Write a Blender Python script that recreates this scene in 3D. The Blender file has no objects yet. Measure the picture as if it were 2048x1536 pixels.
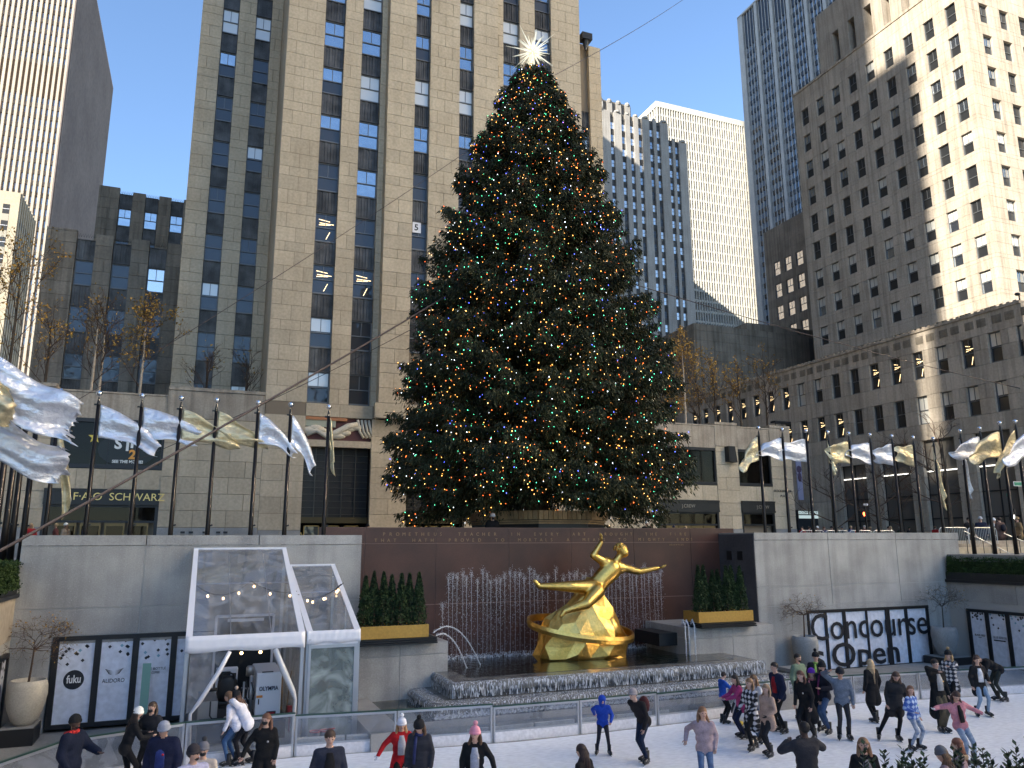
import bpy, bmesh, math, random
import numpy as np
from mathutils import Vector, Matrix, Euler
random.seed(7); rng = np.random.default_rng(7)
D = bpy.data; SC = bpy.context.scene; COL = SC.collection
PI = math.pi
# ---------------------------------------------------------------- camera
F_PX, CX, CY = 1550.0, 1024.0, 768.0
YAW, PIT, ROLL = math.radians(21.7), math.radians(11.56), math.radians(-0.25)
CAM = np.array([0.0, 0.0, 5.1])
_F = np.array([math.sin(YAW)*math.cos(PIT), math.cos(YAW)*math.cos(PIT), math.sin(PIT)])
_R = np.array([math.cos(YAW), -math.sin(YAW), 0.0]); _U = np.cross(_R, _F)
_c, _s = math.cos(ROLL), math.sin(ROLL)
RC = _c*_R + _s*_U; UC = -_s*_R + _c*_U
cd = D.cameras.new('camera'); cam = D.objects.new('camera', cd); COL.objects.link(cam)
cam.matrix_world = Matrix(((RC[0], UC[0], -_F[0], 0), (RC[1], UC[1], -_F[1], 0), (RC[2], UC[2], -_F[2], 5.1), (0, 0, 0, 1)))
cd.sensor_width = 36.0; cd.lens = F_PX/2048*36; cd.clip_start = 0.1; cd.clip_end = 3000
SC.camera = cam
def ray(x, y): return _F + (x-CX)/F_PX*RC + (CY-y)/F_PX*UC
def onZ(x, y, z): d = ray(x, y); return CAM + (z-5.1)/d[2]*d
def onY(x, y, Y): d = ray(x, y); return CAM + Y/d[1]*d
def onX(x, y, X): d = ray(x, y); return CAM + X/d[0]*d
# ---------------------------------------------------------------- sky, sun, exposure
SUN = Vector((-0.75, -0.481, 0.454)).normalized()
w = D.worlds.new('World'); SC.world = w; w.use_nodes = True
nt = w.node_tree; nt.nodes.clear()
sky = nt.nodes.new('ShaderNodeTexSky'); sky.sky_type = 'NISHITA'; sky.sun_disc = False
sky.sun_elevation = math.asin(SUN.z); sky.sun_rotation = math.atan2(SUN.x, SUN.y) % (2*PI)
sky.air_density = 1.0; sky.dust_density = 0.05; sky.ozone_density = 3.5
bg = nt.nodes.new('ShaderNodeBackground'); bg.inputs[1].default_value = 0.135
wo = nt.nodes.new('ShaderNodeOutputWorld')
nt.links.new(sky.outputs[0], bg.inputs[0]); nt.links.new(bg.outputs[0], wo.inputs[0])
sl = D.lights.new('sun', 'SUN'); sl.energy = 5.0; sl.angle = math.radians(0.5); sl.color = (1.0, 0.92, 0.79)
so = D.objects.new('sun', sl); COL.objects.link(so); so.location = (-60, -40, 90)
so.rotation_euler = (-SUN).to_track_quat('-Z', 'Y').to_euler()
SC.view_settings.view_transform = 'Standard'; SC.view_settings.look = 'None'
SC.view_settings.exposure = 1.28; SC.view_settings.gamma = 1.0
SC.render.engine = 'CYCLES'
SC.cycles.use_denoising = True; SC.cycles.max_bounces = 7; SC.cycles.diffuse_bounces = 3
SC.cycles.glossy_bounces = 4; SC.cycles.transparent_max_bounces = 16; SC.cycles.transmission_bounces = 5
SC.cycles.sample_clamp_indirect = 20.0; SC.cycles.blur_glossy = 0.4
# ---------------------------------------------------------------- mesh helper
class M:
    def __init__(s): s.v = []; s.f = []; s.m = []
    def add(s, vs, fs, mi=0):
        b = len(s.v); s.v += [tuple(map(float, p)) for p in vs]
        s.f += [tuple(b+i for i in f) for f in fs]; s.m += [mi]*len(fs); return s
    def box(s, x0, x1, y0, y1, z0, z1, mi=0):
        if x0 > x1: x0, x1 = x1, x0
        if y0 > y1: y0, y1 = y1, y0
        if z0 > z1: z0, z1 = z1, z0
        return s.add([(x0,y0,z0),(x1,y0,z0),(x1,y1,z0),(x0,y1,z0),(x0,y0,z1),(x1,y0,z1),(x1,y1,z1),(x0,y1,z1)],
                     [(3,2,1,0),(4,5,6,7),(0,1,5,4),(1,2,6,5),(2,3,7,6),(3,0,4,7)], mi)
    def bar(s, p, q, w, h=None, mi=0, up=(0,0,1)):
        h = w if h is None else h
        p, q = Vector(p), Vector(q); d = (q-p).normalized(); u = Vector(up)
        if abs(d.dot(u)) > .98: u = Vector((0,1,0))
        a = d.cross(u).normalized()*w/2; b = a.cross(d).normalized()*h/2
        return s.add([p-a-b, p+a-b, p+a+b, p-a+b, q-a-b, q+a-b, q+a+b, q-a+b],
                     [(3,2,1,0),(4,5,6,7),(0,1,5,4),(1,2,6,5),(2,3,7,6),(3,0,4,7)], mi)
    def tube(s, pts, r, n=8, mi=0, cap=True, flat=1.0):
        pts = [Vector(p) for p in pts]; k = len(pts); rs = r if isinstance(r, (list, tuple)) else [r]*k
        vs = []; pa = None
        for i, p in enumerate(pts):
            d = (pts[min(i+1, k-1)]-pts[max(i-1, 0)])
            d = d.normalized() if d.length > 1e-9 else Vector((0,0,1))
            if pa is None:
                pa = d.cross(Vector((0,0,1)))
                if pa.length < .05: pa = Vector((1,0,0))
            pa = pa-d*pa.dot(d)
            if pa.length < 1e-6: pa = d.orthogonal()
            pa.normalize(); b = d.cross(pa)
            for j in range(n):
                t = 2*PI*j/n; vs.append(p+(pa*math.cos(t)+b*math.sin(t)*flat)*rs[i])
        fs = [(i*n+j, i*n+(j+1) % n, (i+1)*n+(j+1) % n, (i+1)*n+j) for i in range(k-1) for j in range(n)]
        if cap: fs += [tuple(reversed(range(n))), tuple((k-1)*n+j for j in range(n))]
        return s.add(vs, fs, mi)
    def lathe(s, prof, c=(0,0,0), n=20, mi=0):
        vs = [(c[0]+r*math.cos(2*PI*j/n), c[1]+r*math.sin(2*PI*j/n), c[2]+z) for r, z in prof for j in range(n)]
        fs = [(i*n+j, i*n+(j+1) % n, (i+1)*n+(j+1) % n, (i+1)*n+j) for i in range(len(prof)-1) for j in range(n)]
        fs += [tuple(reversed(range(n))), tuple((len(prof)-1)*n+j for j in range(n))]
        return s.add(vs, fs, mi)
    def ball(s, c, r, n=10, mi=0, sc=(1,1,1)):
        k = max(4, n//2); vs = [(c[0], c[1], c[2]-r*sc[2])]
        for i in range(1, k):
            a = -PI/2+PI*i/k
            vs += [(c[0]+r*sc[0]*math.cos(a)*math.cos(2*PI*j/n), c[1]+r*sc[1]*math.cos(a)*math.sin(2*PI*j/n), c[2]+r*sc[2]*math.sin(a)) for j in range(n)]
        vs.append((c[0], c[1], c[2]+r*sc[2])); L = len(vs)-1
        fs = [(0, 1+(j+1) % n, 1+j) for j in range(n)]
        for i in range(k-2): fs += [(1+i*n+j, 1+i*n+(j+1) % n, 1+(i+1)*n+(j+1) % n, 1+(i+1)*n+j) for j in range(n)]
        fs += [(L, 1+(k-2)*n+j, 1+(k-2)*n+(j+1) % n) for j in range(n)]
        return s.add(vs, fs, mi)
    def prism(s, poly, z0, z1, mi=0, axis='z'):
        n = len(poly)
        a = sum(poly[i][0]*poly[(i+1) % n][1]-poly[(i+1) % n][0]*poly[i][1] for i in range(n))
        if a < 0: poly = poly[::-1]
        if axis == 'z': f = lambda p, t: (p[0], p[1], t)
        elif axis == 'y': f = lambda p, t: (p[0], t, p[1])
        else: f = lambda p, t: (t, p[0], p[1])
        vs = [f(p, z0) for p in poly]+[f(p, z1) for p in poly]
        fs = [tuple(reversed(range(n))), tuple(range(n, 2*n))]+[(i, (i+1) % n, n+(i+1) % n, n+i) for i in range(n)]
        if axis == 'y': fs = [tuple(reversed(q)) for q in fs]
        return s.add(vs, fs, mi)
    def mesh(s, name, mats, smooth=False):
        me = D.meshes.new(name); me.from_pydata(s.v, [], s.f)
        for m in (mats if isinstance(mats, (list, tuple)) else [mats]): me.materials.append(m)
        if any(s.m): me.polygons.foreach_set('material_index', s.m)
        if smooth: me.polygons.foreach_set('use_smooth', [True]*len(s.f))
        me.update(); return me
def tag(o, label=None, cat=None, group=None, kind=None):
    if label: o['label'] = label
    if cat: o['category'] = cat
    if group: o['group'] = group
    if kind: o['kind'] = kind
    return o
def link(name, me, parent=None, loc=None, world=True):
    o = D.objects.new(name, me); COL.objects.link(o)
    if parent is not None:
        o.parent = parent
        if world:
            off = Vector((0,0,0)); p = parent
            while p is not None: off += p.location; p = p.parent
            o.location = (Vector(loc) if loc is not None else Vector((0,0,0)))-off
        elif loc is not None: o.location = loc
    elif loc is not None: o.location = loc
    return o
def thing(name, loc, label, cat, group=None, rz=0):
    o = D.objects.new(name, None); COL.objects.link(o); o.location = loc; o.rotation_euler = (0,0,rz)
    o.empty_display_size = .2
    return tag(o, label, cat, group)
def part(name, m, mats, parent, smooth=False, kind=None, label=None):
    """mesh given in world coordinates under an unrotated parent"""
    o = link(name, m.mesh(name, mats, smooth), parent)
    return tag(o, label=label, kind=kind)
def solo(name, m, mats, label, cat, group=None, smooth=False, kind=None):
    o = link(name, m.mesh(name, mats, smooth)); return tag(o, label, cat, group, kind)
def struct(name, m, mats, smooth=False, parent=None):
    return tag(link(name, m.mesh(name, mats, smooth), parent), kind='structure')
def copy_tree(o, parent=None):
    c = o.copy(); COL.objects.link(c); c.parent = parent
    for ch in list(o.children): copy_tree(ch, c)
    return c
# ---------------------------------------------------------------- materials
def nodes(name):
    m = D.materials.new(name); m.use_nodes = True; t = m.node_tree; b = t.nodes['Principled BSDF']; return m, t, b
def plain(name, c, r=.5, metal=0, emit=None, es=0, alpha=1, trans=0, spec=.5, sheen=0):
    m, t, b = nodes(name)
    b.inputs['Base Color'].default_value = (*c, 1); b.inputs['Roughness'].default_value = r; b.inputs['Metallic'].default_value = metal
    b.inputs['Specular IOR Level'].default_value = spec
    if emit: b.inputs['Emission Color'].default_value = (*emit, 1); b.inputs['Emission Strength'].default_value = es
    b.inputs['Alpha'].default_value = alpha; b.inputs['Transmission Weight'].default_value = trans
    if sheen: b.inputs['Sheen Weight'].default_value = sheen
    return m
def rich(name, c, c2, r=.8, scale=1.0, bump=.15, rand=.18, fine=12.0, metal=0, stretch=(1,1,1), streak=0.0, detail=6, spec=.4, speck=None, obj=False, bdist=.02):
    """procedural surface: two tones by large noise, fine grain, optional per-object tone, streaks, specks and bump; in world position"""
    m, t, b = nodes(name); N, L = t.nodes, t.links
    if obj: src = N.new('ShaderNodeTexCoord').outputs['Object']
    else: src = N.new('ShaderNodeNewGeometry').outputs['Position']
    mp = N.new('ShaderNodeMapping'); mp.inputs['Scale'].default_value = stretch; L.new(src, mp.inputs[0])
    n1 = N.new('ShaderNodeTexNoise'); n1.inputs['Scale'].default_value = scale; n1.inputs['Detail'].default_value = detail; L.new(mp.outputs[0], n1.inputs['Vector'])
    n2 = N.new('ShaderNodeTexNoise'); n2.inputs['Scale'].default_value = scale*fine; n2.inputs['Detail'].default_value = 5; L.new(mp.outputs[0], n2.inputs['Vector'])
    cr = N.new('ShaderNodeValToRGB'); cr.color_ramp.elements[0].position = .32; cr.color_ramp.elements[1].position = .68
    cr.color_ramp.elements[0].color = (*c, 1); cr.color_ramp.elements[1].color = (*c2, 1)
    L.new(n1.outputs[0], cr.inputs[0])
    mr = N.new('ShaderNodeMapRange'); mr.inputs[1].default_value = .3; mr.inputs[2].default_value = .7; mr.inputs[3].default_value = .86; mr.inputs[4].default_value = 1.1
    L.new(n2.outputs[0], mr.inputs[0])
    oi = N.new('ShaderNodeObjectInfo'); m2 = N.new('ShaderNodeMapRange'); m2.inputs[3].default_value = 1-rand; m2.inputs[4].default_value = 1+rand*.6; L.new(oi.outputs['Random'], m2.inputs[0])
    mu = N.new('ShaderNodeMath'); mu.operation = 'MULTIPLY'; L.new(mr.outputs[0], mu.inputs[0]); L.new(m2.outputs[0], mu.inputs[1])
    fac = mu.outputs[0]
    if streak:
        mq = N.new('ShaderNodeMapping'); mq.inputs['Scale'].default_value = (2.2, 2.2, .12); L.new(src, mq.inputs[0])
        n3 = N.new('ShaderNodeTexNoise'); n3.inputs['Scale'].default_value = 1.3; n3.inputs['Detail'].default_value = 6; L.new(mq.outputs[0], n3.inputs['Vector'])
        m3 = N.new('ShaderNodeMapRange'); m3.inputs[1].default_value = .45; m3.inputs[2].default_value = .72; m3.inputs[3].default_value = 1; m3.inputs[4].default_value = 1-streak; L.new(n3.outputs[0], m3.inputs[0])
        mm = N.new('ShaderNodeMath'); mm.operation = 'MULTIPLY'; L.new(fac, mm.inputs[0]); L.new(m3.outputs[0], mm.inputs[1]); fac = mm.outputs[0]
    vm = N.new('ShaderNodeVectorMath'); vm.operation = 'SCALE'; L.new(cr.outputs[0], vm.inputs[0]); L.new(fac, vm.inputs['Scale'])
    out = vm.outputs[0]
    if speck:
        vo = N.new('ShaderNodeTexVoronoi'); vo.inputs['Scale'].default_value = speck[0]; L.new(src, vo.inputs['Vector'])
        sm = N.new('ShaderNodeMapRange'); sm.inputs[1].default_value = .08; sm.inputs[2].default_value = .16; sm.inputs[3].default_value = speck[1]; sm.inputs[4].default_value = 0; L.new(vo.outputs['Distance'], sm.inputs[0])
        mx = N.new('ShaderNodeMix'); mx.data_type = 'RGBA'; L.new(sm.outputs[0], mx.inputs[0]); L.new(out, mx.inputs[6]); mx.inputs[7].default_value = (*speck[2], 1); out = mx.outputs[2]
    L.new(out, b.inputs['Base Color'])
    b.inputs['Roughness'].default_value = r; b.inputs['Metallic'].default_value = metal; b.inputs['Specular IOR Level'].default_value = spec
    if bump:
        bp = N.new('ShaderNodeBump'); bp.inputs['Strength'].default_value = bump; bp.inputs['Distance'].default_value = bdist; L.new(n2.outputs[0], bp.inputs['Height']); L.new(bp.outputs[0], b.inputs['Normal'])
    return m
def glassy(name, tint, refl=.35, rough=.04, refl_col=(1,1,1), wave=.0):
    """window glass: dark room tone behind a partly mirroring pane"""
    m, t, b = nodes(name); N, L = t.nodes, t.links
    b.inputs['Base Color'].default_value = (*tint, 1); b.inputs['Roughness'].default_value = .6
    g = N.new('ShaderNodeBsdfGlossy'); g.inputs['Color'].default_value = (*refl_col, 1); g.inputs['Roughness'].default_value = rough
    mx = N.new('ShaderNodeMixShader'); mx.inputs[0].default_value = refl
    L.new(b.outputs[0], mx.inputs[1]); L.new(g.outputs[0], mx.inputs[2]); L.new(mx.outputs[0], N['Material Output'].inputs[0])
    if wave:
        tc = N.new('ShaderNodeNewGeometry'); n = N.new('ShaderNodeTexNoise'); n.inputs['Scale'].default_value = .9; L.new(tc.outputs['Position'], n.inputs['Vector'])
        bp = N.new('ShaderNodeBump'); bp.inputs['Strength'].default_value = wave; bp.inputs['Distance'].default_value = .3; L.new(n.outputs[0], bp.inputs['Height']); L.new(bp.outputs[0], g.inputs['Normal'])
    return m
def clear(name, tint=(1,1,1), refl=.12, rough=.05, haze=0.0, hazecol=(.8,.8,.82)):
    """see-through pane: transparent plus a gloss film and optional scuffed haze"""
    m = D.materials.new(name); m.use_nodes = True; t = m.node_tree; N, L = t.nodes, t.links; N.clear()
    o = N.new('ShaderNodeOutputMaterial'); tr = N.new('ShaderNodeBsdfTransparent'); tr.inputs[0].default_value = (*tint, 1)
    g = N.new('ShaderNodeBsdfGlossy'); g.inputs['Roughness'].default_value = rough
    mx = N.new('ShaderNodeMixShader'); mx.inputs[0].default_value = refl; L.new(tr.outputs[0], mx.inputs[1]); L.new(g.outputs[0], mx.inputs[2])
    last = mx
    if haze:
        d = N.new('ShaderNodeBsdfDiffuse'); d.inputs[0].default_value = (*hazecol, 1)
        tc = N.new('ShaderNodeNewGeometry'); n = N.new('ShaderNodeTexNoise'); n.inputs['Scale'].default_value = 1.6; n.inputs['Detail'].default_value = 8; n.inputs['Distortion'].default_value = 1.5; L.new(tc.outputs['Position'], n.inputs['Vector'])
        mr = N.new('ShaderNodeMapRange'); mr.inputs[1].default_value = .4; mr.inputs[2].default_value = .75; mr.inputs[3].default_value = haze*.3; mr.inputs[4].default_value = min(.95, haze*1.6); L.new(n.outputs[0], mr.inputs[0])
        m2 = N.new('ShaderNodeMixShader'); L.new(mr.outputs[0], m2.inputs[0]); L.new(mx.outputs[0], m2.inputs[1]); L.new(d.outputs[0], m2.inputs[2]); last = m2
    L.new(last.outputs[0], o.inputs[0]); return m
LIME = rich('limestone', (.48,.395,.28), (.57,.48,.35), scale=.5, rand=.11, streak=.10, bump=.25)
LIMEW = rich('limestone_weathered', (.36,.30,.235), (.49,.42,.33), scale=.8, rand=.14, streak=.45, bump=.3)
LIMEG = rich('grey_limestone', (.42,.36,.285), (.53,.46,.375), scale=.5, rand=.16, streak=.35, bump=.3)
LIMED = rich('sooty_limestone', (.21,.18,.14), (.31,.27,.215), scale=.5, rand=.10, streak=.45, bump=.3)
MORT = plain('mortar', (.24,.19,.135), .9)
MORTG = plain('grey_mortar', (.13,.12,.105), .9)
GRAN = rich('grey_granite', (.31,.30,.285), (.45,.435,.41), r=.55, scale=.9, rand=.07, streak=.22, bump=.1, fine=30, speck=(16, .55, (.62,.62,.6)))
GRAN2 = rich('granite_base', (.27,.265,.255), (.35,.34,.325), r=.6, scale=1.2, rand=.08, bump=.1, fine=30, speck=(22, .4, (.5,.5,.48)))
GRANJ = plain('granite_joint', (.42,.41,.39), .8)
WETG = rich('wet_granite', (.12,.115,.105), (.22,.205,.18), r=.22, scale=1.5, rand=.05, bump=.15, fine=20, speck=(20,.3,(.4,.4,.38)))
RED = rich('red_granite', (.058,.026,.020), (.098,.043,.032), r=.34, scale=.7, rand=.07, bump=.05, fine=40)
REDJ = plain('red_joint', (.20,.13,.11), .8)
DKM = plain('dark_metal', (.035,.036,.04), .45, .6)
GRM = plain('window_metal', (.13,.14,.15), .5, .3)
SPAN = rich('spandrel_metal', (.045,.042,.040), (.13,.125,.12), r=.5, metal=.4, scale=1.2, rand=.2, streak=.3, bump=.1)
BLK = plain('black_paint', (.012,.012,.013), .45)
POLE = plain('flagpole_bronze', (.02,.016,.015), .4, .5)
WHT = plain('white_vinyl', (.78,.78,.82), .45)
ALU = plain('aluminium', (.55,.56,.58), .38, .85)
GOLD = rich('gilt_bronze', (.72,.43,.10), (.85,.56,.17), r=.34, metal=1, scale=2.0, rand=0, bump=.25, fine=6, spec=.5, bdist=.03)
GOLDP = rich('gold_painted_panel', (.47,.27,.055), (.52,.31,.07), r=.5, metal=.25, scale=1, rand=0, bump=.02)
CONC = rich('pavement_concrete', (.24,.235,.22), (.34,.33,.31), r=.85, scale=1.0, rand=.06, bump=.1)
GL_D = glassy('window_glass_dark', (.012,.014,.017), .055, .03, (.85,.92,1), .12)
GL_B = glassy('window_glass_sky', (.02,.03,.05), .50, .03, (.85,.93,1), .15)
GL_W = glassy('window_glass_blind', (.62,.62,.58), .18, .08)
GL_S = glassy('window_glass_bright', (.4,.41,.42), .6, .12)  # pale tint paints a bright reflection into the pane
LAMPI = plain('office_lamp', (1,.8,.5), .5, emit=(1,.70,.34), es=1.5)
SHOPL = plain('shop_lamp', (1,.8,.5), .5, emit=(1,.8,.5), es=9)
# ================================================================ ground and buildings
ZP = 4.5          # plaza level; the ice is at 0
def hole_ground():
    m = M(); m.box(-900, -5.2, -300, 1500, ZP-.6, ZP); m.box(31.4, 900, -300, 1500, ZP-.6, ZP); m.box(-5.2, 31.4, 28.6, 1500, ZP-.6, ZP)
    m.box(-5.2, 31.4, -300, -2.5, ZP-.6, ZP-1.2+.0)
    return m
struct('plaza_ground', hole_ground(), CONC)
UNIT = {}
def unit(mat):
    k = mat.name
    if k not in UNIT: UNIT[k] = M().box(0,1,0,1,0,1).mesh('block_'+k, mat)
    return UNIT[k]
class Ashlar:
    """lays separate stone blocks with open joints; the first `limit` as objects, the rest joined"""
    def __init__(s, parent, mat, limit=290, name='stone_block'): s.p = parent; s.mat = mat; s.n = 0; s.lim = limit; s.rest = M(); s.name = name
    def one(s, x0, x1, y0, y1, z0, z1):
        if s.n < s.lim:
            o = link(s.name, unit(s.mat), s.p, (x0, y0, z0)); o.scale = (x1-x0, y1-y0, z1-z0); s.n += 1
        else: s.rest.box(x0, x1, y0, y1, z0, z1)
    def wall_y(s, x0, x1, z0, z1, Y, dep=.35, ch=.98, bl=1.9, j=.022, seed=0, alt=None):
        """wall in a plane y=Y facing -y"""
        z = z0; k = 0; r = random.Random(int(x0*100)+seed)
        while z < z1-.05:
            h = (alt[k % len(alt)] if alt else ch); h = min(h, z1-z)
            if z1-(z+h) < .25: h = z1-z
            n = max(1, round((x1-x0)/bl)); off = 0 if k % 2 == 0 else .5
            xs = [x0]+[x0+(x1-x0)*(i+off)/n for i in range(0 if off else 1, n)]+[x1]
            if (x1-x0) < bl*1.25: xs = [x0, x1] if k % 3 else [x0, x0+(x1-x0)*(.35+.3*r.random()), x1]
            xs = sorted(set(round(x, 4) for x in xs)); xs = [xs[0]]+[x for x in xs[1:-1] if x-xs[0] > .2 and xs[-1]-x > .2]+[xs[-1]]
            for a, b in zip(xs[:-1], xs[1:]):
                s.one(a+(j/2 if a > x0 else 0), b-(j/2 if b < x1 else 0), Y-r.random()*.006, Y+dep, z+j/2, z+h-j/2)
            z += h; k += 1
    def wall_x(s, y0, y1, z0, z1, X, dep=.35, ch=.98, bl=1.9, j=.022, sign=1, seed=0, alt=None):
        """wall in a plane x=X facing -x (sign 1)"""
        z = z0; k = 0; r = random.Random(int(y0*100)+seed)
        while z < z1-.05:
            h = (alt[k % len(alt)] if alt else ch); h = min(h, z1-z)
            if z1-(z+h) < .25: h = z1-z
            n = max(1, round((y1-y0)/bl)); off = 0 if k % 2 == 0 else .5
            ys = [y0]+[y0+(y1-y0)*(i+off)/n for i in range(0 if off else 1, n)]+[y1]
            ys = sorted(set(round(y, 4) for y in ys))
            for a, b in zip(ys[:-1], ys[1:]):
                if b-a < .15: continue
                q = r.random()*.006
                s.one(X-q if sign > 0 else X-dep, X+dep if sign > 0 else X+q, a+(j/2 if a > y0 else 0), b-(j/2 if b < y1 else 0), z+j/2, z+h-j/2)
            z += h; k += 1
    def done(s, name=None):
        if s.rest.v: part(name or s.name+'s', s.rest, s.mat, s.p, kind='stuff')
# ---- sash window kinds, facing -y, origin at the lower left outer corner of the opening
def sash(w, h, glass_t, glass_b, split=True, blind=0, lamps=0, seed=0):
    f = M(); t = .07
    f.box(0, t, 0, .12, 0, h); f.box(w-t, w, 0, .12, 0, h); f.box(t, w-t, 0, .12, h-t, h); f.box(t, w-t, -.03, .14, 0, t*1.4)
    mz = h*.5
    f.box(t, w-t, .01, .09, mz-.035, mz+.035)
    if split: f.box(w/2-.022, w/2+.022, .02, .08, mz+.035, h-t)
    g = M(); g.box(t, w-t, .05, .07, mz+.035, h-t, 0); g.box(t, w-t, .075, .095, t*1.4, mz-.035, 1)
    if blind: 
        zb = h-t-(h-2*t)*blind
        g.box(t+.02, w-t-.02, .044, .049, max(zb, mz+.036), h-t, 2)
        if blind > .5: g.box(t+.02, w-t-.02, .069, .0745, zb, mz-.036, 2)
    r = random.Random(seed)
    for i in range(lamps):
        zz = h*(.22+.6*r.random()); x0 = t+.05+r.random()*w*.15
        if abs(zz-mz) < .09: zz += .15
        ye = .043 if zz > mz else .068
        g.bar((x0, ye, zz), (w-t-.08-r.random()*.3, ye, zz+r.uniform(-.12,.08)), .018, .035, 3)
    if lamps: g.bar((w*.55, .068, h*.12), (w*.72, .068, h*.38), .018, .035, 3)
    return f.mesh('window_frame', GRM), g.mesh('window_panes', [glass_t, glass_b, GL_W, LAMPI])
def window_set(w, h):
    S = []
    for spec in ((GL_D,GL_D,True,0,0),(GL_B,GL_B,True,0,0),(GL_D,GL_D,True,.45,0),(GL_W,GL_W,True,0,0),(GL_B,GL_D,True,0,0),(GL_D,GL_D,True,0,3),(GL_B,GL_B,True,.45,0),(GL_D,GL_D,False,0,0),(GL_S,GL_S,True,0,0)):
        S.append(sash(w, h, *spec, seed=len(S)))
    return S
def put_window(S, k, parent, loc, rz=0):
    o = link('window', S[k][0], parent, loc); o.rotation_euler = (0,0,rz)
    g = D.objects.new('pane', S[k][1]); COL.objects.link(g); g.parent = o
    return o
def flute(w, h):
    m = M(); n = 7; xs = [w*i/n for i in range(n+1)]
    m.box(0, w, .10, .16, 0, h)
    for i in range(n):
        if i % 2 == 0: m.box(xs[i]+.015, xs[i+1]-.015, .02, .10, .05, h-.05)
        else: m.box(xs[i]+.03, xs[i+1]-.03, .06, .10, .05, h-.05)
    m.box(0, w, -.02, .10, 0, .05); m.box(0, w, -.02, .10, h-.05, h)
    return m.mesh('spandrel', SPAN)
def put(name, me, parent, loc, rz=0):
    o = link(name, me, parent, loc); o.rotation_euler = (0,0,rz); return o
FL = 3.66
# ---------------------------------------------------------------- the tall tower behind the tree
tower = thing('office_tower', (14.4, 50, ZP), 'tall limestone skyscraper with dark spandrel strips rising straight behind the big fir tree', 'office tower')
core = M()
core.box(3.33, 25.9, 50.42, 101, 13.06, 330); core.box(3.33, 25.9, 101, 126, ZP, 150); core.box(10.04,12.42,50.3,52,ZP,13.06); core.box(16.4,18.85,50.3,52,ZP,13.06); core.box(23,25.9,50.3,60,ZP,13.06); core.box(3.33,5.79,50.42,60,ZP,13.06); core.box(10.3, 18.5, 49.62, 50.42, 13.1, 95); core.box(-2.47, 3.33, 56.92, 130, ZP, 50.2); core.box(25.9, 31.4, 56.92, 130, ZP, 50.2)  # unseen upper height and rear block are sized to shade the towers behind
core.box(3.33, 5.79, 50.03, 50.42, ZP, 95); core.box(7.25,8.42,50.03,50.42,13.1,95); core.box(9.9,10.3,50.03,50.42,13.1,95)
part('wall', core, MORT, tower)
ash = Ashlar(tower, LIME, 295)
ALT = [1.0, 1.0, .66]
Wm = window_set(1.42, 2.05); Wc = window_set(1.12, 2.05); Ww = window_set(1.16, 2.05); Wr = window_set(1.40, 2.05)
SPm = flute(1.42, FL-2.05); SPc = flute(1.12, FL-2.05); SPw = flute(1.16, FL-2.05)
rw = random.Random(5)
for a, b in ((3.3,5.80),(10.04,12.42),(16.4,18.85),(23.0,25.94)): ash.wall_y(a, b, 5.9, 13.05, 50, ch=1.0, seed=3)
for a, b in ((5.80,10.04),): ash.wall_y(a, b, 13.05, 13.9, 50, ch=.9)
for a, b in ((10.04,18.8),): ash.wall_y(a, b, 13.05, 14.05, 49.2, ch=1.0)
ash.wall_y(18.8, 23.0, 13.05, 13.9, 50, ch=.9)
piers_lo = [(3.3,5.80,50),(7.22,8.45,50),(9.87,10.25,50),(10.25,12.2,49.2),(13.32,15.53,49.2),(16.65,18.55,49.2),(18.55,19.3,50),(20.7,21.97,50),(23.4,25.94,50)]
for zlo, zhi in ((13.9, 32), (32, 56)):
    for x0, x1, Y in piers_lo: ash.wall_y(x0, x1, zlo if Y == 50 else max(zlo, 14.05), zhi, Y, dep=.40, bl=1.35, alt=ALT, seed=int(zlo))
for x0, x1 in ((-2.5,-1.05),(.13,1.34),(2.5,3.3)): ash.wall_y(x0, x1, 13.2, 50.4, 56.5, dep=.4, bl=1.3, alt=ALT)
for x0, x1 in ((26.0,26.6),(27.8,29.0),(30.2,31.4)): ash.wall_y(x0, x1, 13.2, 49.9, 56.5, dep=.4, bl=1.3, alt=ALT)
ash.done('upper_stone_blocks')
sides = M(); sides.box(3.29, 3.45, 50.36, 56.5, ZP, 95); sides.box(25.8, 25.95, 50.36, 56.5, ZP, 95); sides.box(10.24,10.36,49.56,50,13.05,95); sides.box(18.44,18.56,49.56,50,13.05,95)
part('return_wall', sides, LIME, tower)
def strip(parent, S, SP, x, Y, w, heads, floors, kinds, top_z=None):
    hw = 2.05
    for k in floors:
        z = heads+FL*k-hw
        put_window(S, kinds(k), parent, (x, Y+.3, z)); put('spandrel', SP, parent, (x, Y+.22, z+hw))
pick = lambda pool: (lambda k: rw.choice(pool))
def kmain(k): return rw.choice([0,4,7]) if k < 2 else (rw.choice([0,1,4,2,5]) if k < 4 else rw.choice([1,1,4,6,3,1,0]))
c1k = {0:2,1:2,2:5,3:5,4:0,5:4,6:4,7:1,8:1}; c2k = {0:0,1:0,2:5,3:0,4:1,5:1,6:3,7:1,8:3}
strip(tower, Wm, SPm, 5.80, 50, 1.42, 16.0, range(0, 10), lambda k: c1k.get(k, 1))
strip(tower, Wm, SPm, 8.45, 50, 1.42, 16.0, range(0, 10), lambda k: c2k.get(k, 1))
strip(tower, Wc, SPc, 12.2, 49.2, 1.12, 16.0, range(1, 10), lambda k: {4:7,5:1,6:3,7:4,8:1,9:3}.get(k, 0))
strip(tower, Wc, SPc, 15.53, 49.2, 1.12, 16.0, range(1, 10), lambda k: {6:3,7:1,8:3,9:3}.get(k, 4))
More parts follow.
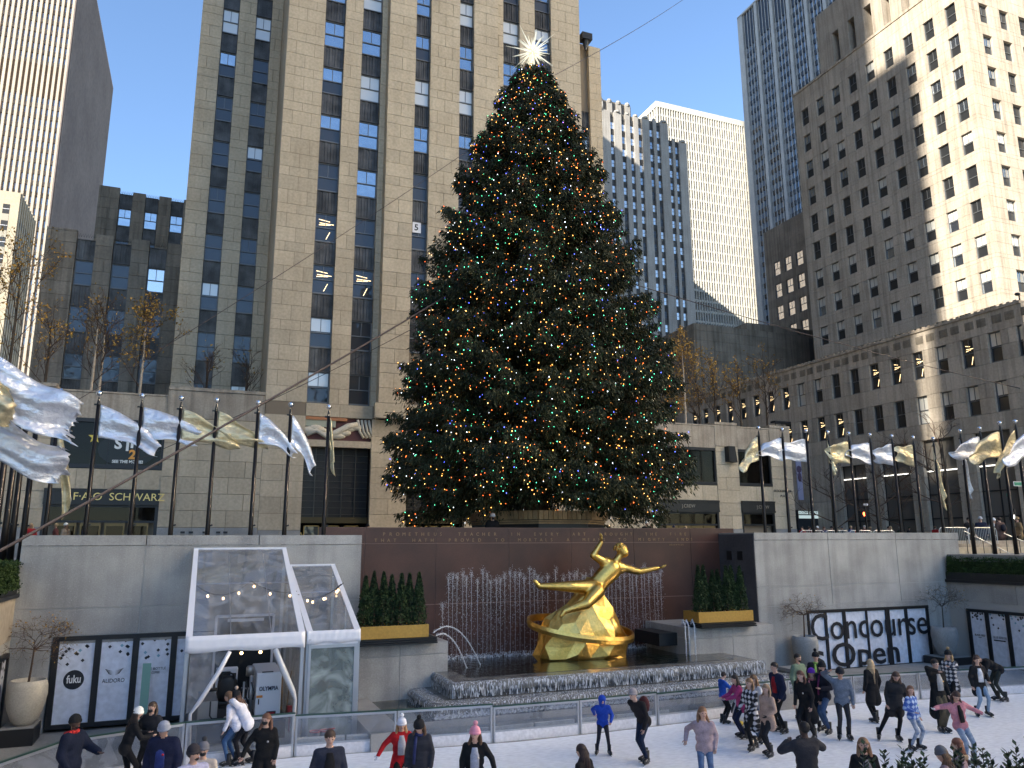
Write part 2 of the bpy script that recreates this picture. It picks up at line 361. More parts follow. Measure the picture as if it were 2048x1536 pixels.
strip(tower, Wr, flute(1.40, FL-2.05), 19.3, 50, 1.40, 16.0, range(0, 10), lambda k: {7:1,8:3}.get(k, 4))
strip(tower, Wm, SPm, 21.97, 50, 1.42, 16.0, range(0, 10), lambda k: {8:6}.get(k, 4))
for xx in (-1.04, 1.34): strip(tower, Ww, SPw, xx, 56.5, 1.16, 16.0, range(-1, 9), lambda k: {8:3,7:7 if xx > 0 else 4}.get(k, rw.choice([0,7,0,2])))
for xx in (26.62, 29.02): strip(tower, Ww, SPw, xx, 56.5, 1.16, 16.0, range(-1, 8), lambda k: {7:1,6:1}.get(k, 0))
bk = M()
for x0, x1, Y in ((5.8,7.22,50),(8.45,9.87,50),(12.2,13.32,49.2),(15.53,16.65,49.2),(19.3,20.7,50),(21.97,23.4,50)): bk.box(x0, x1, Y+.43, Y+.5, 13.1, 56)
part('window_backing', bk, DKM, tower)
# entrance bays: tall metal grille, doors, carved stone panel above
def bay(x0, x1, doorx):
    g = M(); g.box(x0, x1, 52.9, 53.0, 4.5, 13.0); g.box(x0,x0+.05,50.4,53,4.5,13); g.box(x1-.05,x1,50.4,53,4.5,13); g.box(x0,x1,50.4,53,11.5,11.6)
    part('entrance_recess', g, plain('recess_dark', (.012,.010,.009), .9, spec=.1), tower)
    g = M(); g.box(x0, x1, 50.86, 50.88, 6.7, 11.4); part('entrance_glass', g, glassy('entrance_glass', (.008,.008,.008), .02, .25), tower)
    b = M(); n = 5
    for i in range(n+1): b.bar((x0+(x1-x0)*i/n, 50.75, 6.7), (x0+(x1-x0)*i/n, 50.75, 11.4), .05)
    for k in range(11): b.bar((x0, 50.78, 6.9+k*.42), (x1, 50.78, 6.9+k*.42), .025)
    part('grille', b, plain('bronze_bars', (.10,.095,.085), .4, .7), tower)
    lb = M(); lb.box(x0, x1, 50.5, 50.72, 6.35, 6.72); part('lintel_band', lb, plain('bronze_band', (.09,.07,.035), .45, .6), tower)
    for i in range(3):
        dx = x0+.25+(x1-x0-.5)/3*i; d = M(); d.box(dx, dx+.06, 50.5, 50.6, 4.5, 6.2); d.box(dx+.9, dx+.96, 50.5, 50.6, 4.5, 6.2); d.box(dx, dx+.96, 50.5, 50.6, 6.14, 6.2); d.box(dx+.06, dx+.9, 50.54, 50.56, 4.5, 6.14, 1)
        part('door', d, [plain('brass_frame', (.35,.24,.09), .4, .7), GL_D], tower)
bay(5.8, 10.04, 0); bay(12.42, 16.4, 0); bay(18.85, 23.0, 0)
CARV = rich('carved_stone', (.60,.54,.43), (.68,.62,.50), scale=1.5, rand=0, bump=.2)
CARB = plain('carving_ground', (.12,.05,.05), .8); TERR = plain('terracotta_band', (.42,.18,.08), .7); SAGE = plain('sage_band', (.38,.40,.31), .8)
def relief(x0, x1, z0, z1, par):
    """generic carved panel: a stone lintel with rolling cloud scrolls and bands, no figure"""
    g = M(); g.box(x0, x1, 50.28, 50.4, z0, z1); part('relief_ground', g, CARB, par)
    b = M(); b.box(x0, x0+(x1-x0)*.62, 50.02, 50.28, z1-.2, z1); part('relief_band', b, TERR, par)
    b = M(); b.box(x0, x0+(x1-x0)*.45, 50.08, 50.28, z1-.62, z1-.2); part('relief_band', b, SAGE, par)
    b = M(); n = 9; r = random.Random(2)
    for i in range(n):
        cx = x0+.3+(x1-x0-1.0)*i/n; cz = z0+.35+.32*math.sin(i*.9+.6)+(.2 if i > 3 else 0); rr = .24+.13*r.random()
        b.ball((cx, 50.22, cz+.08), rr, 14, sc=(1.5,.7,.72))
    for i in range(4):
        p0 = x1-.9+i*.24
        b.tube([(p0, 50.14, z1-.05), (p0+.16, 50.12, z0+.65), (p0+.42, 50.14, z0+.25)], .085, 8)
    b.tube([(x0+.1,50.15,z0+.3),(x0+.7,50.1,z0+.62),(x0+1.3,50.12,z0+.25),(x0+2.0,50.08,z0+.55),(x0+2.7,50.1,z0+.95),(x1-.9,50.12,z1-.35)], [.12,.17,.14,.2,.22,.16], 8)
    part('relief_carving', b, CARV, par, smooth=True)
    b = M(); b.box(x0, x1, 50.0, 50.5, z0-.42, z0); part('relief_sill', b, LIME, par)
relief(5.82, 10.02, 11.55, 13.03, tower); relief(18.87, 22.98, 11.55, 13.03, tower); relief(12.44, 16.38, 11.4, 13.0, tower)
# ---------------------------------------------------------------- lettering helper
def text_mesh(s, size, ext=.01, mat=None, track=1.0, bold=0.0, align='LEFT'):
    c = D.curves.new('t', 'FONT'); c.body = s; c.size = size; c.extrude = ext; c.space_character = track; c.offset = bold; c.align_x = align; c.resolution_u = 3
    o = D.objects.new('t', c); COL.objects.link(o); dg = bpy.context.evaluated_depsgraph_get()
    me = D.meshes.new_from_object(o.evaluated_get(dg)); D.objects.remove(o); D.curves.remove(c)
    me.materials.clear(); me.materials.append(mat); return me
def lettering(s, size, loc, parent, mat, rot=(PI/2,0,0), ext=.01, track=1.0, bold=0.0, align='LEFT', sx=1.0, name='lettering'):
    o = link(name, text_mesh(s, size, ext, mat, track, bold, align), parent, loc); o.rotation_euler = rot; o.scale = (sx, 1, 1); return o
GLET = plain('gilt_letter', (.75,.55,.2), .4, .6); WLET = plain('white_letter', (.8,.8,.78), .6); BLET = plain('black_letter', (.01,.012,.018), .6); DLET = plain('bronze_letter', (.12,.08,.03), .5, .5)
tb = M(); tb.box(12.44, 16.38, 50.0, 50.3, 10.55, 10.98); part('inscription_band', tb, plain('ochre_stone', (.36,.22,.1), .8), tower)
lettering('WISDOM AND KNOWLEDGE SHALL BE THE STABILITY OF THY TIMES', .135, (12.47, 49.99, 10.8), tower, DLET)
lettering('ABILITY OF', .42, (12.44, 49.985, 10.60), tower, DLET, sx=1.0)
lettering('30 ROCKEFELLER PLAZA', .23, (3.42, 49.98, 5.62), tower, GLET)
# granite plinth stones of the tower
gp = Ashlar(tower, GRAN2, 40, 'plinth_stone')
for a, b in ((3.3,5.80),(10.04,12.42),(16.4,18.85),(23.0,25.94)): gp.wall_y(a, b, ZP, 5.9, 49.97, ch=1.4, bl=1.3)
n5 = M(); n5.box(12.3, 12.9, 49.45, 49.47, 26.2, 27.0); part('notice', n5, WHT, tower); lettering('5', .62, (12.42, 49.44, 26.38), tower, BLET, bold=.01)
# ---------------------------------------------------------------- store wings
def store_wing(name, label, x_bays, x_piers, x0, x1, seed):
    t = thing(name, ((x0+x1)/2, 50, ZP), label, 'building')
    c = M(); c.box(x0+.03, x1-.03, 50.4, 62, ZP, 13.5); 
    part('wall', c, MORT, t)
    a = Ashlar(t, LIME, 250); p = Ashlar(t, GRAN2, 60, 'plinth_stone')
    for (a0, a1, top) in x_piers:
        a.wall_y(a0, a1, 6.05, top-1.9, 50, dep=.42, ch=.985, bl=1.95, seed=seed)
        p.wall_y(a0, a1, ZP, 6.05, 49.96, ch=1.55, bl=1.7)
        m = M(); m.box(a0, a1, 50.0, 61.9, top-1.88, top-.22); m.box(a0-.0, a1+.0, 49.94, 62, top-.2, top); part('parapet', m, LIMEW, t)
    for (b0, b1, top) in x_bays:
        m = M(); m.box(b0+.01, b1-.01, 50.04, 61.9, 12.25, top-.12); m.box(b0+.01, b1-.01, 50.0, 61.95, top-.1, top); part('parapet', m, LIMEW, t)
        a.wall_y(b0, b1, 8.2, 9.35, 50.04, ch=1.2, bl=1.45, seed=seed)
        f = M(); f.box(b0, b1, 50.0, 50.3, 9.37, 9.6); f.box(b0, b1, 50.0, 50.3, 12.02, 12.24); f.box(b0, b0+.12, 50.1, 50.3, 9.6, 12.02); f.box(b1-.12, b1, 50.1, 50.3, 9.6, 12.02)
        part('window_frame', f, DKM, t)
        n = max(1, round((b1-b0)/3.2))
        for i in range(n):
            q = M(); q.box(b0+.12+(b1-b0-.24)*i/n+.03, b0+.12+(b1-b0-.24)*(i+1)/n-.03, 50.18, 50.2, 9.6, 12.02); part('pane', q, SHOPG, t)
        if n > 1: q = M(); q.box((b0+b1)/2-.03, (b0+b1)/2+.03, 50.1, 50.24, 9.6, 12.02); part('mullion', q, DKM, t)
        r = M(); r.box(b0, b1, 51.6, 51.7, ZP, 12.3); r.box(b0, b1, 50.4, 51.6, 9.35, 9.4); r.box(b0,b1,50.4,51.6,12.2,12.3); part('shop_interior', r, SHOPIN, t)
        s = M(); s.box(b0, b1, 49.9, 50.35, 7.38, 8.18); s.box(b0, b1, 49.84, 50.3, 8.05, 8.19); s.box(b0, b1, 49.86, 50.3, 7.3, 7.44); part('fascia', s, BLK, t)
        u = M(); u.box(b0, b0+.18, 50.0, 50.3, ZP, 7.3); u.box(b1-.18, b1, 50.0, 50.3, ZP, 7.3); u.box(b0+.18, b1-.18, 50.05, 50.2, 6.3, 6.42); u.box(b0+.18, b1-.18, 50.05, 50.2, 7.18, 7.3)
        part('shopfront_frame', u, DKM, t)
        q = M(); q.box(b0+.18, b1-.18, 50.13, 50.14, 6.42, 7.18); part('transom_pane', q, SHOPG, t)
        nd = 3 if b1-b0 > 4 else 1
        for i in range(nd+1 if nd > 1 else 0):
            xx = b0+.7+(b1-b0-2.2)*i/nd; d = M(); d.box(xx, xx+.09, 50.0, 50.1, ZP, 6.28); d.box(xx+.95, xx+1.04, 50.0, 50.1, ZP, 6.28); d.box(xx+.09, xx+.95, 50.0, 50.1, 6.12, 6.28); d.box(xx+.09,xx+.95,50.04,50.05,ZP,6.12,1)
            part('door', d, [plain('brass_door', (.16,.11,.045), .4, .5), SHOPG], t)
        rr = random.Random(seed+int(b0)); 
        for i in range(int((b1-b0)*2.2)):
            e = M(); e.ball((b0+.4+rr.random()*(b1-b0-.8), 51.0+rr.random()*.4, 6.95+.2*rr.random()), .045, 6); part('shop_spotlight', e, SHOPL, t)
        for i in range(int((b1-b0)*2.5)):
            xx = b0+.4+rr.random()*(b1-b0-.8); e = M(); zz = 4.9+rr.random()*2.0; e.ball((xx, 51.0+.4*rr.random(), zz), .12+.14*rr.random(), 8, sc=(1,.6,1.2)); part('toy', e, rr.choice([TOYR, TOYG, TOYB, TOYY]), t, smooth=True)
    a.done(); p.done(); return t
SHOPG = clear('shop_glass', (.42,.42,.42), .015, .03)
SHOPIN = rich('shop_interior_wall', (.02,.014,.010), (.07,.042,.025), scale=1.2, rand=.1, bump=0)
TOYR = plain('red_goods', (.30,.02,.02), .6); TOYG = plain('green_goods', (.05,.12,.05), .6); TOYB = plain('tan_goods', (.3,.19,.09), .7); TOYY = plain('dark_goods', (.03,.03,.04), .6)
wl = store_wing('store_building', 'low limestone toy store with film poster in its long upper window', [(-8.15,-2.27,13.85),(-16.6,-10.9,13.85)], [(-2.27,3.28,14.4),(-10.9,-8.15,14.15),(-19,-16.6,14.1)], -19, 3.28, 1)
wr = store_wing('store_building', 'low limestone fashion store wing with two dark shop windows below bare roof trees', [(31.46,36.92,14.05),(39.0,42.2,14.05)], [(25.96,31.46,14.4),(36.92,39.0,14.3),(42.2,44.25,14.3)], 25.96, 44.25, 2)
lettering('F·A·O  SCHWARZ', .60, (-6.72, 49.88, 7.56), wl, GLET, track=1.0, ext=.02)
lettering('J.CREW', .36, (33.5, 49.88, 7.62), wr, plain('dim_letter', (.3,.27,.22), .5, .3)); lettering('J.CREW', .36, (40.4, 49.88, 7.62), wr, plain('dim_letter', (.3,.27,.22), .5, .3))
lettering('ROCKEFELLER', .27, (42.28, 49.97, 8.95), wr, BLET, track=1.0); lettering('PLAZA', .27, (42.85, 49.97, 8.55), wr, BLET, track=1.0)
po = M(); po.prism([(-4.2+1.55*math.cos(a), 10.5+.98*math.sin(a)) for a in np.linspace(0, 2*PI, 28, endpoint=False)], 50.12, 50.15, axis='y')
poster = solo('film_poster', po, plain('poster_black', (.012,.02,.022), .5), 'dark oval film poster in the upper window of the toy store', 'poster')
LWH = plain('poster_white', (.8,.82,.8), .5)
for ch, dx, dz in zip('SING', (0,.58,.82,1.42), (0,-.1,.08,-.04)): lettering(ch, .85, (-4.9+dx, 50.1, 10.55+dz), poster, LWH, bold=.03)
lettering('2', .72, (-4.1, 50.1, 9.98), poster, plain('poster_orange', (.8,.35,.05), .5), bold=.03)
lettering('SEE THE MOVIE!', .23, (-4.95, 50.1, 9.72), poster, LWH, bold=.008); lettering('ILLUMINATION', .11, (-4.55, 50.1, 11.3), poster, plain('poster_gold', (.5,.3,.1), .5))
def star5(cx, cz, r, Y):
    m = M(); m.prism([(cx+(r if i % 2 == 0 else r*.42)*math.sin(PI*i/5), cz+(r if i % 2 == 0 else r*.42)*math.cos(PI*i/5)) for i in range(10)], Y, Y+.05, axis='y'); return m
solo('window_star', star5(-5.95, 11.15, .36, 50.1), plain('star_gold', (.65,.45,.08), .4, .5), 'gold star hanging above the film poster nearest the flags', 'star')
solo('window_star', star5(-2.75, 10.95, .2, 50.1), D.materials['star_gold'], 'small gold star at the pier end of the poster window', 'star')
bl = M(); bl.prism([(-3.55,10.95),(-3.1,10.8),(-2.95,11.05),(-3.1,11.3),(-3.5,11.2)], 50.08, 50.12, axis='y'); solo('window_decoration', bl, plain('sky_blue_card', (.12,.36,.62), .6), 'pale blue card shape stuck beside the film poster', 'card')
# vents and wall plates
for t_, xs in ((wl, (-1.0,-.55,.2,.95,1.35)), (wr, (27.4,28.0,28.9,29.6,30.1))):
    for x in xs:
        v = M()
        for k in range(6): v.box(x, x+.24, 49.93, 49.97, 4.75+k*.19, 4.87+k*.19)
        part('vent', v, DKM, t_)
def speaker(x, z, Y, label, s=1.0):
    m = M(); m.prism([(x-.35*s, z-.55*s), (x+.42*s, z-.62*s), (x+.25*s, z+.62*s), (x-.35*s, z+.62*s)], Y-.55, Y-.02, axis='y')
    g = thing('loudspeaker', (x, Y, z), label, 'loudspeaker'); part('cabinet', m, BLK, g)
    k = M(); k.box(x-.27*s, x+.2*s, Y-.57, Y-.55, z-.45*s, z+.5*s); part('grille', k, DKM, g)
speaker(38.1, 11.75, 50, 'black box loudspeaker fixed on the pier between the shop windows')
# ---------------------------------------------------------------- stepped grey block behind the toy store
sb = thing('office_building', (-7.5, 64.2, ZP), 'sooty limestone block with three dark window strips above the toy store roof', 'office building')
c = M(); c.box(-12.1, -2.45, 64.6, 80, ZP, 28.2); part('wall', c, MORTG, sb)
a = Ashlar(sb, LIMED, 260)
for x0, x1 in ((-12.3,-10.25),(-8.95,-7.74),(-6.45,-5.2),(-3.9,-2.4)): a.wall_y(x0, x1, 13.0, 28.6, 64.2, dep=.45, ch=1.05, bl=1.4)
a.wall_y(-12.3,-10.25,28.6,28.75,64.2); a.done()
W2 = window_set(1.26, 2.0); S2 = flute(1.26, FL-2.0)
for i, x in enumerate((-10.23,-7.72,-5.18)):
    for k in range(-1, 4):
        z = 26.45-FL*k-2.0-FL+FL
        if k < 0: put('spandrel', S2, sb, (x, 64.4, 26.45)); continue
        put_window(W2, 8 if (i == 2 and k == 0) else rw.choice([0,7,0,0]), sb, (x, 64.5, z)); put('spandrel', S2, sb, (x, 64.42, z-(FL-2.0)))
m = M()
for k in range(46): 
    x = -10.3+k*.17; m.tube([(x, 64.3, 28.25),(x+.085,64.3,28.55),(x+.17,64.3,28.25)], .012, 4)
part('roof_railing', m, BLK, sb)
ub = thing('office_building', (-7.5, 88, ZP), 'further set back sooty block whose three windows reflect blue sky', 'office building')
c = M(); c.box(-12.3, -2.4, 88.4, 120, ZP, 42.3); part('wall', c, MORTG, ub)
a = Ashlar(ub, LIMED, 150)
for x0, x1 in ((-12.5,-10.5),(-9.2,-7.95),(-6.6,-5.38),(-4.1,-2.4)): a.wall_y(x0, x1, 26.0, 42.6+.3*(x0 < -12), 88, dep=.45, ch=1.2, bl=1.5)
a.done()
for i, x in enumerate((-10.48,-7.93,-5.36)):
    put('spandrel', S2, ub, (x, 88.2, 40.65))
    for k in range(3):
        z = 40.65-FL*k-2.0; put_window(W2, 1 if k == 0 else 0, ub, (x, 88.3, z)); put('spandrel', S2, ub, (x, 88.22, z-(FL-2.0)))
m = M()
for k in range(46):
    x = -10.4+k*.17; m.tube([(x, 88.1, 42.3),(x+.085,88.1,42.62),(x+.17,88.1,42.3)], .016, 4)
part('roof_railing', m, BLK, ub)
# ---------------------------------------------------------------- building along the street (its long face recedes)
rb = thing('office_building', (52, 55, ZP), 'big grey limestone office block with rows of sash windows and a sunlit corner', 'office building')
c = M(); c.box(52.36, 100, 35.2, 78, 12.8, 21.2); c.box(52.36, 100, 35.2, 78, ZP, 12.8); part('wall', c, MORTG, rb)
a = Ashlar(rb, LIMEG, 295)
W3 = window_set(1.0, 2.2)
lows = [42.06+2.17*k for k in range(-3, 16)]      # far jamb of each window
for r0, r1 in ((12.75, 14.0), (16.2, 17.57), (19.77, 21.3)):
    a.wall_x(35.1, 77.5, r0, r1, 52, dep=.5, ch=1.5, bl=2.17)
for r0, r1 in ((14.0, 16.2), (17.57, 19.77)):
    prev = 35.1
    for yb in lows:
        if yb-1.0 > prev: a.wall_x(prev, yb-1.0, r0, r1, 52, dep=.5, ch=1.12, bl=3)
        prev = yb
    a.wall_x(prev, 77.5, r0, r1, 52, dep=.5, ch=1.12, bl=2.2)
lw_k = [6,0,2,2,5,5,5,5,0,0,2,3,5,5,5,5,0,0,0]
for i, yb in enumerate(lows):
    put_window(W3, {0:2,1:2,2:5,3:2,4:5,5:5,6:5,7:0,8:0,9:2,10:3}.get(i, 5), rb, (52.2, yb, 17.57), -PI/2)
    put_window(W3, {0:2,1:2,2:2,3:2,4:3,5:0,6:0,7:0}.get(i, 5), rb, (52.2, yb, 14.0), -PI/2)
m = M(); m.box(51.9, 52.6, 35.0, 77.5, 21.3, 21.5)
for k in range(84): m.box(51.93, 52.0, 35.2+k*.5, 35.45+k*.5, 21.5, 21.6)
part('cornice', m, LIMEW, rb)
for yb in lows:
    for dy in (1.25, .05):
        m = M(); m.box(51.965, 52.0, yb-dy, yb-dy+.7, 20.35, 20.95); 
        for q in range(3): m.box(51.94, 51.965, yb-dy+.05, yb-dy+.65, 20.75-q*.14, 20.83-q*.14)
        part('frieze_panel', m, LIMED, rb)
m = M(); m.box(52.0, 99, 34.95, 35.12, ZP, 21.3); part('end_wall', m, LIMEG, rb)
# shopfront openings on the street
piers = [(35.0,36.97),(39.8,41.35),(44.25,45.5),(48.4,49.95),(52.75,77.5)]
for p0, p1 in piers: a.wall_x(p0, p1, ZP, 12.75, 52, dep=.9, ch=1.35, bl=2.2)
a.done()
for i, (b0, b1) in enumerate(((36.97,39.8),(41.35,44.25),(45.5,48.4),(49.95,52.75))):
    top = 12.7 if i < 3 else 11.5
    if i == 3: m = M(); m.box(52, 52.5, b0, b1, 11.5, 12.75); part('wall_panel', m, LIMEG, rb)
    m = M(); m.box(52.5, 52.52, b0, b1, 8.6, top); part('pane', m, GL_D, rb)
    m = M(); m.box(52.42, 52.46, b0, b1, 4.7, 8.5); part('shop_pane', m, SHOPG, rb)
    m = M(); m.box(53.8, 53.9, b0, b1, ZP, 8.6); m.box(52.5, 53.8, b0, b0+.05, ZP, 8.6); m.box(52.5, 53.8, b1-.05, b1, ZP, 8.6); part('shop_interior', m, [plain('shop_green', (.10,.16,.11), .8), plain('shop_tan', (.30,.22,.13), .8)][i == 0], rb)
    m = M()
    for z in (8.5, 10.25, 6.7): m.box(52.3, 52.55, b0, b1, z, z+.1)
    for y in (b0, (b0+b1)/2, b1-.1): m.box(52.32, 52.5, y, y+.1, ZP, top)
    part('shopfront_frame', m, DKM, rb)
    m = M(); m.box(52.2, 52.24, b0+.1, b1-.1, 10.3, 10.38); part('light_strip', m, plain('strip_light', (.9,.9,.85), .5, emit=(1,.95,.85), es=1.2), rb)
    rr = random.Random(i)
    for k in range(3): m = M(); m.ball((52.9, b0+.5+k*.8, 8.1), .07, 6); part('shop_spotlight', m, SHOPL, rb)
    for k in range(5): m = M(); m.ball((53.1, b0+.5+rr.random()*2, 5.2+rr.random()*1.8), .3, 8, sc=(.6,.8,1.3)); part('shop_display', m, rr.choice([TOYB, TOYG, TOYR, CARV]), rb, smooth=True)
# upper block, set back
up = M(); up.box(69.35, 110, 48.35, 72.3, 21.4, 62.5); part('upper_wall', up, MORTG, rb)
ua = Ashlar(rb, LIMEG, 0, 'upper_stone_block')
W4 = window_set(1.23, 2.25); ycols = [71.25-2.65*j for j in range(9)]; zr = [59.9-3.65*k for k in range(10)]
for k, zh in enumerate(zr):
    ztop = 62.6 if k == 0 else zr[k-1]-2.25
    ua.wall_x(48.0, 72.45, zh, ztop, 69, dep=.45, ch=1.0 if k else 1.35, bl=2.65)
    prev = 48.0
    for yb in reversed(ycols):
        if yb-1.23 > prev+.1: ua.wall_x(prev, yb-1.23, zh-2.25, zh, 69, dep=.45, ch=1.13, bl=3)
        prev = yb
    ua.wall_x(prev, 72.45, zh-2.25, zh, 69, dep=.45, ch=1.13, bl=3)
    for j, yb in enumerate(ycols): put_window(W4, (rw.choice([0,0,4,7,2]) if k < 6 else rw.choice([6,2,2,0])), rb, (69.18, yb, zh-2.25), -PI/2)
ua.wall_x(48.0, 72.45, 21.5, zr[-1]-2.25, 69, dep=.45, ch=1.2, bl=2.65)
# its narrower face turned to the rink
W5 = window_set(1.35, 2.25); xs5 = [onY(1954.6,0,48)[0]+.1+3.0*i for i in range(9)]
for k, zh in enumerate(zr):
    ztop = 62.6 if k == 0 else zr[k-1]-2.25
    ua.wall_y(69.46, 100, zh, ztop, 48, dep=.35, ch=1.0 if k else 1.35, bl=1.5)
    prev = 69.46
    for xb in xs5:
        ua.wall_y(prev, xb, zh-2.25, zh, 48, dep=.35, ch=1.13, bl=3); prev = xb+1.35
    ua.wall_y(prev, 100, zh-2.25, zh, 48, dep=.35, ch=1.13, bl=3)
    for j, xb in enumerate(xs5[:6]): put_window(W5, rw.choice([0,4,2,7]), rb, (xb, 48.25, zh-2.25))
ua.wall_y(69.46, 100, 21.5, zr[-1]-2.25, 48, dep=.35, ch=1.2, bl=1.5)
ua.done('upper_stone_blocks')
m = M(); m.box(68.9, 110, 47.9, 72.5, 62.6, 62.9); part('cornice', m, LIMEW, rb)
# penthouse with tall slots
m = M(); m.box(71.2, 105, 50, 68.2, 62.9, 71.6); part('penthouse_core', m, MORTG, rb)
y = 68.4; m = M(); m.box(70, 71.2, 66.0, 68.4, 62.9, 72); m.box(70, 71.2, 48.6, 66.0, 68.0, 72); m.box(70, 105, 48.6, 49.9, 62.9, 72)
for k in range(7): m.box(70, 71.2, 66.0-2.55*k-2.55, 66.0-2.55*k-1.05, 62.9, 68.0)
part('penthouse_wall', m, LIMEG, rb)
# corner camera on the ledge
sc_ = onX(2036, 590, 52.2); m = M(); m.tube([(52.3, sc_[1], 21.5), (52.3, sc_[1], 21.95)], .05, 8); m.ball((52.15, sc_[1], 22.0), .17, 10, sc=(1.3,1,.7)); solo('security_camera', m, [DKM], 'small dome camera standing on the corner of the ledge', 'camera', smooth=True)
# slim set-back wing beyond
wg = thing('office_building', (83, 84, ZP), 'narrow shaded wing with three columns of glaring reflecting windows', 'office building')
zt = onX(1535, 462, 83)[2]
m = M(); m.box(83.3, 110, 72.6, 96, ZP, zt-.3); part('wall', m, MORTG, wg)
a = Ashlar(wg, LIMED, 200); W6 = window_set(1.5, 2.3)
yc = [59.25*1.595-2.55*j for j in range(3)]; zz = [(30.32-5.1)*1.595+5.1+FL-FL*k for k in range(8)]
top = zt; 
for k, zh in enumerate(zz):
    ztop = zt if k == 0 else zz[k-1]-2.3
    a.wall_x(86.5, 96.3, zh, ztop, 83, dep=.4, ch=1.3, bl=2.4)
    prev = 86.5
    for yb in reversed(yc): a.wall_x(prev, yb-1.5, zh-2.3, zh, 83, dep=.4, ch=2.4, bl=3); prev = yb
    a.wall_x(prev, 96.3, zh-2.3, zh, 83, dep=.4, ch=2.4, bl=3)
    for yb in yc: put_window(W6, 8 if k < 5 else 7, wg, (83.12, yb, zh-2.3), -PI/2)
a.wall_x(86.5, 96.3, 18, zz[-1]-2.3, 83, dep=.4, ch=1.3, bl=2.4); a.done()
# blank ventilation block
vb = thing('ventilation_block', (52, 84, ZP), 'blank soot-streaked limestone block with small square grilles above the roof trees', 'building')
p0 = onY(1387, 646, 84); p1 = onY(1560, 655, 84); zt = p0[2]
m = M(); m.box(p0[0]+.3, p1[0]+6, 84.3, 110, ZP, zt-.2); part('wall', m, MORTG, vb)
a = Ashlar(vb, LIMED, 250); a.wall_y(p0[0], p1[0]+5, 14, zt, 84, dep=.3, ch=1.35, bl=3.2)
m2 = M(); m2.box(p0[0]+10, p1[0]+8, 85.5, 100, zt, zt+1.5); part('roof_house', m2, LIMED, vb)
a.wall_x(84.0, 112, 14, zt, p0[0], dep=.3, ch=1.35, bl=3.2); a.done()
for gy in (88.5, 92.5):
    for gz in (zt-4, zt-7, zt-14):
        m = M()
        for i in range(3):
            for k in range(4): m.box(p0[0]-.02, p0[0]+.05, gy+i*.55, gy+i*.55+.34, gz+k*.6, gz+k*.6+.4)
        part('vent_grille', m, BLK, vb)
# ---------------------------------------------------------------- far towers
def far_tower_y(name, label, x0, x1, Y, depth, ztop, ncol, pitch, floor, pierw, mats, zlow=30, cap=.0, side=True, span_h=1.6, pier_dep=.7, nside=0):
    """x0..x1 facade in the plane y=Y: glass sheet behind, floor beams, vertical piers, each a part"""
    t = thing(name, ((x0+x1)/2, Y, ZP), label, 'skyscraper')
    pm, gm, sm = mats
    m = M(); m.box(x0+.4, x1-.4, Y+pier_dep, Y+depth, ZP, ztop-cap); part('glass_wall', m, gm, t)
    n = int((ztop-cap-zlow)/floor)
    be = M().box(x0+.2, x1-.2, Y+pier_dep*.55, Y+pier_dep+.1, 0, span_h).mesh('spandrel', sm)
    for k in range(n): link('spandrel', be, t, (0, 0, ztop-cap-floor*(k+1)))
    pe = M().box(0, pierw, Y, Y+pier_dep+.1, zlow-20, ztop-cap).mesh('pier', pm)
    for i in range(ncol+1): link('pier', pe, t, (x0+pitch*i, 0, 0))
    if cap: m = M(); m.box(x0, x1, Y, Y+depth, ztop-cap, ztop); part('roof_band', m, pm, t)
    return t
# travertine grid tower
WTR = rich('white_travertine', (.52,.50,.45), (.60,.58,.52), scale=.2, rand=.03, bump=0)
WTG = glassy('grid_tower_glass', (.03,.03,.035), .22, .08, (.95,.97,1)); WTG2 = glassy('grid_tower_glass_dark', (.035,.028,.02), .08, .1)
k_ = 2.14; x0w = 66.0*k_; zw = (77.25-5.1)*k_+5.1
wt = thing('grid_tower', (x0w+20, 214, ZP), 'bright white grid skyscraper of narrow piers and floor bands', 'skyscraper')
m = M(); m.box(x0w+.3, x0w+60, 215, 260, ZP, zw-17.3); part('glass_wall', m, WTG, wt); m = M(); m.box(x0w+.3, x0w+60, 215, 260, zw-17.3, zw-2); part('glass_wall', m, WTG2, wt)
be = M().box(x0w, x0w+60, 214.3, 215.2, 0, .75).mesh('floor_band', WTR); bs = M().box(x0w, x0w+1.0, 214.3, 262, 0, .75).mesh('floor_band', WTR)
dk = M().box(x0w+.2, x0w+60, 214.8, 215.0, -1.5, 0).mesh('dark_spandrel', plain('bronze_glass_dark', (.05,.045,.035), .4))
for i in range(26):
    z = zw-2-3.75*(i+1) if i else zw-2-3.4
    link('floor_band', be, wt, (0,0,z)); link('floor_band', bs, wt, (0,0,z))
    if i > 3: link('dark_spandrel', dk, wt, (0,0,z))
pe = M().box(0, .27, 214.0, 214.9, ZP, zw-2.2).mesh('pier', WTR); ps = M().box(x0w-.2, x0w+.6, 0, .34, ZP, zw-2.2).mesh('pier', WTR)
for i in range(56): link('pier', pe, wt, (x0w+1.05*i, 0, 0))
for i in range(1, 30): link('pier', ps, wt, (0, 214+1.6*i, 0))
m = M(); m.box(x0w-.3, x0w+60, 214, 262, zw-2.2, zw); part('roof_band', m, WTR, wt)
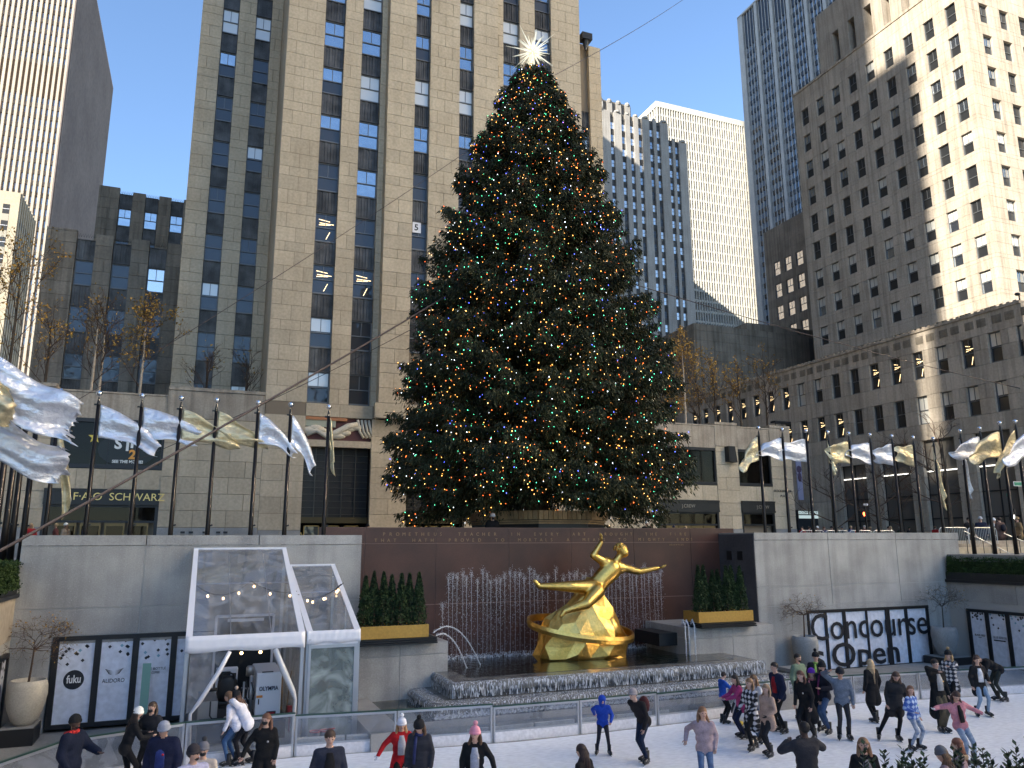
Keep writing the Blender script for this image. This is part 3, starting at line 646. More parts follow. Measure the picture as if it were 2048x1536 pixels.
# stepped grey tower
gt = thing('stepped_tower', (105, 165, ZP), 'stepped grey limestone tower with scalloped roof edges beside the fir tree', 'skyscraper')
GRY = rich('blue_grey_limestone', (.32,.30,.275), (.39,.37,.34), scale=.25, rand=.06, streak=.25, bump=0)
q = 1.65; gz = lambda z: (z-5.1)*q+5.1; gx = lambda x: x*q
tiers = [(56.0, 62.25, gz(77.0), 168.5), (56.0, 67.8, gz(73.8), 165.0), (67.8, 71.45, gz(70.9), 165.0)]
m = M(); m.box(gx(56)-4, gx(62.25), 168.7, 190, ZP, tiers[0][2]-.4); m.box(gx(56)-4, gx(67.8), 165.7, 190, ZP, tiers[1][2]-.4); m.box(gx(67.8), gx(71.45), 165.7, 190, ZP, tiers[2][2]-.4); part('wall', m, MORTG, gt)
W7 = [M().box(0, 1.25, 0, .05, 0, 1.9).box(.0,1.25,-.04,0,.9,.97,1).mesh('window', [g, GRM]) for g in (GL_B, GL_S, GL_D, GL_B, GL_S)]
S7 = M().box(0,1.25,0,.05,0,1.7).box(.2,.32,-.06,0,0,1.7).box(.56,.68,-.06,0,0,1.7).box(.92,1.04,-.06,0,0,1.7).mesh('spandrel', SPAN)
cols7 = [(57.05,71.7),(59.12,71.7),(60.7,71.7),(62.27,71.7),(64.35,71.8),(65.7,71.8),(67.95,69.6),(69.2,69.6)]
edges = [gx(56)-4]+[v for c7 in cols7 for v in (gx(c7[0]), gx(c7[0])+1.25)]+[gx(71.45)]
for i in range(0, len(edges), 2):
    x0, x1 = edges[i], edges[i+1]; 
    top = tiers[1][2] if x1 < gx(67.9) else tiers[2][2]
    if x0 < gx(67.8) < x1: top = tiers[1][2]; 
    m = M(); m.box(x0, x1, 165.0, 165.8, ZP, top-.5); m.tube([((x0+x1)/2, 165.4, top-.5), ((x0+x1)/2, 165.4, top)], min(.9, (x1-x0)/2), 8); part('pier', m, GRY, gt)
for (cx, zh) in cols7:
    nrow = 22
    for k in range(nrow):
        z = gz(zh)-FL*k-1.9
        if z < 55: break
        link('window', W7[rw.choice([0,1,1,0,1,4]) if k < 5 else rw.choice([1,1,4,1,2])], gt, (gx(cx), 165.5, z)); link('spandrel', S7, gt, (gx(cx), 165.45, z-1.76))
    link('spandrel', S7, gt, (gx(cx), 165.45, gz(zh)))
for i in range(4):
    x0 = gx(56)+i*2.8; m = M(); m.box(x0, x0+1.5, 168.2, 168.8, tiers[1][2]-1, tiers[0][2]-.6); m.ball((x0+.75, 168.5, tiers[0][2]-.6), .75, 8); part('crown_pier', m, GRY, gt, smooth=False)
m = M(); m.box(gx(56), gx(62.25), 168.6, 169, tiers[1][2]-1, tiers[0][2]-.9); part('crown_panel', m, SPAN, gt)
# blue glass tower with pale piers (long face recedes)
bt = thing('glass_tower', (170, 180, ZP), 'dark blue glass skyscraper striped with pale vertical piers', 'skyscraper')
BPIER = rich('pale_pier_stone', (.30,.30,.30), (.37,.37,.365), scale=.2, rand=.04, bump=0)
def bands(name, zc, lo, hi, scale):
    m, t, b = nodes(name); return m
BG1 = glassy('blue_glass', (.02,.05,.12), .42, .05, (.75,.88,1)); BG2 = plain('dark_spandrel_glass', (.02,.022,.028), .15)
zb = onX(1480, 34, 170)[2]; yb1 = onX(1480, 34, 170)[1]
m = M(); m.box(170.6, 215, 120, yb1, ZP, zb-.3); part('glass_wall', m, BG1, bt)
m = M(); m.box(170.25, 215, 120, yb1, zb-14, zb-.3); part('louvre_band', m, BG2, bt)
sp = M().box(170.3, 170.65, 120, yb1-.2, 0, 1.55).mesh('spandrel', BG2)
for k in range(44):
    z = zb-14-3.75*(k+1)
    if z > 25: link('spandrel', sp, bt, (0,0,z))
pp = M().box(169.6, 170.8, 0, 1.3, ZP, zb).mesh('pier', BPIER); pq = M().box(170.05, 170.7, 0, .22, ZP, zb-.5).mesh('mullion', BPIER)
for i in range(11):
    link('pier', pp, bt, (0, yb1-1.3-7.75*i, 0))
    for j in range(1, 5): link('mullion', pq, bt, (0, yb1-1.3-7.75*i+1.3-7.75*j/5-.4, 0))
m = M(); m.box(169.6, 215, yb1, yb1+1.2, ZP, zb); m.box(169.6, 215, 119, yb1+1.2, zb-.3, zb+.4); part('edge_wall', m, BPIER, bt)
# far striped tower on the other side
lt = thing('striped_tower', (-80, 262, ZP), 'huge sunlit striped skyscraper with a ribbed shaded side', 'skyscraper')
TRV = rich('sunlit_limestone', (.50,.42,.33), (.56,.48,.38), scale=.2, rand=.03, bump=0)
RIB = rich('shaded_side_stone', (.24,.19,.165), (.30,.24,.205), scale=.06, rand=0, bump=0)  # side stone darkened: its shade is painted into the colour
LG = glassy('striped_tower_glass', (.03,.03,.05), .3, .1); LSP = rich('striped_tower_spandrel', (.20,.19,.19), (.34,.32,.31), scale=.3, rand=.3, bump=0)
Xc = -49.8; zt = 204.8
m = M(); m.box(-150, Xc-.3, 263.2, 355, ZP, zt-.4); part('glass_wall', m, LG, lt)
pe = M().box(0, .72, 262, 263.3, ZP, zt).mesh('pier', TRV)
for i in range(44): link('pier', pe, lt, (Xc-.95-1.52*i, 0, 0))
sp = M().box(-150, Xc-.5, 262.85, 263.25, 0, 1.45).mesh('spandrel', LSP)
for k in range(52):
    z = zt-3.75*(k+1)
    if z > 8: link('spandrel', sp, lt, (0,0,z))
mz = (91.49-5.1)*1.747+5.1
m = M(); m.box(-150, Xc-1, 262.7, 263.0, mz-11.0, mz); part('mechanical_band', m, plain('bronze_louvre', (.16,.11,.07), .6), lt)
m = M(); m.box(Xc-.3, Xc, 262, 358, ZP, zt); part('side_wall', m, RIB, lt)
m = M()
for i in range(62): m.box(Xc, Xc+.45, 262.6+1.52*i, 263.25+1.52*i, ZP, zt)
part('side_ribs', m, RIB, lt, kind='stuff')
# small sunlit building at the frame's edge
sm_ = thing('office_building', (-48, 180, ZP), 'cream sunlit office building with a receding side of small windows, near the striped skyscraper', 'office building')
SUNL = rich('cream_limestone', (.50,.42,.30), (.57,.49,.36), scale=.2, rand=.05, bump=0)
m = M(); m.box(-75, -40, 180, 196, ZP, 78); part('wall', m, SUNL, sm_)
w8 = [M().box(0,1.25,-.03,.04,0,2.1).box(0,1.25,-.06,-.03,1.0,1.1,1).mesh('window', [g, WHT]) for g in (GL_B, GL_D, GL_W)]
s8 = M().box(0,1.25,-.03,.03,0,1.5).mesh('spandrel', plain('pale_spandrel', (.4,.37,.3), .8))
for cxx in (-42.9, -46.3, -49.7):
    for k in range(14):
        z = (44.0-5.1)*1.8+5.1-FL*k-2.1; link('window', w8[rw.choice([0,1,2])], sm_, (cxx, 180, z)); link('spandrel', s8, sm_, (cxx, 180, z-1.55)); 
w9 = M().box(-.03,.05,0,.9,0,1.9).mesh('side_window', plain('side_window_dark', (.07,.055,.035), .5))
for j in range(8):
    for k in range(16): link('side_window', w9, sm_, (-39.98, 181.2+1.85*j, 71-FL*k+.0))
m = M()
for j in range(9): m.box(-40, -39.75, 180.3+1.85*j, 180.75+1.85*j, ZP, 78.2)
part('side_pier', m, SUNL, sm_, kind='stuff')
# ---------------------------------------------------------------- added unseen blocks behind and beside the camera, shaped to cut the sunlight
def slab(name, label, u0, u1, H, X=-60, dep=26, mat=LIMED):
    t = thing(name, (X, (u0+u1)/2, ZP), label, 'office building')
    m = M(); m.box(X-dep, X, u0, u1, ZP, H); part('wall', m, mat, t)
    nn = max(1, int((u1-u0)/3.2)); p = M()
    for i in range(nn):
        y = u0+(u1-u0)*(i+.25)/nn
        for k in range(int((H-8)/3.8)): p.box(X-.02, X+.06, y, y+(u1-u0)/nn*.5, 6+k*3.8, 8.2+k*3.8)
    part('windows', p, GL_D, t, kind='stuff'); return t
slab('office_building', 'tallest unseen slab, added beyond the camera to keep sun off the tower', -23, 75, 165)
slab('office_building', 'unseen slab of middling height, added to edge the sunlit corner', -28.3, -23, 136)
slab('office_building', 'lower unseen block, added to close the foot of the sun gap', -31.1, -28.3, 78)
slab('office_building', 'broad unseen block, added behind the camera to bound the sun strip', -110, -46.5, 119, X=-84, dep=3)
slab('office_building', 'thin unseen block, added to cast a vertical shadow stripe', -64.5, -62.5, 170, X=-88, dep=3)
# added mirror tower, out of view, reflecting warm sun over the tower and rink
gtw = thing('sun_mirror_tower', (92, -30, ZP), 'unseen bronze mirror tower added behind the camera to reflect sun onto the plaza', 'skyscraper')
MIR, t_, b_ = nodes('bronze_mirror_glass'); b_.inputs['Base Color'].default_value = (.95,.84,.66,1); b_.inputs['Metallic'].default_value = 1; b_.inputs['Roughness'].default_value = .11
_n = t_.nodes.new('ShaderNodeTexNoise'); _n.inputs['Scale'].default_value = .055; _n.inputs['Detail'].default_value = 3
_g = t_.nodes.new('ShaderNodeNewGeometry'); t_.links.new(_g.outputs['Position'], _n.inputs['Vector'])
_r = t_.nodes.new('ShaderNodeValToRGB'); _r.color_ramp.elements[0].position = .42; _r.color_ramp.elements[1].position = .56; _r.color_ramp.elements[0].color = (.28,.23,.17,1); _r.color_ramp.elements[1].color = (1,.88,.70,1)  # noise tint breaks the reflected sun into soft patches
t_.links.new(_n.outputs[0], _r.inputs[0]); t_.links.new(_r.outputs[0], b_.inputs['Base Color'])
m = M(); m.box(92, 120, -95, 28, ZP, 150); part('glass_wall', m, MIR, gtw)
m = M()
for i in range(31): m.box(91.9, 92, -95+4.1*i, -94.7+4.1*i, ZP, 150)
part('mullions', m, DKM, gtw, kind='stuff')
# ================================================================ the sunken rink: floor, walls, fountain
XL, XR, YW, YB = -4.65, 31.2, 26.0, 28.3
m = M(); m.box(XL-.6, XR+1.4, -4, YB+.4, -.5, -.006); struct('rink_pavement', m, CONC)
m = M(); m.box(XL-.6, XR+1.4, -2.6, 4.7, 0.01, 3.2); m.box(XL-.6, XR+1.4, 4.7, 5.6, 0.01, 2.85); struct('promenade', m, CONC)
m = M(); m.box(3.2, 9.5, 4.75, 5.45, 2.85, 2.98); solo('planter_trough', m, DKM, 'dark trough at the promenade edge under the glossy shrubs', 'planter')
ICE = rich('skated_ice', (.87,.89,.94), (.95,.96,.98), r=.42, scale=.35, rand=0, bump=.10, fine=14, stretch=(1,2.2,1), spec=.5)
# fence line, also the rim of the ice
ftop = [(-60,1545),(0,1516),(130,1480),(330,1450),(600,1430),(820,1421),(1036,1410),(1200,1397),(1366,1383),(1600,1357),(1760,1348),(1890,1342),(2048,1334),(2200,1327)]
FP = [onZ(x, y, z) for (x, y), z in zip(ftop, (1.0,1.0,1.0,.98,.94,.91,.88,.86,.83,.83,.83,.83,.83,.83))]; FP = [(p[0], p[1]) for p in FP]
m = M(); poly = [(x, y-.12) for x, y in FP]+[(FP[-1][0], -3.5), (FP[0][0], -3.5)]; m.prism(poly, -.2, 0.0); struct('ice', m, ICE)
def fit_text(s, x0, x1, z0, z1, y, parent, mat, plane='y', name='lettering', bold=0, ext=.006):
    me = text_mesh(s, 1, ext, mat, bold=bold); v = np.array([p.co[:] for p in me.vertices]); lo, hi = v.min(0), v.max(0)
    sx = (abs(x1-x0))/(hi[0]-lo[0]); sy = (z1-z0)/(hi[1]-lo[1])
    for p in me.vertices: p.co = ((p.co[0]-lo[0])*sx, (p.co[1]-lo[1])*sy, p.co[2])
    o = link(name, me, parent, (x0, y, z0) if plane == 'y' else (y, x0, z0)); o.rotation_euler = (PI/2, 0, 0) if plane == 'y' else ((PI/2, 0, -PI/2) if plane == 'x-' else (PI/2, 0, PI/2)); return o
# ---- granite retaining walls built of large slabs
def gran_wall(name, label, x0, x1, top, holes, seed):
    t = thing(name, ((x0+x1)/2, YW, 0), label, 'wall')
    a = Ashlar(t, GRAN, 200, 'granite_slab'); c = M(); xs = sorted({x0, x1}|{h for q in holes for h in q[:2]})
    for xa, xb in zip(xs[:-1], xs[1:]):
        z0 = 0
        for h in holes:
            if h[0] <= xa+.01 and xb-.01 <= h[1]: z0 = h[3]
        c.box(xa, xb, YW+.02, YW+.5, z0, top-.3)
    part('joint_backing', c, GRANJ, t)
    c = M(); c.box(x0, x1, YW+.5, YB-.02, 2.7, top-.35); part('wall_core', c, GRAN, t)
    for h in holes:
        c = M(); c.box(h[0]-.1, h[1]+.1, YW+1.6, YW+1.75, -.1, 2.7); c.box(h[0]-.1, h[0]-.02, YW+.3, YW+1.6, -.1, 2.7); c.box(h[1]+.02, h[1]+.1, YW+.3, YW+1.6, -.1, 2.7); c.box(h[0]-.1, h[1]+.1, YW+.31, YW+1.75, 2.6, 2.7); part('dark_interior', c, plain('dark_interior', (.015,.014,.013), .9), t)
        c = M(); c.box(h[0], h[1], YW+.01, YW+.3, h[3]-.2, h[3]); part('lintel', c, GRAN, t)
    n = max(2, round((x1-x0)/3.45)); cuts = sorted(set([x0]+[x0+(x1-x0)*i/n for i in range(1, n)]+[x1]))
    for xa, xb in zip(cuts[:-1], cuts[1:]):
        a.one(xa+.012, xb-.012 if xb < x1 else xb, YW-.02, YB+.1, top-.29, top)
        a.one(xa+.012, xb-.012 if xb < x1 else xb, YW, YW+.3, 3.32, top-.31)
        a.one(xa+.012, xb-.012 if xb < x1 else xb, YW, YW+.3, 2.56, 3.30)
    segs = []
    x = x0
    for h in sorted(holes): segs.append((x, h[0])); x = h[1]
    segs.append((x, x1))
    for xa, xb in segs:
        if xb-xa > .1:
            k = max(1, round((xb-xa)/2.2))
            for i in range(k): a.one(xa+(xb-xa)*i/k+.012, xa+(xb-xa)*(i+1)/k-.012, YW, YW+.3, 0, 2.54)
    return t
gl = gran_wall('granite_wall', 'grey granite retaining wall above the fried chicken and coffee window panels', XL, 5.0, 5.36, [(-3.62, 2.9, 0, 2.54)], 1)
gr = gran_wall('granite_wall', 'grey granite retaining wall above the big lettered window panels', 20.8, 32.2, 5.45, [(23.2, 29.9, 0, 2.54)], 2)
m = M(); m.box(20.78, 20.95, YW+.02, YB+.1, 0.9, 5.4); part('return_face', m, rich('slate_return', (.07,.07,.08), (.10,.10,.11), r=.6, rand=0, bump=.05), gr)
for z in (3.55, 4.35):
    for y in (26.75, 27.45): m = M(); m.box(20.76, 20.785, y, y+.32, z, z+.36); part('lamp_recess', m, BLK, gr)
# side walls
def side_wall(name, label, X, sgn, top):
    t = thing(name, (X, 12, 0), label, 'wall'); m = M()
    m.box(X, X+sgn*.6, -3, YW, 0, top); part('wall_core', m, GRANJ, t)
    a = Ashlar(t, GRAN if sgn > 0 else LIMEG, 80, 'granite_slab')
    for i in range(9):
        y0 = YW-3.2*(i+1); 
        for z0, z1 in ((2.5, top-.02),) if 0 <= i < 3 else ((0,2.5),(2.5, top-.02)): a.one(X-sgn*.02 if sgn > 0 else X-.02*-1-.02, X+.02 if sgn > 0 else X+.02, y0+.012, y0+3.18, z0+.01, z1-.01)
    return t
sl_ = side_wall('granite_side_wall', 'pale stone side wall of the rink below the clipped box hedge', XL, -1, 3.68)
sr_ = side_wall('granite_side_wall', 'dark grey granite side wall of the rink below the long low hedge', XR, 1, 3.3)
m = M(); m.box(XL-.6, XL+.03, 14, YW, 3.68, 4.0); m.box(XL-.6, XL+.1, 14, YW-.0, 3.66, 3.76); m.box(-6.2, -5.5, 14, YW, 3.5, 4.4); solo('planter_trough', m, DKM, 'long dark metal trough holding the clipped hedge above the pale side wall', 'planter')
m = M(); m.box(XR-.12, XR+1.2, 8, YW-.02, 3.3, 3.42); m.box(XR-.04, XR+1.15, 8, YW-.02, 3.42, 3.72); solo('planter_trough', m, BLK, 'long black metal trough holding the low hedge above the dark side wall', 'planter')
m = M(); m.box(XR+1.15, XR+1.6, 4, 27.5, 3.3, 4.45); struct('terrace_kerb', m, CONC)
# ---- red granite wall behind the fountain
red = thing('red_granite_wall', (12.9, YB, 0), 'polished red-brown granite wall with an inscription behind the gilded figure', 'wall')
m = M(); m.box(4.0, 21.6, YB+.02, YB+.6, .5, 5.66); part('joint_backing', m, REDJ, red)
a = Ashlar(red, RED, 60, 'granite_slab'); cuts = [4.0,5.55,8.2,11.1,13.75,16.6,19.35,21.6]
for xa, xb in zip(cuts[:-1], cuts[1:]):
    for z0, z1 in ((.5,2.9),(2.92,5.08),(5.1,5.66)): a.one(xa+.008, xb-.008, YB, YB+.4, z0, z1-.012)
BLT = plain('inscription_gilt', (.30,.19,.10), .5, .4)
for txt, x0, x1, z0 in (('PROMETHEUS  TEACHER  IN  EVERY  ART  BROUGHT  THE  FIRE', 6.2, 19.3, 5.36), ('THAT  HATH  PROVED  TO  MORTALS  A  MEANS  TO  MIGHTY  ENDS', 5.9, 19.6, 5.14)):
    n = len(txt)
    for i, ch in enumerate(txt):
        if ch != ' ': lettering(ch, .17, (x0+(x1-x0)*i/n, YB-.006, z0), red, BLT, ext=.004, name='letter')
lettering('AESCHYLUS', .09, (18.3, YB-.006, 4.95), red, BLT, ext=.004, track=1.6)
# ---- plinths with planters left and right of the statue
def plinth(x0, x1, label):
    t = thing('fountain_plinth', ((x0+x1)/2, 25.6, 0), label, 'plinth'); m = M(); m.box(x0+.02, x1-.02, 25.23, 28.3, 0, 1.9); part('joint_backing', m, GRANJ, t)
    a = Ashlar(t, GRAN, 40, 'granite_slab'); xs = [x0, x0+(x1-x0)*.5, x1]
    for xa, xb in zip(xs[:-1], xs[1:]): a.one(xa+.01, xb-.01 if xb < x1 else x1, 25.2, 28.3, 1.62, 1.98); a.one(xa+.01, xb-.01 if xb < x1 else x1, 25.2, 26, 0, 1.6)
    a.one(x0-.005, x0+.2, 25.21, 28.3, 0, 1.6); a.one(x1-.2, x1+.005, 25.21, 28.3, 0, 1.6); return t
plinth(4.6, 7.75, 'grey granite fountain plinth nearer the clear plastic tent'); plinth(17.0, 20.8, 'grey granite fountain plinth nearer the lettered wall panels')
CONI = rich('conifer_needles', (.012,.028,.010), (.035,.065,.018), scale=5, rand=.15, bump=0)
def leafcloud(n, fn, size, seed, aspect=.45):
    r = np.random.default_rng(seed); c = fn(r, n); d = r.normal(size=(n,3)); d /= np.linalg.norm(d, axis=1)[:,None]
    e = r.normal(size=(n,3)); e -= (e*d).sum(1)[:,None]*d; e /= np.linalg.norm(e, axis=1)[:,None]
    s = size*(.6+.8*r.random(n))[:,None]; v = np.stack([c-e*s*aspect, c+d*s, c+e*s*aspect, c-d*s*.5], 1).reshape(-1,3)
    return v
def quads(name, v, mats, parent=None, mi=None, kind=None):
    n = len(v)//4; me = D.meshes.new(name); me.vertices.add(len(v)); me.vertices.foreach_set('co', v.astype(np.float32).ravel())
    me.loops.add(n*4); me.loops.foreach_set('vertex_index', np.arange(n*4, dtype=np.int32)); me.polygons.add(n)
    me.polygons.foreach_set('loop_start', np.arange(0, n*4, 4, dtype=np.int32)); me.polygons.foreach_set('loop_total', np.full(n, 4, np.int32))
    for m_ in (mats if isinstance(mats, list) else [mats]): me.materials.append(m_)
    if mi is not None: me.polygons.foreach_set('material_index', mi.astype(np.int32))
    me.update(calc_edges=True); o = link(name, me, parent); return tag(o, kind=kind)
def conifer(x, y, z, h, r0, label, seed):
    t = thing('conifer_shrub', (x, y, z), label, 'shrub', 'narrow evergreens in the gold planters')
    m = M(); m.tube([(x,y,z),(x,y,z+h*.8)], [.03,.01], 6); part('trunk', m, TRUNK, t)
    def fn(r, n):
        u = r.random(n)**.75; a = r.random(n)*2*PI; rr = r0*(1-u**1.35*.93)*(.75+.3*np.sin(a*5+seed+u*9)*.4+.25*r.random(n))*np.sqrt(.35+.65*r.random(n))
        return np.stack([x+rr*np.cos(a), y+rr*np.sin(a), z+.02+u*h], 1)
    quads('crown', leafcloud(2600, fn, .05, seed), CONI, t)
TRUNK = rich('bark', (.05,.035,.025), (.10,.075,.05), scale=4, rand=.1, bump=.4)
def planter(x0, x1, y0, y1, lab, lab2, seed, n):
    m = M(); z0, z1 = 2.17, 2.55; m.box(x0, x1, y0, y0+.04, z0, z1); m.box(x0, x1, y1-.04, y1, z0, z1); m.box(x0, x0+.04, y0+.04, y1-.04, z0, z1); m.box(x1-.04, x1, y0+.04, y1-.04, z0, z1); m.box(x0+.04, x1-.04, y0+.04, y1-.04, z0, z1-.06, 1)
    t = thing('gold_planter', ((x0+x1)/2, (y0+y1)/2, 1.98), lab, 'planter'); part('box', m, [GOLDP, BLK], t)
    b = M(); 
    for k in range(3): b.box(x0-.0, x1+.25 if seed == 1 else x1, y0-.12-.03*k, y1, 1.985+.062*(2-k), 2.03+.062*(2-k))
    part('base_slat', b, BLK, t)
    r = random.Random(seed)
    for i in range(n): conifer(x0+.3+(x1-x0-.55)*i/(n-1), y0+.35+.12*(i % 2), z1-.06, 1.52+.2*r.random(), .31, lab2[i], seed*50+i)
ords = ['first','second','third','fourth','fifth','sixth','seventh','eighth']
planter(4.75, 7.05, 25.0, 26.0, 'gold planter box of evergreens beside the plastic tent', ['narrow dark evergreen, %s from the tent in the gold planter' % o for o in ords], 1, 7)
planter(17.3, 19.75, 25.0, 26.0, 'gold planter box of evergreens beside the dark slate return', ['narrow dark evergreen, %s from the statue in the farther gold planter' % o for o in ords], 2, 7)
# ---- basins
WATER, t_, b_ = nodes('pool_water'); b_.inputs['Base Color'].default_value = (.012,.016,.012,1); b_.inputs['Roughness'].default_value = .06; b_.inputs['Specular IOR Level'].default_value = .7
_n = t_.nodes.new('ShaderNodeTexNoise'); _n.inputs['Scale'].default_value = 5; _n.inputs['Detail'].default_value = 4; _g = t_.nodes.new('ShaderNodeNewGeometry'); t_.links.new(_g.outputs['Position'], _n.inputs['Vector'])
_b = t_.nodes.new('ShaderNodeBump'); _b.inputs['Strength'].default_value = .35; _b.inputs['Distance'].default_value = .05; t_.links.new(_n.outputs[0], _b.inputs['Height']); t_.links.new(_b.outputs[0], b_.inputs['Normal'])
def rim_poly(x0, x1, y0, y1, c=0): return [(x0, y1), (x0, y0), (x1, y0), (x1, y1)]
fb = thing('fountain_basin', (12.9, 24, 0), 'stepped granite fountain basin with water sheeting over its rounded rims', 'fountain')
def rounded_rim(x0, x1, y0, y1, zt, th, mat, name):
    m = M(); r = th/2
    m.box(x0+r, x1-r, y0+r, y1, zt-th, zt)
    for a, b in (((x0+r, y1, zt-r),(x0+r, y0+r, zt-r)), ((x0+r, y0+r, zt-r),(x1-r, y0+r, zt-r)), ((x1-r, y0+r, zt-r),(x1-r, y1, zt-r))): m.tube([a, b], r, 14)
    m.ball((x0+r, y0+r, zt-r), r, 14); m.ball((x1-r, y0+r, zt-r), r, 14); part(name, m, mat, fb, smooth=False)
t1 = (7.2, 18.55, 23.0, 25.5); t2 = (6.45, 19.3, 22.3, 25.3)
rounded_rim(*t1, 1.05, .30, WETG, 'upper_rim'); rounded_rim(*t2, .62, .30, WETG, 'middle_rim')
m = M(); m.box(t1[0]+.35, t1[1]-.35, t1[2]+.35, 25.4, .3, .76); m.box(t2[0]+.35, t2[1]-.35, t2[2]+.35, 25.3, 0, .34); part('riser', m, BLK, fb)
m = M(); m.box(7.76, 16.99, 25.3, 28.3, .5, .7); m.box(7.9, 17.9, 24.0, 25.5, .5, .7); part('upper_pool_floor', m, WETG, fb)
m = M(); m.box(7.76, 16.99, 25.49, 28.29, .7, .995); m.box(7.95, 17.8, 23.75, 25.49, 1.052, 1.058); part('upper_water', m, WATER, fb)
m = M(); m.box(5.2, 20.9, 21.3, 25.2, -.3, .30); part('lower_water', m, plain('murky_water', (.045,.045,.03), .08), fb)
m = M(); m.box(4.35, 21.7, 20.55, 21.35, -.1, .42); m.box(4.35, 5.2, 21.35, 25.2, -.1, .42); m.box(20.9, 21.7, 21.35, 25.2, -.1, .42); part('coping', m, GRAN2, fb)
WSH, t_, b_ = nodes('falling_water'); N, L = t_.nodes, t_.links
b_.inputs['Base Color'].default_value = (.75,.77,.80,1); b_.inputs['Roughness'].default_value = .15
_g = N.new('ShaderNodeNewGeometry'); _m = N.new('ShaderNodeMapping'); _m.inputs['Scale'].default_value = (16, 16, 2.2); L.new(_g.outputs['Position'], _m.inputs[0])
_n = N.new('ShaderNodeTexNoise'); _n.inputs['Scale'].default_value = 1.6; _n.inputs['Detail'].default_value = 8; _n.inputs['Distortion'].default_value = .6; L.new(_m.outputs[0], _n.inputs['Vector'])
_r = N.new('ShaderNodeMapRange'); _r.inputs[1].default_value = .44; _r.inputs[2].default_value = .70; _r.inputs[3].default_value = .03; _r.inputs[4].default_value = .95; L.new(_n.outputs[0], _r.inputs[0]); L.new(_r.outputs[0], b_.inputs['Alpha'])
def sheet(path, profile, name):
    """a sheet of falling water along a plan path; profile is (outward, z)"""
    m = M(); vs = []; r = random.Random(3); P = []
    for (xa, ya), (xb, yb) in zip(path[:-1], path[1:]):
        L_ = math.hypot(xb-xa, yb-ya); n = max(1, int(L_/.09)); nx, ny = (yb-ya)/L_, -(xb-xa)/L_
        for i in range(n+1): P.append((xa+(xb-xa)*i/n, ya+(yb-ya)*i/n, nx, ny))
    for (x, y, nx, ny) in P:
        w = r.uniform(-.02,.03)
        for k, (o, z) in enumerate(profile): vs.append((x-nx*(-o-w*k*.4), y-ny*(-o-w*k*.4), z))
    K = len(profile); fs = [(i*K+k, (i+1)*K+k, (i+1)*K+k+1, i*K+k+1) for i in range(len(P)-1) for k in range(K-1)]
    m.add(vs, fs); part(name, m, WSH, fb, smooth=True)
sheet([(t1[0],25.3),(t1[0],t1[2]),(t1[1],t1[2]),(t1[1],25.3)], [(-.16,1.057),(-.04,1.04),(.01,.97),(.03,.85),(.05,.64)], 'water_sheet')
sheet([(t2[0],25.2),(t2[0],t2[2]),(t2[1],t2[2]),(t2[1],25.2)], [(-.5,.63),(-.12,.628),(-.02,.60),(.02,.54),(.03,.42),(.06,.30)], 'water_sheet')
SPR = plain('spray', (.80,.82,.86), .3, alpha=.7)
def droplets(n, fn, s0, seed):
    r = np.random.default_rng(seed); return leafcloud(n, fn, s0, seed, .7)
v = droplets(5200, lambda r, n: np.stack([t2[0]+(t2[1]-t2[0])*r.random(n), t2[2]-.05-.28*r.random(n)**1.6, .31+.10*r.random(n)**2.5], 1), .028, 5)
quads('splash_foam', v, SPR, fb, kind='stuff')
v = droplets(2200, lambda r, n: np.stack([7.8+9.1*r.random(n), 28.2-.5*r.random(n)**2, 1.0+.14*r.random(n)**2], 1), .03, 6)
quads('splash_foam', v, SPR, fb, kind='stuff')
# jets along the wall
jr = random.Random(11)
nj = 50
for i in range(nj):
    x = 8.35+9.2*i/(nj-1)+jr.uniform(-.04,.04)
    if 12.4 < x < 13.2 and i % 2: continue
    zt = 3.95+jr.uniform(-.18,.22)+(-1.0 if i == 0 else 0); y = 27.85
    j = thing('water_jet', (x, y, 1.0), 'thin fountain jet falling in beads before the red wall', 'water jet', 'row of fountain jets before the red granite wall')
    m = M(); m.tube([(x, y, 1.0), (x+.01, y, 2.2), (x, y, zt-.1)], [.004,.004,.009], 5)
    part('stream', m, SPR, j)
    def fn(r, n, x=x, zt=zt): u = r.random(n)**2.6; return np.stack([x-.02+r.normal(size=n)*(.045+.05*u), y-.06+r.normal(size=n)*.05, zt-.04-u*(zt-1.1)+r.normal(size=n)*.07*(1-u)], 1)
    quads('beads', droplets(330, fn, .015, 100+i), SPR, j, kind='stuff')
def arc(pts, r, lab):
    j = thing('water_jet', pts[0], lab, 'water jet'); m = M(); m.tube(pts, r, 6); part('stream', m, SPR, j)
    def fn(rr, n):
        P = np.array(pts); k = rr.random(n)*(len(P)-1.001); i = k.astype(int); return P[i]+(P[i+1]-P[i])*(k-i)[:,None]+rr.normal(size=(n,3))*.02
    quads('beads', droplets(220, fn, .02, int(pts[0][0]*77) % 1000), SPR, j, kind='stuff')
def para(p0, p1, hgt, n=12): return [tuple(p0[k]+(p1[k]-p0[k])*i/n+(hgt*4*(i/n)*(1-i/n) if k == 2 else 0) for k in range(3)) for i in range(n+1)]
arc(para((7.4,25.35,2.15),(8.58,25.7,1.0),.42), .016, 'nearer arching spout from the tent-side plinth'); arc(para((7.4,25.7,2.2),(9.26,26.3,1.0),.62), .016, 'longer arching spout from the tent-side plinth')
for k, xx in enumerate((16.75,16.9,17.15)): arc([(xx+.12,25.5,2.1),(xx+.05,25.3,2.27),(xx,25.1,2.1),(xx-.03,25.05,1.6),(xx-.03,25.05,1.06)], .02, ['outermost','middle','innermost'][k]+' short spout falling from the farther plinth corner')
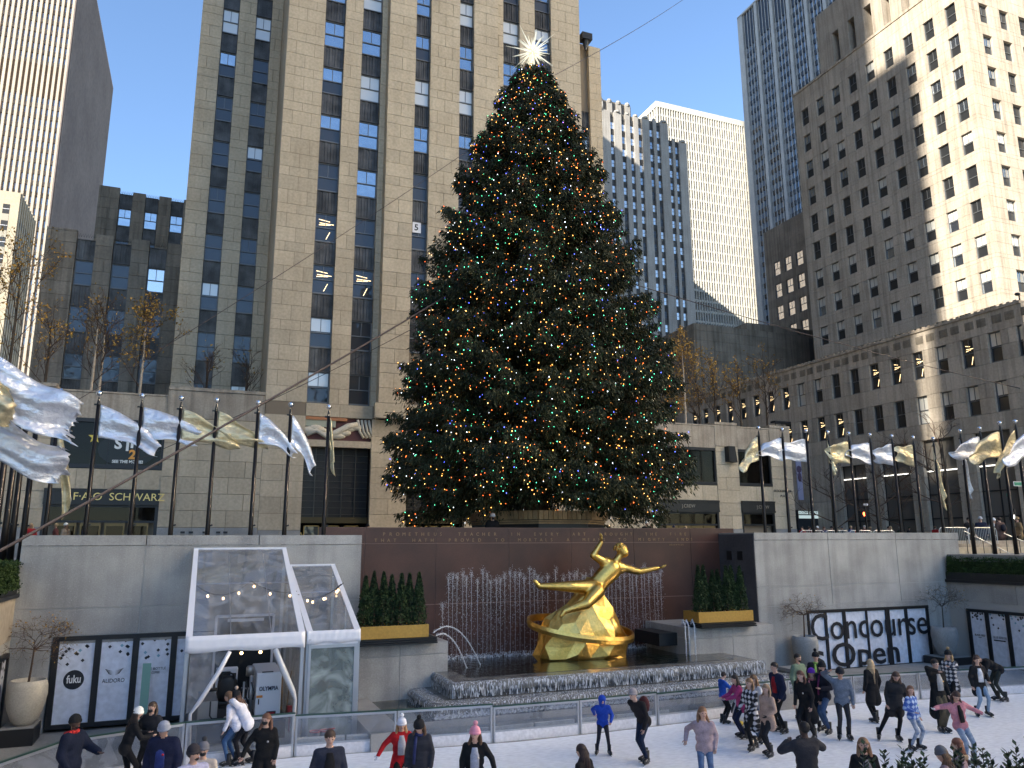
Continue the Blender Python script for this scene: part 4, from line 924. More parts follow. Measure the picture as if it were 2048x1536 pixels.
m = M(); m.box(16.2, 16.98, 26.0, 27.8, 1.3, 1.75); solo('dark_spout_slab', m, BLK, 'dark stone slab jutting beside the farther plinth', 'slab')
# ---- gilded figure: a plain generic leaning figure on a gilded rock with a smooth hoop
# (built with the body routine in the next section)
# ---- tree pedestal
pd = thing('tree_pedestal', (14.35, 33, ZP), 'octagonal tan timber-clad pedestal under the fir tree', 'pedestal')
BRK = rich('tan_cladding', (.30,.20,.10), (.42,.29,.16), r=.7, scale=2, rand=.25, bump=.2)
m = M(); m.prism([(14.35+3.0*math.cos(a), 33+3.0*math.sin(a)) for a in np.linspace(PI/8, 2*PI+PI/8, 8, endpoint=False)], ZP, 6.2); part('core', m, BLK, pd)
K8 = [(14.35+3.15*math.cos(a), 33+3.15*math.sin(a)) for a in np.linspace(PI/8, 2*PI+PI/8, 9)]
for (xa, ya), (xb, yb) in zip(K8[:-1], K8[1:]):
    if (ya+yb)/2 > 33.5: continue
    for k in range(11):
        for z0, z1, o in ((6.05,6.42,0),):
            pa, pb = k/11, (k+1)/11-.012; m = M(); m.bar((xa+(xb-xa)*pa, ya+(yb-ya)*pa, (z0+z1)/2), (xa+(xb-xa)*pb, ya+(yb-ya)*pb, (z0+z1)/2), .14, z1-z0); part('board', m, BRK, pd)
for k, (rr, z) in enumerate(((3.12,5.99),(3.05,5.90),(2.95,5.8))):
    m = M(); m.prism([(14.35+rr*math.cos(a), 33+rr*math.sin(a)) for a in np.linspace(PI/8, 2*PI+PI/8, 8, endpoint=False)], z-.035, z+.035); part('moulding', m, BRK, pd)
# ---- window panels of the lower shops
VIN = rich('printed_window_film', (.70,.72,.80), (.78,.80,.87), r=.35, scale=.5, rand=.03, bump=0)
DIA = plain('film_black', (.015,.017,.022), .5); DIB = plain('film_blue', (.22,.42,.52), .5)
def diamonds(x0, x1, ztop, Y, n, seed, par, plane='y'):
    r = random.Random(seed); w = x1-x0
    for i in range(n):
        cx = x0+.06+(w-.12)*r.random(); cz = ztop-.04-.6*r.random()**2; s = .05; mt = DIB if r.random() < .2 else DIA; m = M()
        P = [(cx-s,cz),(cx,cz-s),(cx+s,cz),(cx,cz+s)]
        m.prism(P, Y-.004, Y, axis='y' if plane == 'y' else 'x'); part('printed_diamond', m, mt, par)
def panel_window(x0, x1, z0, z1, cuts, lab, Y=YW, plane='y'):
    t = thing('shop_window', ((x0+x1)/2 if plane == 'y' else Y, Y if plane == 'y' else (x0+x1)/2, 0), lab, 'window'); B = lambda m, a, b, c, d, e, f, mi=0: m.box(a, b, c, d, e, f, mi) if plane == 'y' else m.box(c, d, a, b, e, f, mi)
    s = 1 if plane in ('y', 'x') else -1
    y0, y1 = (Y-.03, Y+.12) if s > 0 else (Y-.12, Y+.03)
    m = M(); B(m, x0, x1, y0, y1, z1, z1+.12); B(m, x0, x1, y0, y1, z0-.12, z0)
    for a_, b_ in cuts: B(m, a_, b_, y0, y1, z0, z1)
    part('window_frame', m, BLK, t)
    xs = [c for c in cuts]; pans = []
    for (a0, a1), (b0, b1) in zip(xs[:-1], xs[1:]):
        m = M(); B(m, a1, b0, Y+.03*s, Y+.05*s, z0, z1); part('film_panel', m, VIN, t); pans.append((a1, b0))
    return t, pans
pwl, pans = panel_window(-3.6, 2.9, .2, 2.42, [(-3.6,-3.43),(-2.53,-2.36),(-1.55,-1.38),(-.53,-.36),(.6,.72)], 'black framed window of white panels with takeaway food logos')
Yf = YW+.028
for i, (a0, b0) in enumerate(pans): diamonds(a0, b0, 2.42, Yf, 13, i+3, pwl)
m = M(); m.prism([(-2.99+.26*math.cos(t), 1.36+.26*math.sin(t)) for t in np.linspace(0, 2*PI, 28, endpoint=False)], Yf-.006, Yf, axis='y'); part('logo_disc', m, DIA, pwl)
fit_text('fuku', -3.17, -2.81, 1.27, 1.49, Yf-.008, pwl, WLET, bold=.02, name='lettering')
fit_text('ALIDORO', -2.27, -1.69, 1.22, 1.33, Yf-.004, pwl, BLET)
for s in (-1, 1):
    m = M()
    for k in range(4): m.prism([(-1.98+s*.03, 1.42+k*.035), (-1.98+s*(.16+.03*k), 1.50+k*.035), (-1.98+s*(.14+.02*k), 1.46+k*.035)][::s], Yf-.004, Yf, axis='y')
    part('wing_logo', m, DIA, pwl)
fit_text('BLUE BOTTLE', -1.2, -.62, 1.50, 1.57, Yf-.004, pwl, BLET); fit_text('COFFEE', -1.0, -.78, 1.40, 1.46, Yf-.004, pwl, BLET)
gpan = M(); gpan.box(-1.22, -1.0, 25.55, 25.62, .1, 1.75); solo('mint_board', gpan, plain('mint_paint', (.22,.42,.35), .6), 'tall narrow mint green board leaning by the coffee window panel', 'board')
pwr, pans = panel_window(23.2, 29.9, .02, 2.22, [(23.2,23.3),(24.08,24.2),(25.05,25.2),(26.3,26.38),(27.4,27.62),(28.5,28.64),(29.75,29.88)], 'black framed window panels announcing in huge black letters that the concourse is open')
fit_text('Concourse', 23.32, 29.72, 1.14, 2.2, YW-.036, pwr, BLET, bold=.004, ext=.003); fit_text('s', 23.22, 23.9, .06, .76, YW-.036, pwr, BLET, bold=.012, ext=.003); fit_text('i', 22.95, 23.08, .06, 1.0, YW-.036, pwr, BLET, bold=.012, ext=.003); fit_text('Open', 24.3, 27.95, -.22, 1.02, YW-.036, pwr, BLET, bold=.012, ext=.003)
pws, pans = panel_window(20.5, 25.12, .02, 2.1, [(24.98,25.12),(24.12,24.28),(23.2,23.36),(22.3,22.45),(21.2,21.36)][::-1], 'black framed side window of white panels with bagel shop logo', Y=XR-.08, plane='x')
for i, (a0, b0) in enumerate(pans): diamonds(a0, b0, 2.1, XR-.052, 11, i+30, pws, plane='x')
fit_text('BLACK SEED', 24.86, 24.40, 1.12, 1.2, XR-.054, pws, BLET, plane='x-'); fit_text('BAGELS', 24.7, 24.56, 1.05, 1.08, XR-.054, pws, BLET, plane='x-')
fit_text('BLUE RIBBON', 24.02, 23.45, 1.1, 1.2, XR-.054, pws, plain('grey_print', (.25,.26,.3), .5), plane='x-')
m = M(); m.box(XR-.056, XR-.051, 23.5, 24.02, 1.0, 1.05); part('logo_bar', m, DIA, pws)
pwq, pans = panel_window(20.0, 25.6, .02, 2.1, [(20.0,20.1),(21.0,21.1),(22.0,22.1),(23.0,23.1),(23.9,24.0),(24.6,24.7),(25.5,25.6)], 'black framed side window beside the tall pale urn near the hedge', Y=XL+.08, plane='x2')
for i, (a0, b0) in enumerate(pans): diamonds(a0, b0, 2.1, XL+.056, 11, i+50, pwq, plane='x')
m = M(); m.prism([(25.05+.22*math.cos(t), 1.2+.3*math.sin(t)) for t in np.linspace(0, 2*PI, 24, endpoint=False)], XL+.05, XL+.056, axis='x'); part('logo_disc', m, DIA, pwq)
# ---- urns with bare shrubs on black boxes
URN = rich('urn_concrete', (.42,.38,.31), (.50,.46,.38), r=.75, scale=2, rand=.05, bump=.1); URNG = rich('urn_grey', (.25,.25,.245), (.33,.33,.32), r=.7, scale=2, rand=.05, bump=.1)
def twiggy(name_parent, base, r, n, seed, mat, leafm=None, nl=0, spread=1.0, trunk=1.0):
    rr = random.Random(seed); m = M(); tips = []
    x, y, z = base; top = Vector((x+.05, y, z+trunk)); m.tube([base, (x+.03, y, z+trunk*.5), tuple(top)], [.035,.026,.02], 6)
    def grow(p, d, ln, rad, dep):
        q = p; pts = [tuple(p)]
        for _ in range(3):
            d = (d+Vector((rr.gauss(0,.35), rr.gauss(0,.35), rr.gauss(0,.30)))).normalized(); q = q+d*ln/3; pts.append(tuple(q))
        m.tube(pts, [rad, rad*.8, rad*.6, rad*.45], 4, cap=False); tips.append(q)
        if dep:
            for _ in range(3): grow(q, (d+Vector((rr.gauss(0,.9), rr.gauss(0,.9), rr.gauss(0,.55)))).normalized(), ln*.72, rad*.6, dep-1)
    for i in range(n):
        a = rr.random()*2*PI; grow(top, Vector((math.cos(a)*spread, math.sin(a)*spread*.8, .25+rr.random()*.8)).normalized(), r*.55, .012, 3)
    part('branches', m, mat, name_parent)
    if nl:
        T = np.array([tuple(t) for t in tips]); 
        quads('leaves', leafcloud(nl, lambda g, k: T[g.integers(0, len(T), k)]+g.normal(size=(k,3))*.06, .035, seed), leafm, name_parent)
TWIG = plain('dry_twigs', (.085,.05,.032), .9); TWIGG = plain('grey_twigs', (.075,.065,.055), .9); OCH = rich('autumn_leaves', (.32,.17,.03), (.50,.30,.06), scale=3, rand=.2, bump=0)
def urn(x, y, s, zb, mat, lab, lab2, seed, leaves, tw):
    t = thing('urn', (x, y, zb), lab, 'urn'); m = M(); h = 1.22*s
    m.lathe([(.24*s,0),(.34*s,.12*s),(.47*s,.45*s),(.53*s,.8*s),(.52*s,1.05*s),(.47*s,h),(.43*s,h),(.42*s,h-.15*s)], (x,y,zb), 26); part('pot', m, mat, t, smooth=True)
    m = M(); m.lathe([(.01,h-.16*s),(.42*s,h-.15*s)], (x,y,zb), 18); part('soil', m, BLK, t)
    s_ = thing('bare_shrub', (x, y, zb+h-.15), lab2, 'shrub'); twiggy(s_, (x, y, zb+h-.16), .95*s, 13, seed, tw, OCH, leaves, trunk=1.0*s)
def pbox(x0, x1, y0, y1, z, lab): m = M(); m.box(x0, x1, y0, y1, 0, z); m.box(x0+.03, x1-.03, y0+.03, y1-.03, z, z+.02, 1); solo('black_box_base', m, [BLK, GRAN2], lab, 'base')
pbox(-4.45, -3.62, 24.6, 25.6, .42, 'black gravel-topped base box under the tall pale urn'); urn(-3.95, 25.1, .92, .44, URN, 'tall pale urn on a black box in the hedge corner', 'rust-brown twiggy shrub in the tall pale urn', 3, 260, TWIG)
pbox(21.9, 22.9, 24.9, 25.9, .28, 'black base box beside the lettered panels'); urn(22.4, 25.35, .95, .30, URNG, 'grey urn in front of the first lettered panel', 'grey-brown tangled shrub in the urn by the first lettered panel', 4, 60, TWIG)
pbox(29.2, 30.6, 24.7, 25.9, .30, 'black base box in the corner between the lettered and side panels'); urn(29.75, 25.2, .98, .32, URNG, 'large grey urn in the corner between the two shop windows', 'spreading bare shrub in the corner urn', 8, 90, TWIGG)
# ---- hedges
BOX = rich('box_leaves', (.018,.042,.010), (.055,.10,.022), scale=4, rand=.1, bump=0)
def hedge(x0, x1, y0, y1, z0, z1, lab, n, seed, lump=.12):
    m = M(); m.box(x0+.15, x1-.15, y0+.15, y1-.15, z0, z1-.18)
    t = thing('hedge', ((x0+x1)/2, (y0+y1)/2, z0), lab, 'hedge'); part('inner_mass', m, CONI, t)
    def fn(r, n):
        u = r.random((n,3)); f = r.integers(0, 4, n); x = x0+(x1-x0)*u[:,0]; y = y0+(y1-y0)*u[:,1]; z = z0+(z1-z0)*u[:,2]
        x = np.where(f == 0, x0+.12*u[:,2], x); x = np.where(f == 1, x1-.12*u[:,2], x); z = np.where(f == 2, z1-.12*u[:,1]**2+lump*.4*np.sin(y*3.1+x*2)*np.sin(y*1.3), z); y = np.where((f == 3) & (u[:,0] < .5), y1-.1*u[:,2], y)
        return np.stack([x, y, z], 1)+r.normal(size=(n,3))*.03
    quads('foliage', leafcloud(n, fn, .045, seed), BOX, t)
hedge(-5.6, -4.58, 21.5, 26.0, 3.9, 4.66, 'clipped green box hedge in the trough above the pale side wall', 16000, 1)
hedge(31.2, 32.25, 10, 25.9, 3.6, 4.38, 'long low dark hedge in the trough above the dark side wall', 42000, 2)
# ---- rink fence
fen = thing('rink_fence', (12, 20.5, 0), 'clear rink fence with aluminium posts, green top rail and white kick board', 'fence')
FG = clear('fence_acrylic', (.86,.88,.90), .07, .03, .10, (.6,.62,.68)); GRN = plain('green_rail', (.02,.07,.05), .4)
PTS = [(x, y) for x, y in FP]
d_ = [0]
for a, b in zip(PTS[:-1], PTS[1:]): d_.append(d_[-1]+math.hypot(b[0]-a[0], b[1]-a[1]))
def at_d(d):
    for i in range(len(PTS)-1):
        if d <= d_[i+1] or i == len(PTS)-2:
            u = (d-d_[i])/(d_[i+1]-d_[i]); return (PTS[i][0]+(PTS[i+1][0]-PTS[i][0])*u, PTS[i][1]+(PTS[i+1][1]-PTS[i][1])*u)
npan = int(d_[-1]/2.42)
fps = [at_d(d_[-1]*i/npan) for i in range(npan+1)]
PADM = rich('dirty_white_padding', (.58,.56,.53), (.76,.75,.73), r=.6, scale=2.2, rand=.06, bump=.05); KICK = rich('white_kick_board', (.76,.74,.75), (.86,.84,.85), r=.5, scale=1, rand=.03, bump=0)
for i, ((xa, ya), (xb, yb)) in enumerate(zip(fps[:-1], fps[1:])):
    hF = (1.0 if xa < 1 else (.94 if xa < 6 else (.88 if xa < 11 else .84)))-1.045; Lx, Ly = xb-xa, yb-ya; u = Vector((Lx, Ly, 0)).normalized(); a = Vector((xa, ya, 0))+u*.04; b = Vector((xb, yb, 0))-u*.04
    m = M(); m.bar(a+Vector((0,0,.60+hF/2)), b+Vector((0,0,.60+hF/2)), .012, .74+hF); part('clear_panel', m, FG, fen)
    m = M(); m.bar(a+Vector((0,0,.12)), b+Vector((0,0,.12)), .05, .25); part('kick_board', m, KICK, fen)
    m = M(); m.bar(Vector((xa,ya,1.045+hF)), Vector((xb,yb,1.045+hF)), .07, .03); part('top_rail', m, GRN, fen)
    m = M(); m.bar(a+Vector((0,0,1.0+hF)), b+Vector((0,0,1.0+hF)), .045, .055); m.bar(a+Vector((0,0,.27)), b+Vector((0,0,.27)), .045, .04); part('frame_rail', m, ALU, fen)
    for p in (a, b): m = M(); m.bar(p+Vector((0,0,.0)), p+Vector((0,0,1.02+hF)), .05, .06); part('post', m, ALU, fen)
    if 3.4 < (xa+xb)/2 < 18.3:
        n = Vector((-u.y, u.x, 0))
        for s in (0,1):
            q0 = a+(b-a)*(s*.5+.01)+n*.28; q1 = a+(b-a)*(s*.5+.49)+n*.28; m = M(); m.bar(q0+Vector((0,0,.19)), q1+Vector((0,0,.19)), .22, .30)
            solo('crash_pad', m, PADM, 'white foam crash pad lying behind the clear fence at the fountain', 'pad', 'white foam pads behind the fence')
# steps/terrace kerbs near the corner stairs
st = thing('corner_steps', (33.5, 28, ZP), 'stone bench steps below the crowd barriers at the far corner', 'steps')
for k in range(3): m = M(); m.box(32.35, 44, 26.6+.5*k, 27.1+.5*k, 4.5, 4.62+.16*(k+1)-.0); part('step', m, LIMEW if k else LIME, st)
# ================================================================ bodies
def cap_dist(P, a, b, ra, rb):
    a = np.array(a, float); b = np.array(b, float); d = b-a; L2 = max(1e-9, d@d); t = np.clip(((P-a)@d)/L2, 0, 1)
    return np.linalg.norm(P-a-t[:,None]*d, axis=1)-(ra+(rb-ra)*t)
def fuse(name, prims, mats, voxel=.024, smooth_it=2):
    """prims: (a, b, ra, rb, material index, flat) rounded limbs; all are grown together into one closed skin, faces take the material of the nearest limb"""
    m = M()
    for a, b, ra, rb, mi, fl in prims:
        a, b = Vector(a), Vector(b); d = b-a; n = 12
        if d.length < 1e-4: m.ball(a, ra, n, sc=(1, fl, 1)); continue
        u = d.normalized(); pts = []; rs = []
        for k in range(4): th = PI/2*(k/4); pts.append(a-u*ra*math.cos(th)); rs.append(max(.002, ra*math.sin(th)))
        pts.append(a); rs.append(ra); pts.append(b); rs.append(rb)
        for k in range(3, -1, -1): th = PI/2*(k/4); pts.append(b+u*rb*math.cos(th)); rs.append(max(.002, rb*math.sin(th)))
        m0 = M(); m0.tube(pts, rs, n)
        if fl != 1: m0.v = [(p[0], a.y+(b.y-a.y)*max(0, min(1, (Vector(p)-a).dot(u)/d.length))+(p[1]-(a.y+(b.y-a.y)*max(0, min(1, (Vector(p)-a).dot(u)/d.length))))*fl, p[2]) for p in m0.v]
        m.add(m0.v, m0.f)
    me = D.meshes.new('tmp'); me.from_pydata(m.v, [], m.f); me.update(); o = D.objects.new('tmp', me); COL.objects.link(o)
    r = o.modifiers.new('r', 'REMESH'); r.mode = 'VOXEL'; r.voxel_size = voxel
    s = o.modifiers.new('s', 'SMOOTH'); s.factor = .5; s.iterations = smooth_it
    dg = bpy.context.evaluated_depsgraph_get(); out = D.meshes.new_from_object(o.evaluated_get(dg)); D.objects.remove(o); D.meshes.remove(me)
    out.name = name; nf = len(out.polygons); C = np.empty(nf*3, np.float32); out.polygons.foreach_get('center', C); C = C.reshape(-1, 3).astype(float)
    best = np.full(nf, 1e9); mi_ = np.zeros(nf, np.int32)
    for a, b, ra, rb, mi, fl in prims:
        P = C.copy()
        if fl != 1: P[:,1] = a[1]+(P[:,1]-a[1])/fl; b2 = (b[0], a[1]+(b[1]-a[1])/fl, b[2])
        else: b2 = b
        q = cap_dist(P, a, b2, ra, rb); k = q < best; best[k] = q[k]; mi_[k] = mi
    out.materials.clear()
    for x in mats: out.materials.append(x)
    out.polygons.foreach_set('material_index', mi_); out.polygons.foreach_set('use_smooth', [True]*nf); out.update(); return out
def ik(a, c, l1, l2, pole):
    a, c = Vector(a), Vector(c); d = c-a; L = d.length
    if L > (l1+l2)*.995: c = a+d*((l1+l2)*.995/L); d = c-a; L = d.length
    u = d/L; x = (l1*l1-l2*l2+L*L)/(2*L); h = math.sqrt(max(0, l1*l1-x*x)); p = Vector(pole); p = p-u*p.dot(u)
    if p.length < 1e-4: p = Vector((0,1,0))
    return a+u*x+p.normalized()*h, c
CLO = {}
def cloth(c, r=.85, kind='plain', c2=None):
    key = (tuple(c), kind, c2)
    if key in CLO: return CLO[key]
    nm = 'cloth_%d' % len(CLO)
    if kind == 'plaid':
        m, t, b = nodes(nm); N, L = t.nodes, t.links; tc = N.new('ShaderNodeTexCoord')
        w = []
        for ax in ('X','Z'):
            q = N.new('ShaderNodeTexWave'); q.wave_type = 'BANDS'; q.bands_direction = ax; q.inputs['Scale'].default_value = 2.6; q.inputs['Distortion'].default_value = .6; L.new(tc.outputs['Object'], q.inputs['Vector']); w.append(q)
        a = N.new('ShaderNodeMath'); a.operation = 'ADD'; L.new(w[0].outputs['Fac'], a.inputs[0]); L.new(w[1].outputs['Fac'], a.inputs[1])
        cr = N.new('ShaderNodeValToRGB'); cr.color_ramp.elements[0].position = .45; cr.color_ramp.elements[1].position = .75
        cr.color_ramp.elements[0].color = (*c, 1); cr.color_ramp.elements[1].color = (*c2, 1); h = N.new('ShaderNodeMath'); h.operation = 'MULTIPLY'; h.inputs[1].default_value = .5; L.new(a.outputs[0], h.inputs[0]); L.new(h.outputs[0], cr.inputs[0]); L.new(cr.outputs[0], b.inputs['Base Color']); b.inputs['Roughness'].default_value = .9
    elif kind in ('stripe','puffer','ripped'):
        m = rich(nm, c, c2 or tuple(x*1.25 for x in c), r=r, scale=9 if kind == 'ripped' else 5, bump=.5 if kind == 'puffer' else .1, rand=0, stretch=(.4,.4,3.2) if kind != 'ripped' else (1,1,1.4), obj=True)
    else: m = rich(nm, tuple(x*.82 for x in c), tuple(min(1, x*1.18) for x in c), r=r, scale=7, rand=0, bump=.35, fine=5, obj=True, spec=.25)
    CLO[key] = m; return m
SKINS = [rich('skin_%d' % i, tuple(x*.94 for x in c), tuple(x*1.05 for x in c), r=.55, scale=14, rand=0, bump=.05, obj=True) for i, c in enumerate(((.58,.36,.27),(.52,.31,.22),(.35,.19,.12),(.09,.05,.035)))]
BLADE = plain('skate_blade', (.6,.62,.65), .25, .9); BOOT = plain('skate_boot', (.014,.014,.016), .45); EYE = plain('eye_dark', (.02,.015,.012), .3); LIP = plain('lips', (.35,.10,.09), .5); MASK = plain('face_mask', (.02,.02,.022), .8)
def skate_mesh():
    m = M(); m.tube([(0,-.02,.30),(0,-.02,.16),(0,-.01,.11)], [.062,.056,.058], 10); m.tube([(0,-.09,.10),(0,.02,.10),(0,.13,.085),(0,.185,.08)], [.045,.052,.045,.028], 10)
    m.box(-.035,.035,-.11,.16,.045,.065); m.box(-.012,.012,-.10,-.04,.02,.05); m.box(-.012,.012,.06,.13,.02,.05); m.box(-.005,.005,-.13,.19,0,.022,1)
    for k in range(3): m.box(-.05,.05,.045+k*.03,.06+k*.03,.125-k*.012,.135-k*.012,2)
    return m.mesh('ice_skate', [BOOT, BLADE, plain('skate_lace', (.4,.4,.42), .5)], True)
SKATE = skate_mesh()
HANDS = {}
def hand_mesh(mat):
    if mat.name in HANDS: return HANDS[mat.name]
    m = M(); m.tube([(0,0,0),(0,0,.04),(0,0,.085)], [.026,.036,.034], 8, flat=.5)
    for i, (x, l) in enumerate(((-.026,.062),(-.009,.075),(.009,.07),(.026,.055))): m.tube([(x,0,.07),(x*1.1,.004,.07+l*.55),(x*1.12,.022,.07+l)], [.0115,.010,.007], 6)
    m.tube([(-.03,.004,.025),(-.055,.016,.055),(-.058,.03,.085)], [.013,.011,.008], 6)
    HANDS[mat.name] = m.mesh('hand', mat, True); return HANDS[mat.name]
def person(px, py, H=1.7, by='feet', face=180, lab='', top=(.05,.05,.06), bot=(.03,.04,.07), skin=0, hair=(.05,.03,.02), hl=0, hat=None, pom=None, coat=None, lean=0, lh=None, rh=None, lf=(-.02,0), rf=(.02,0), glove=None, mask=False, hood=None, topk='plain', top2=None, botk='plain', turn=0, nod=0, fur=None, badge=None, pack=None, inner=None, scarf=None, side=0, skates=True, woman=False, beard=False, z0=0.0, xy=None, bot2=None, loose=0.0, low=False, cuffs=None):
    """one person; local frame x = the person's right is -x ... +x seen from behind, y forward"""
    if xy is not None: x, y = xy
    else:
        p = onZ(px, py, z0+(0 if by == 'feet' else H*.985+(.05 if skates else 0))); x, y = p[0], p[1]
    root = thing('person', (x, y, z0), lab, 'person'); root.rotation_euler = (0, 0, -math.radians(face))
    s = H/1.7; sk = .055 if skates else 0; cw = .95 if woman else 1.05
    T = lambda v: Vector(v)*s
    hipc = T((side*.03, 0, .90+sk)); R = Matrix.Rotation(-math.radians(lean), 3, 'X') @ Matrix.Rotation(math.radians(side), 3, 'Y')
    W = lambda v: hipc+R @ T(v)
    neck = W((0, -.005, .50)); hd = W((0, .025+.0018*nod, .655-.0010*nod)); shl = W((-.175*cw, 0, .435)); shr = W((.175*cw, 0, .435))
    P = []; tk = .018+loose; add = lambda a, b, ra, rb, mi, fl=1: P.append((tuple(a), tuple(b), ra*s, rb*s, mi, fl))
    # legs
    kn = []
    feet = []
    for sx, off in ((-1, lf), (1, rf)):
        h = hipc+T((sx*.085, 0, -.03)); a = T((sx*.095+off[0], off[1], .11+sk+(off[2] if len(off) > 2 else 0)))
        k, a2 = ik(h, a, .43*s, .42*s, (0, 1, 0)); feet.append(a2)
        add(h, k, .088, .060, 1); add(k, a2, .060, .047 if not woman else .043, 1)
    add(hipc+T((-.06,0,-.02)), hipc+T((.06,0,-.02)), .115, .115, 1, .85)
    # torso
    add(W((0,0,.02)), W((0,0,.25)), .135+tk*.8, .130+tk, 0, .78); add(W((-.07,0,.33)), W((.07,0,.33)), .128+tk, .128+tk, 0, .80); add(W((-.05,0,.16)), W((.05,0,.16)), .118+tk, .118+tk, 0, .8)
    add(W((-.05,0,-.04)), W((.05,0,-.04)), .128+tk, .128+tk, 0, .86); add(shl, shr, .070+tk*.5, .070+tk*.5, 0, .9); add(W((0,0,.40)), neck, .085, .055, 0)
    if coat:
        z = -.02-coat*.62
        add(W((-.05,0,0)), W((-.07-.05*coat, 0, z)), .125+tk, .13+tk+.03*coat, 0, .8); add(W((.05,0,0)), W((.07+.05*coat, 0, z)), .125+tk, .13+tk+.03*coat, 0, .8)
    # head and neck, face with nose, brow and chin
    HR = Matrix.Rotation(-math.radians(lean*.35+nod), 3, 'X') @ Matrix.Rotation(-math.radians(turn), 3, 'Z')
    hp = lambda v: hd+HR @ T(v)
    add(neck, hd, .052, .056, 2); add(hp((0,-.012,.035)), hp((0,-.008,.02)), .088, .088, 2, 1); add(hp((0,.022,-.035)), hp((0,.030,-.055)), .058, .042, 2); add(hp((0,.078,.012)), hp((0,.092,-.012)), .011, .014, 2); add(hp((-.078,0,0)), hp((-.082,-.004,.02)), .014, .016, 2); add(hp((.078,0,0)), hp((.082,-.004,.02)), .014, .016, 2)
    # arms
    hands = []
    for sx, sh, tgt in ((-1, shl, lh), (1, shr, rh)):
        if tgt is None: tgt = (sx*.08, .06, -.50)
        c = sh+T(tgt) if len(tgt) == 3 else sh
        el, wr = ik(sh, c, .28*s, .25*s, (sx*.7, -1, -.3)); hands.append((el, wr))
        add(sh, el, .060+tk*.7, .047+tk*.7, 0); add(el, wr, .047+tk*.7, .036+tk*.6, 0)
    mats = [cloth(top, kind=topk, c2=top2), cloth(bot, kind=botk, c2=bot2), SKINS[skin]]
    body = fuse('body', P, mats, voxel=(.034 if low else .022)*s); b = D.objects.new('body', body); COL.objects.link(b); b.parent = root
    def sub(name, m, mat, smooth=True): o = D.objects.new(name, m.mesh(name, mat, smooth)); COL.objects.link(o); o.parent = root; return o
    gm = cloth(glove) if glove else SKINS[skin]
    for (el, wr) in hands:
        o = D.objects.new('hand', hand_mesh(gm)); COL.objects.link(o); o.parent = root; d = (wr-el).normalized(); o.location = wr-d*.005; o.rotation_euler = d.to_track_quat('Z', 'Y').to_euler(); o.scale = (s*.95,)*3
    if skates:
        for a2, off in zip(feet, (lf, rf)):
            o = D.objects.new('ice_skate', SKATE); COL.objects.link(o); o.parent = root; o.location = (a2.x, a2.y-.01, (off[2] if len(off) > 2 else 0)*s); o.scale = (s,)*3; o.rotation_euler = (0, 0, (-.25 if a2.x > 0 else .25))
    else:
        for a2 in feet: m = M(); m.tube([tuple(a2+T((0,-.05,-.07))), tuple(a2+T((0,.15,-.08)))], [.05,.035], 8); sub('shoe', m, BOOT)
    hair_m = cloth(hair, r=.6, kind='stripe', c2=tuple(min(1, x*1.7) for x in hair))
    m = M()
    if not hood:
        m.ball(tuple(hp((0,-.026,.045))), .098*s, 14, sc=(.97,1.02,1.0)); 
        m.v = [v for v in m.v]
        if hl:
            for k in range(9):
                a = -1.25+2.5*k/8; q0 = hp((.082*math.sin(a), -.02-.075*math.cos(a), .05)); q1 = hp((.098*math.sin(a), -.035-.075*math.cos(a), -.06)); q2 = neck+R @ T((.12*math.sin(a), -.07*math.cos(a)-.03+.09*abs(math.sin(a)), -.02)); q3 = neck+R @ T((.13*math.sin(a), -.08*math.cos(a)-.04+.12*abs(math.sin(a)), -.30*hl))
                m.tube([q0, q1, q2, q3], [.026*s,.032*s,.034*s,.014*s], 6)
        sub('hair', m, hair_m)
    if beard: m = M(); m.ball(tuple(hp((0,.042,-.052))), .046*s, 10, sc=(1.05,.75,.8)); sub('beard', m, hair_m)
    if hat:
        m = M(); c0 = hp((0,-.018,.062)); m.tube([tuple(hp((0,-.012,.035))), tuple(hp((0,-.015,.065))), tuple(hp((0,-.02,.11))), tuple(hp((0,-.028,.150))), tuple(hp((0,-.032,.172)))], [.104*s,.106*s,.098*s,.066*s,.02*s], 14); m.tube([tuple(hp((0,-.010,.022))), tuple(hp((0,-.012,.062)))], .112*s, 14)
        sub('hat', m, cloth(hat, kind='stripe'))
        if pom: m = M(); m.ball(tuple(hp((0,-.035,.21))), .048*s, 10); sub('pompom', m, cloth(pom))
    if hood:
        if hood == 'up': m = M(); m.ball(tuple(hp((0,-.03,.035))), .122*s, 14, sc=(1,.98,1.08)); m.tube([tuple(hp((0,-.05,-.05))), tuple(neck+T((0,-.03,-.03)))], [.10*s,.10*s], 10)
        sub('hood', m, mats[0])
    if mask: m = M(); m.ball(tuple(hp((0,.045,-.035))), .055*s, 10, sc=(1.1,.9,.9)); sub('face_mask', m, MASK)
    m = M(); 
    for sx in (-1, 1): m.ball(tuple(hp((sx*.030,.076,.018))), .011*s, 6, sc=(1.3,.7,.8))
    sub('eyes', m, EYE)
    if not mask: m = M(); m.ball(tuple(hp((0,.076,-.042))), .014*s, 6, sc=(1.5,.6,.5)); sub('mouth', m, LIP)
    if fur: m = M(); 
    if fur:
        for k in range(12): a = 2*PI*k/12; m.ball(tuple(neck+R @ T((.11*math.sin(a), .08*math.cos(a)-.03, .0+.02*math.cos(a)))), .046*s, 6)
        sub('fur_collar', m, cloth(fur))
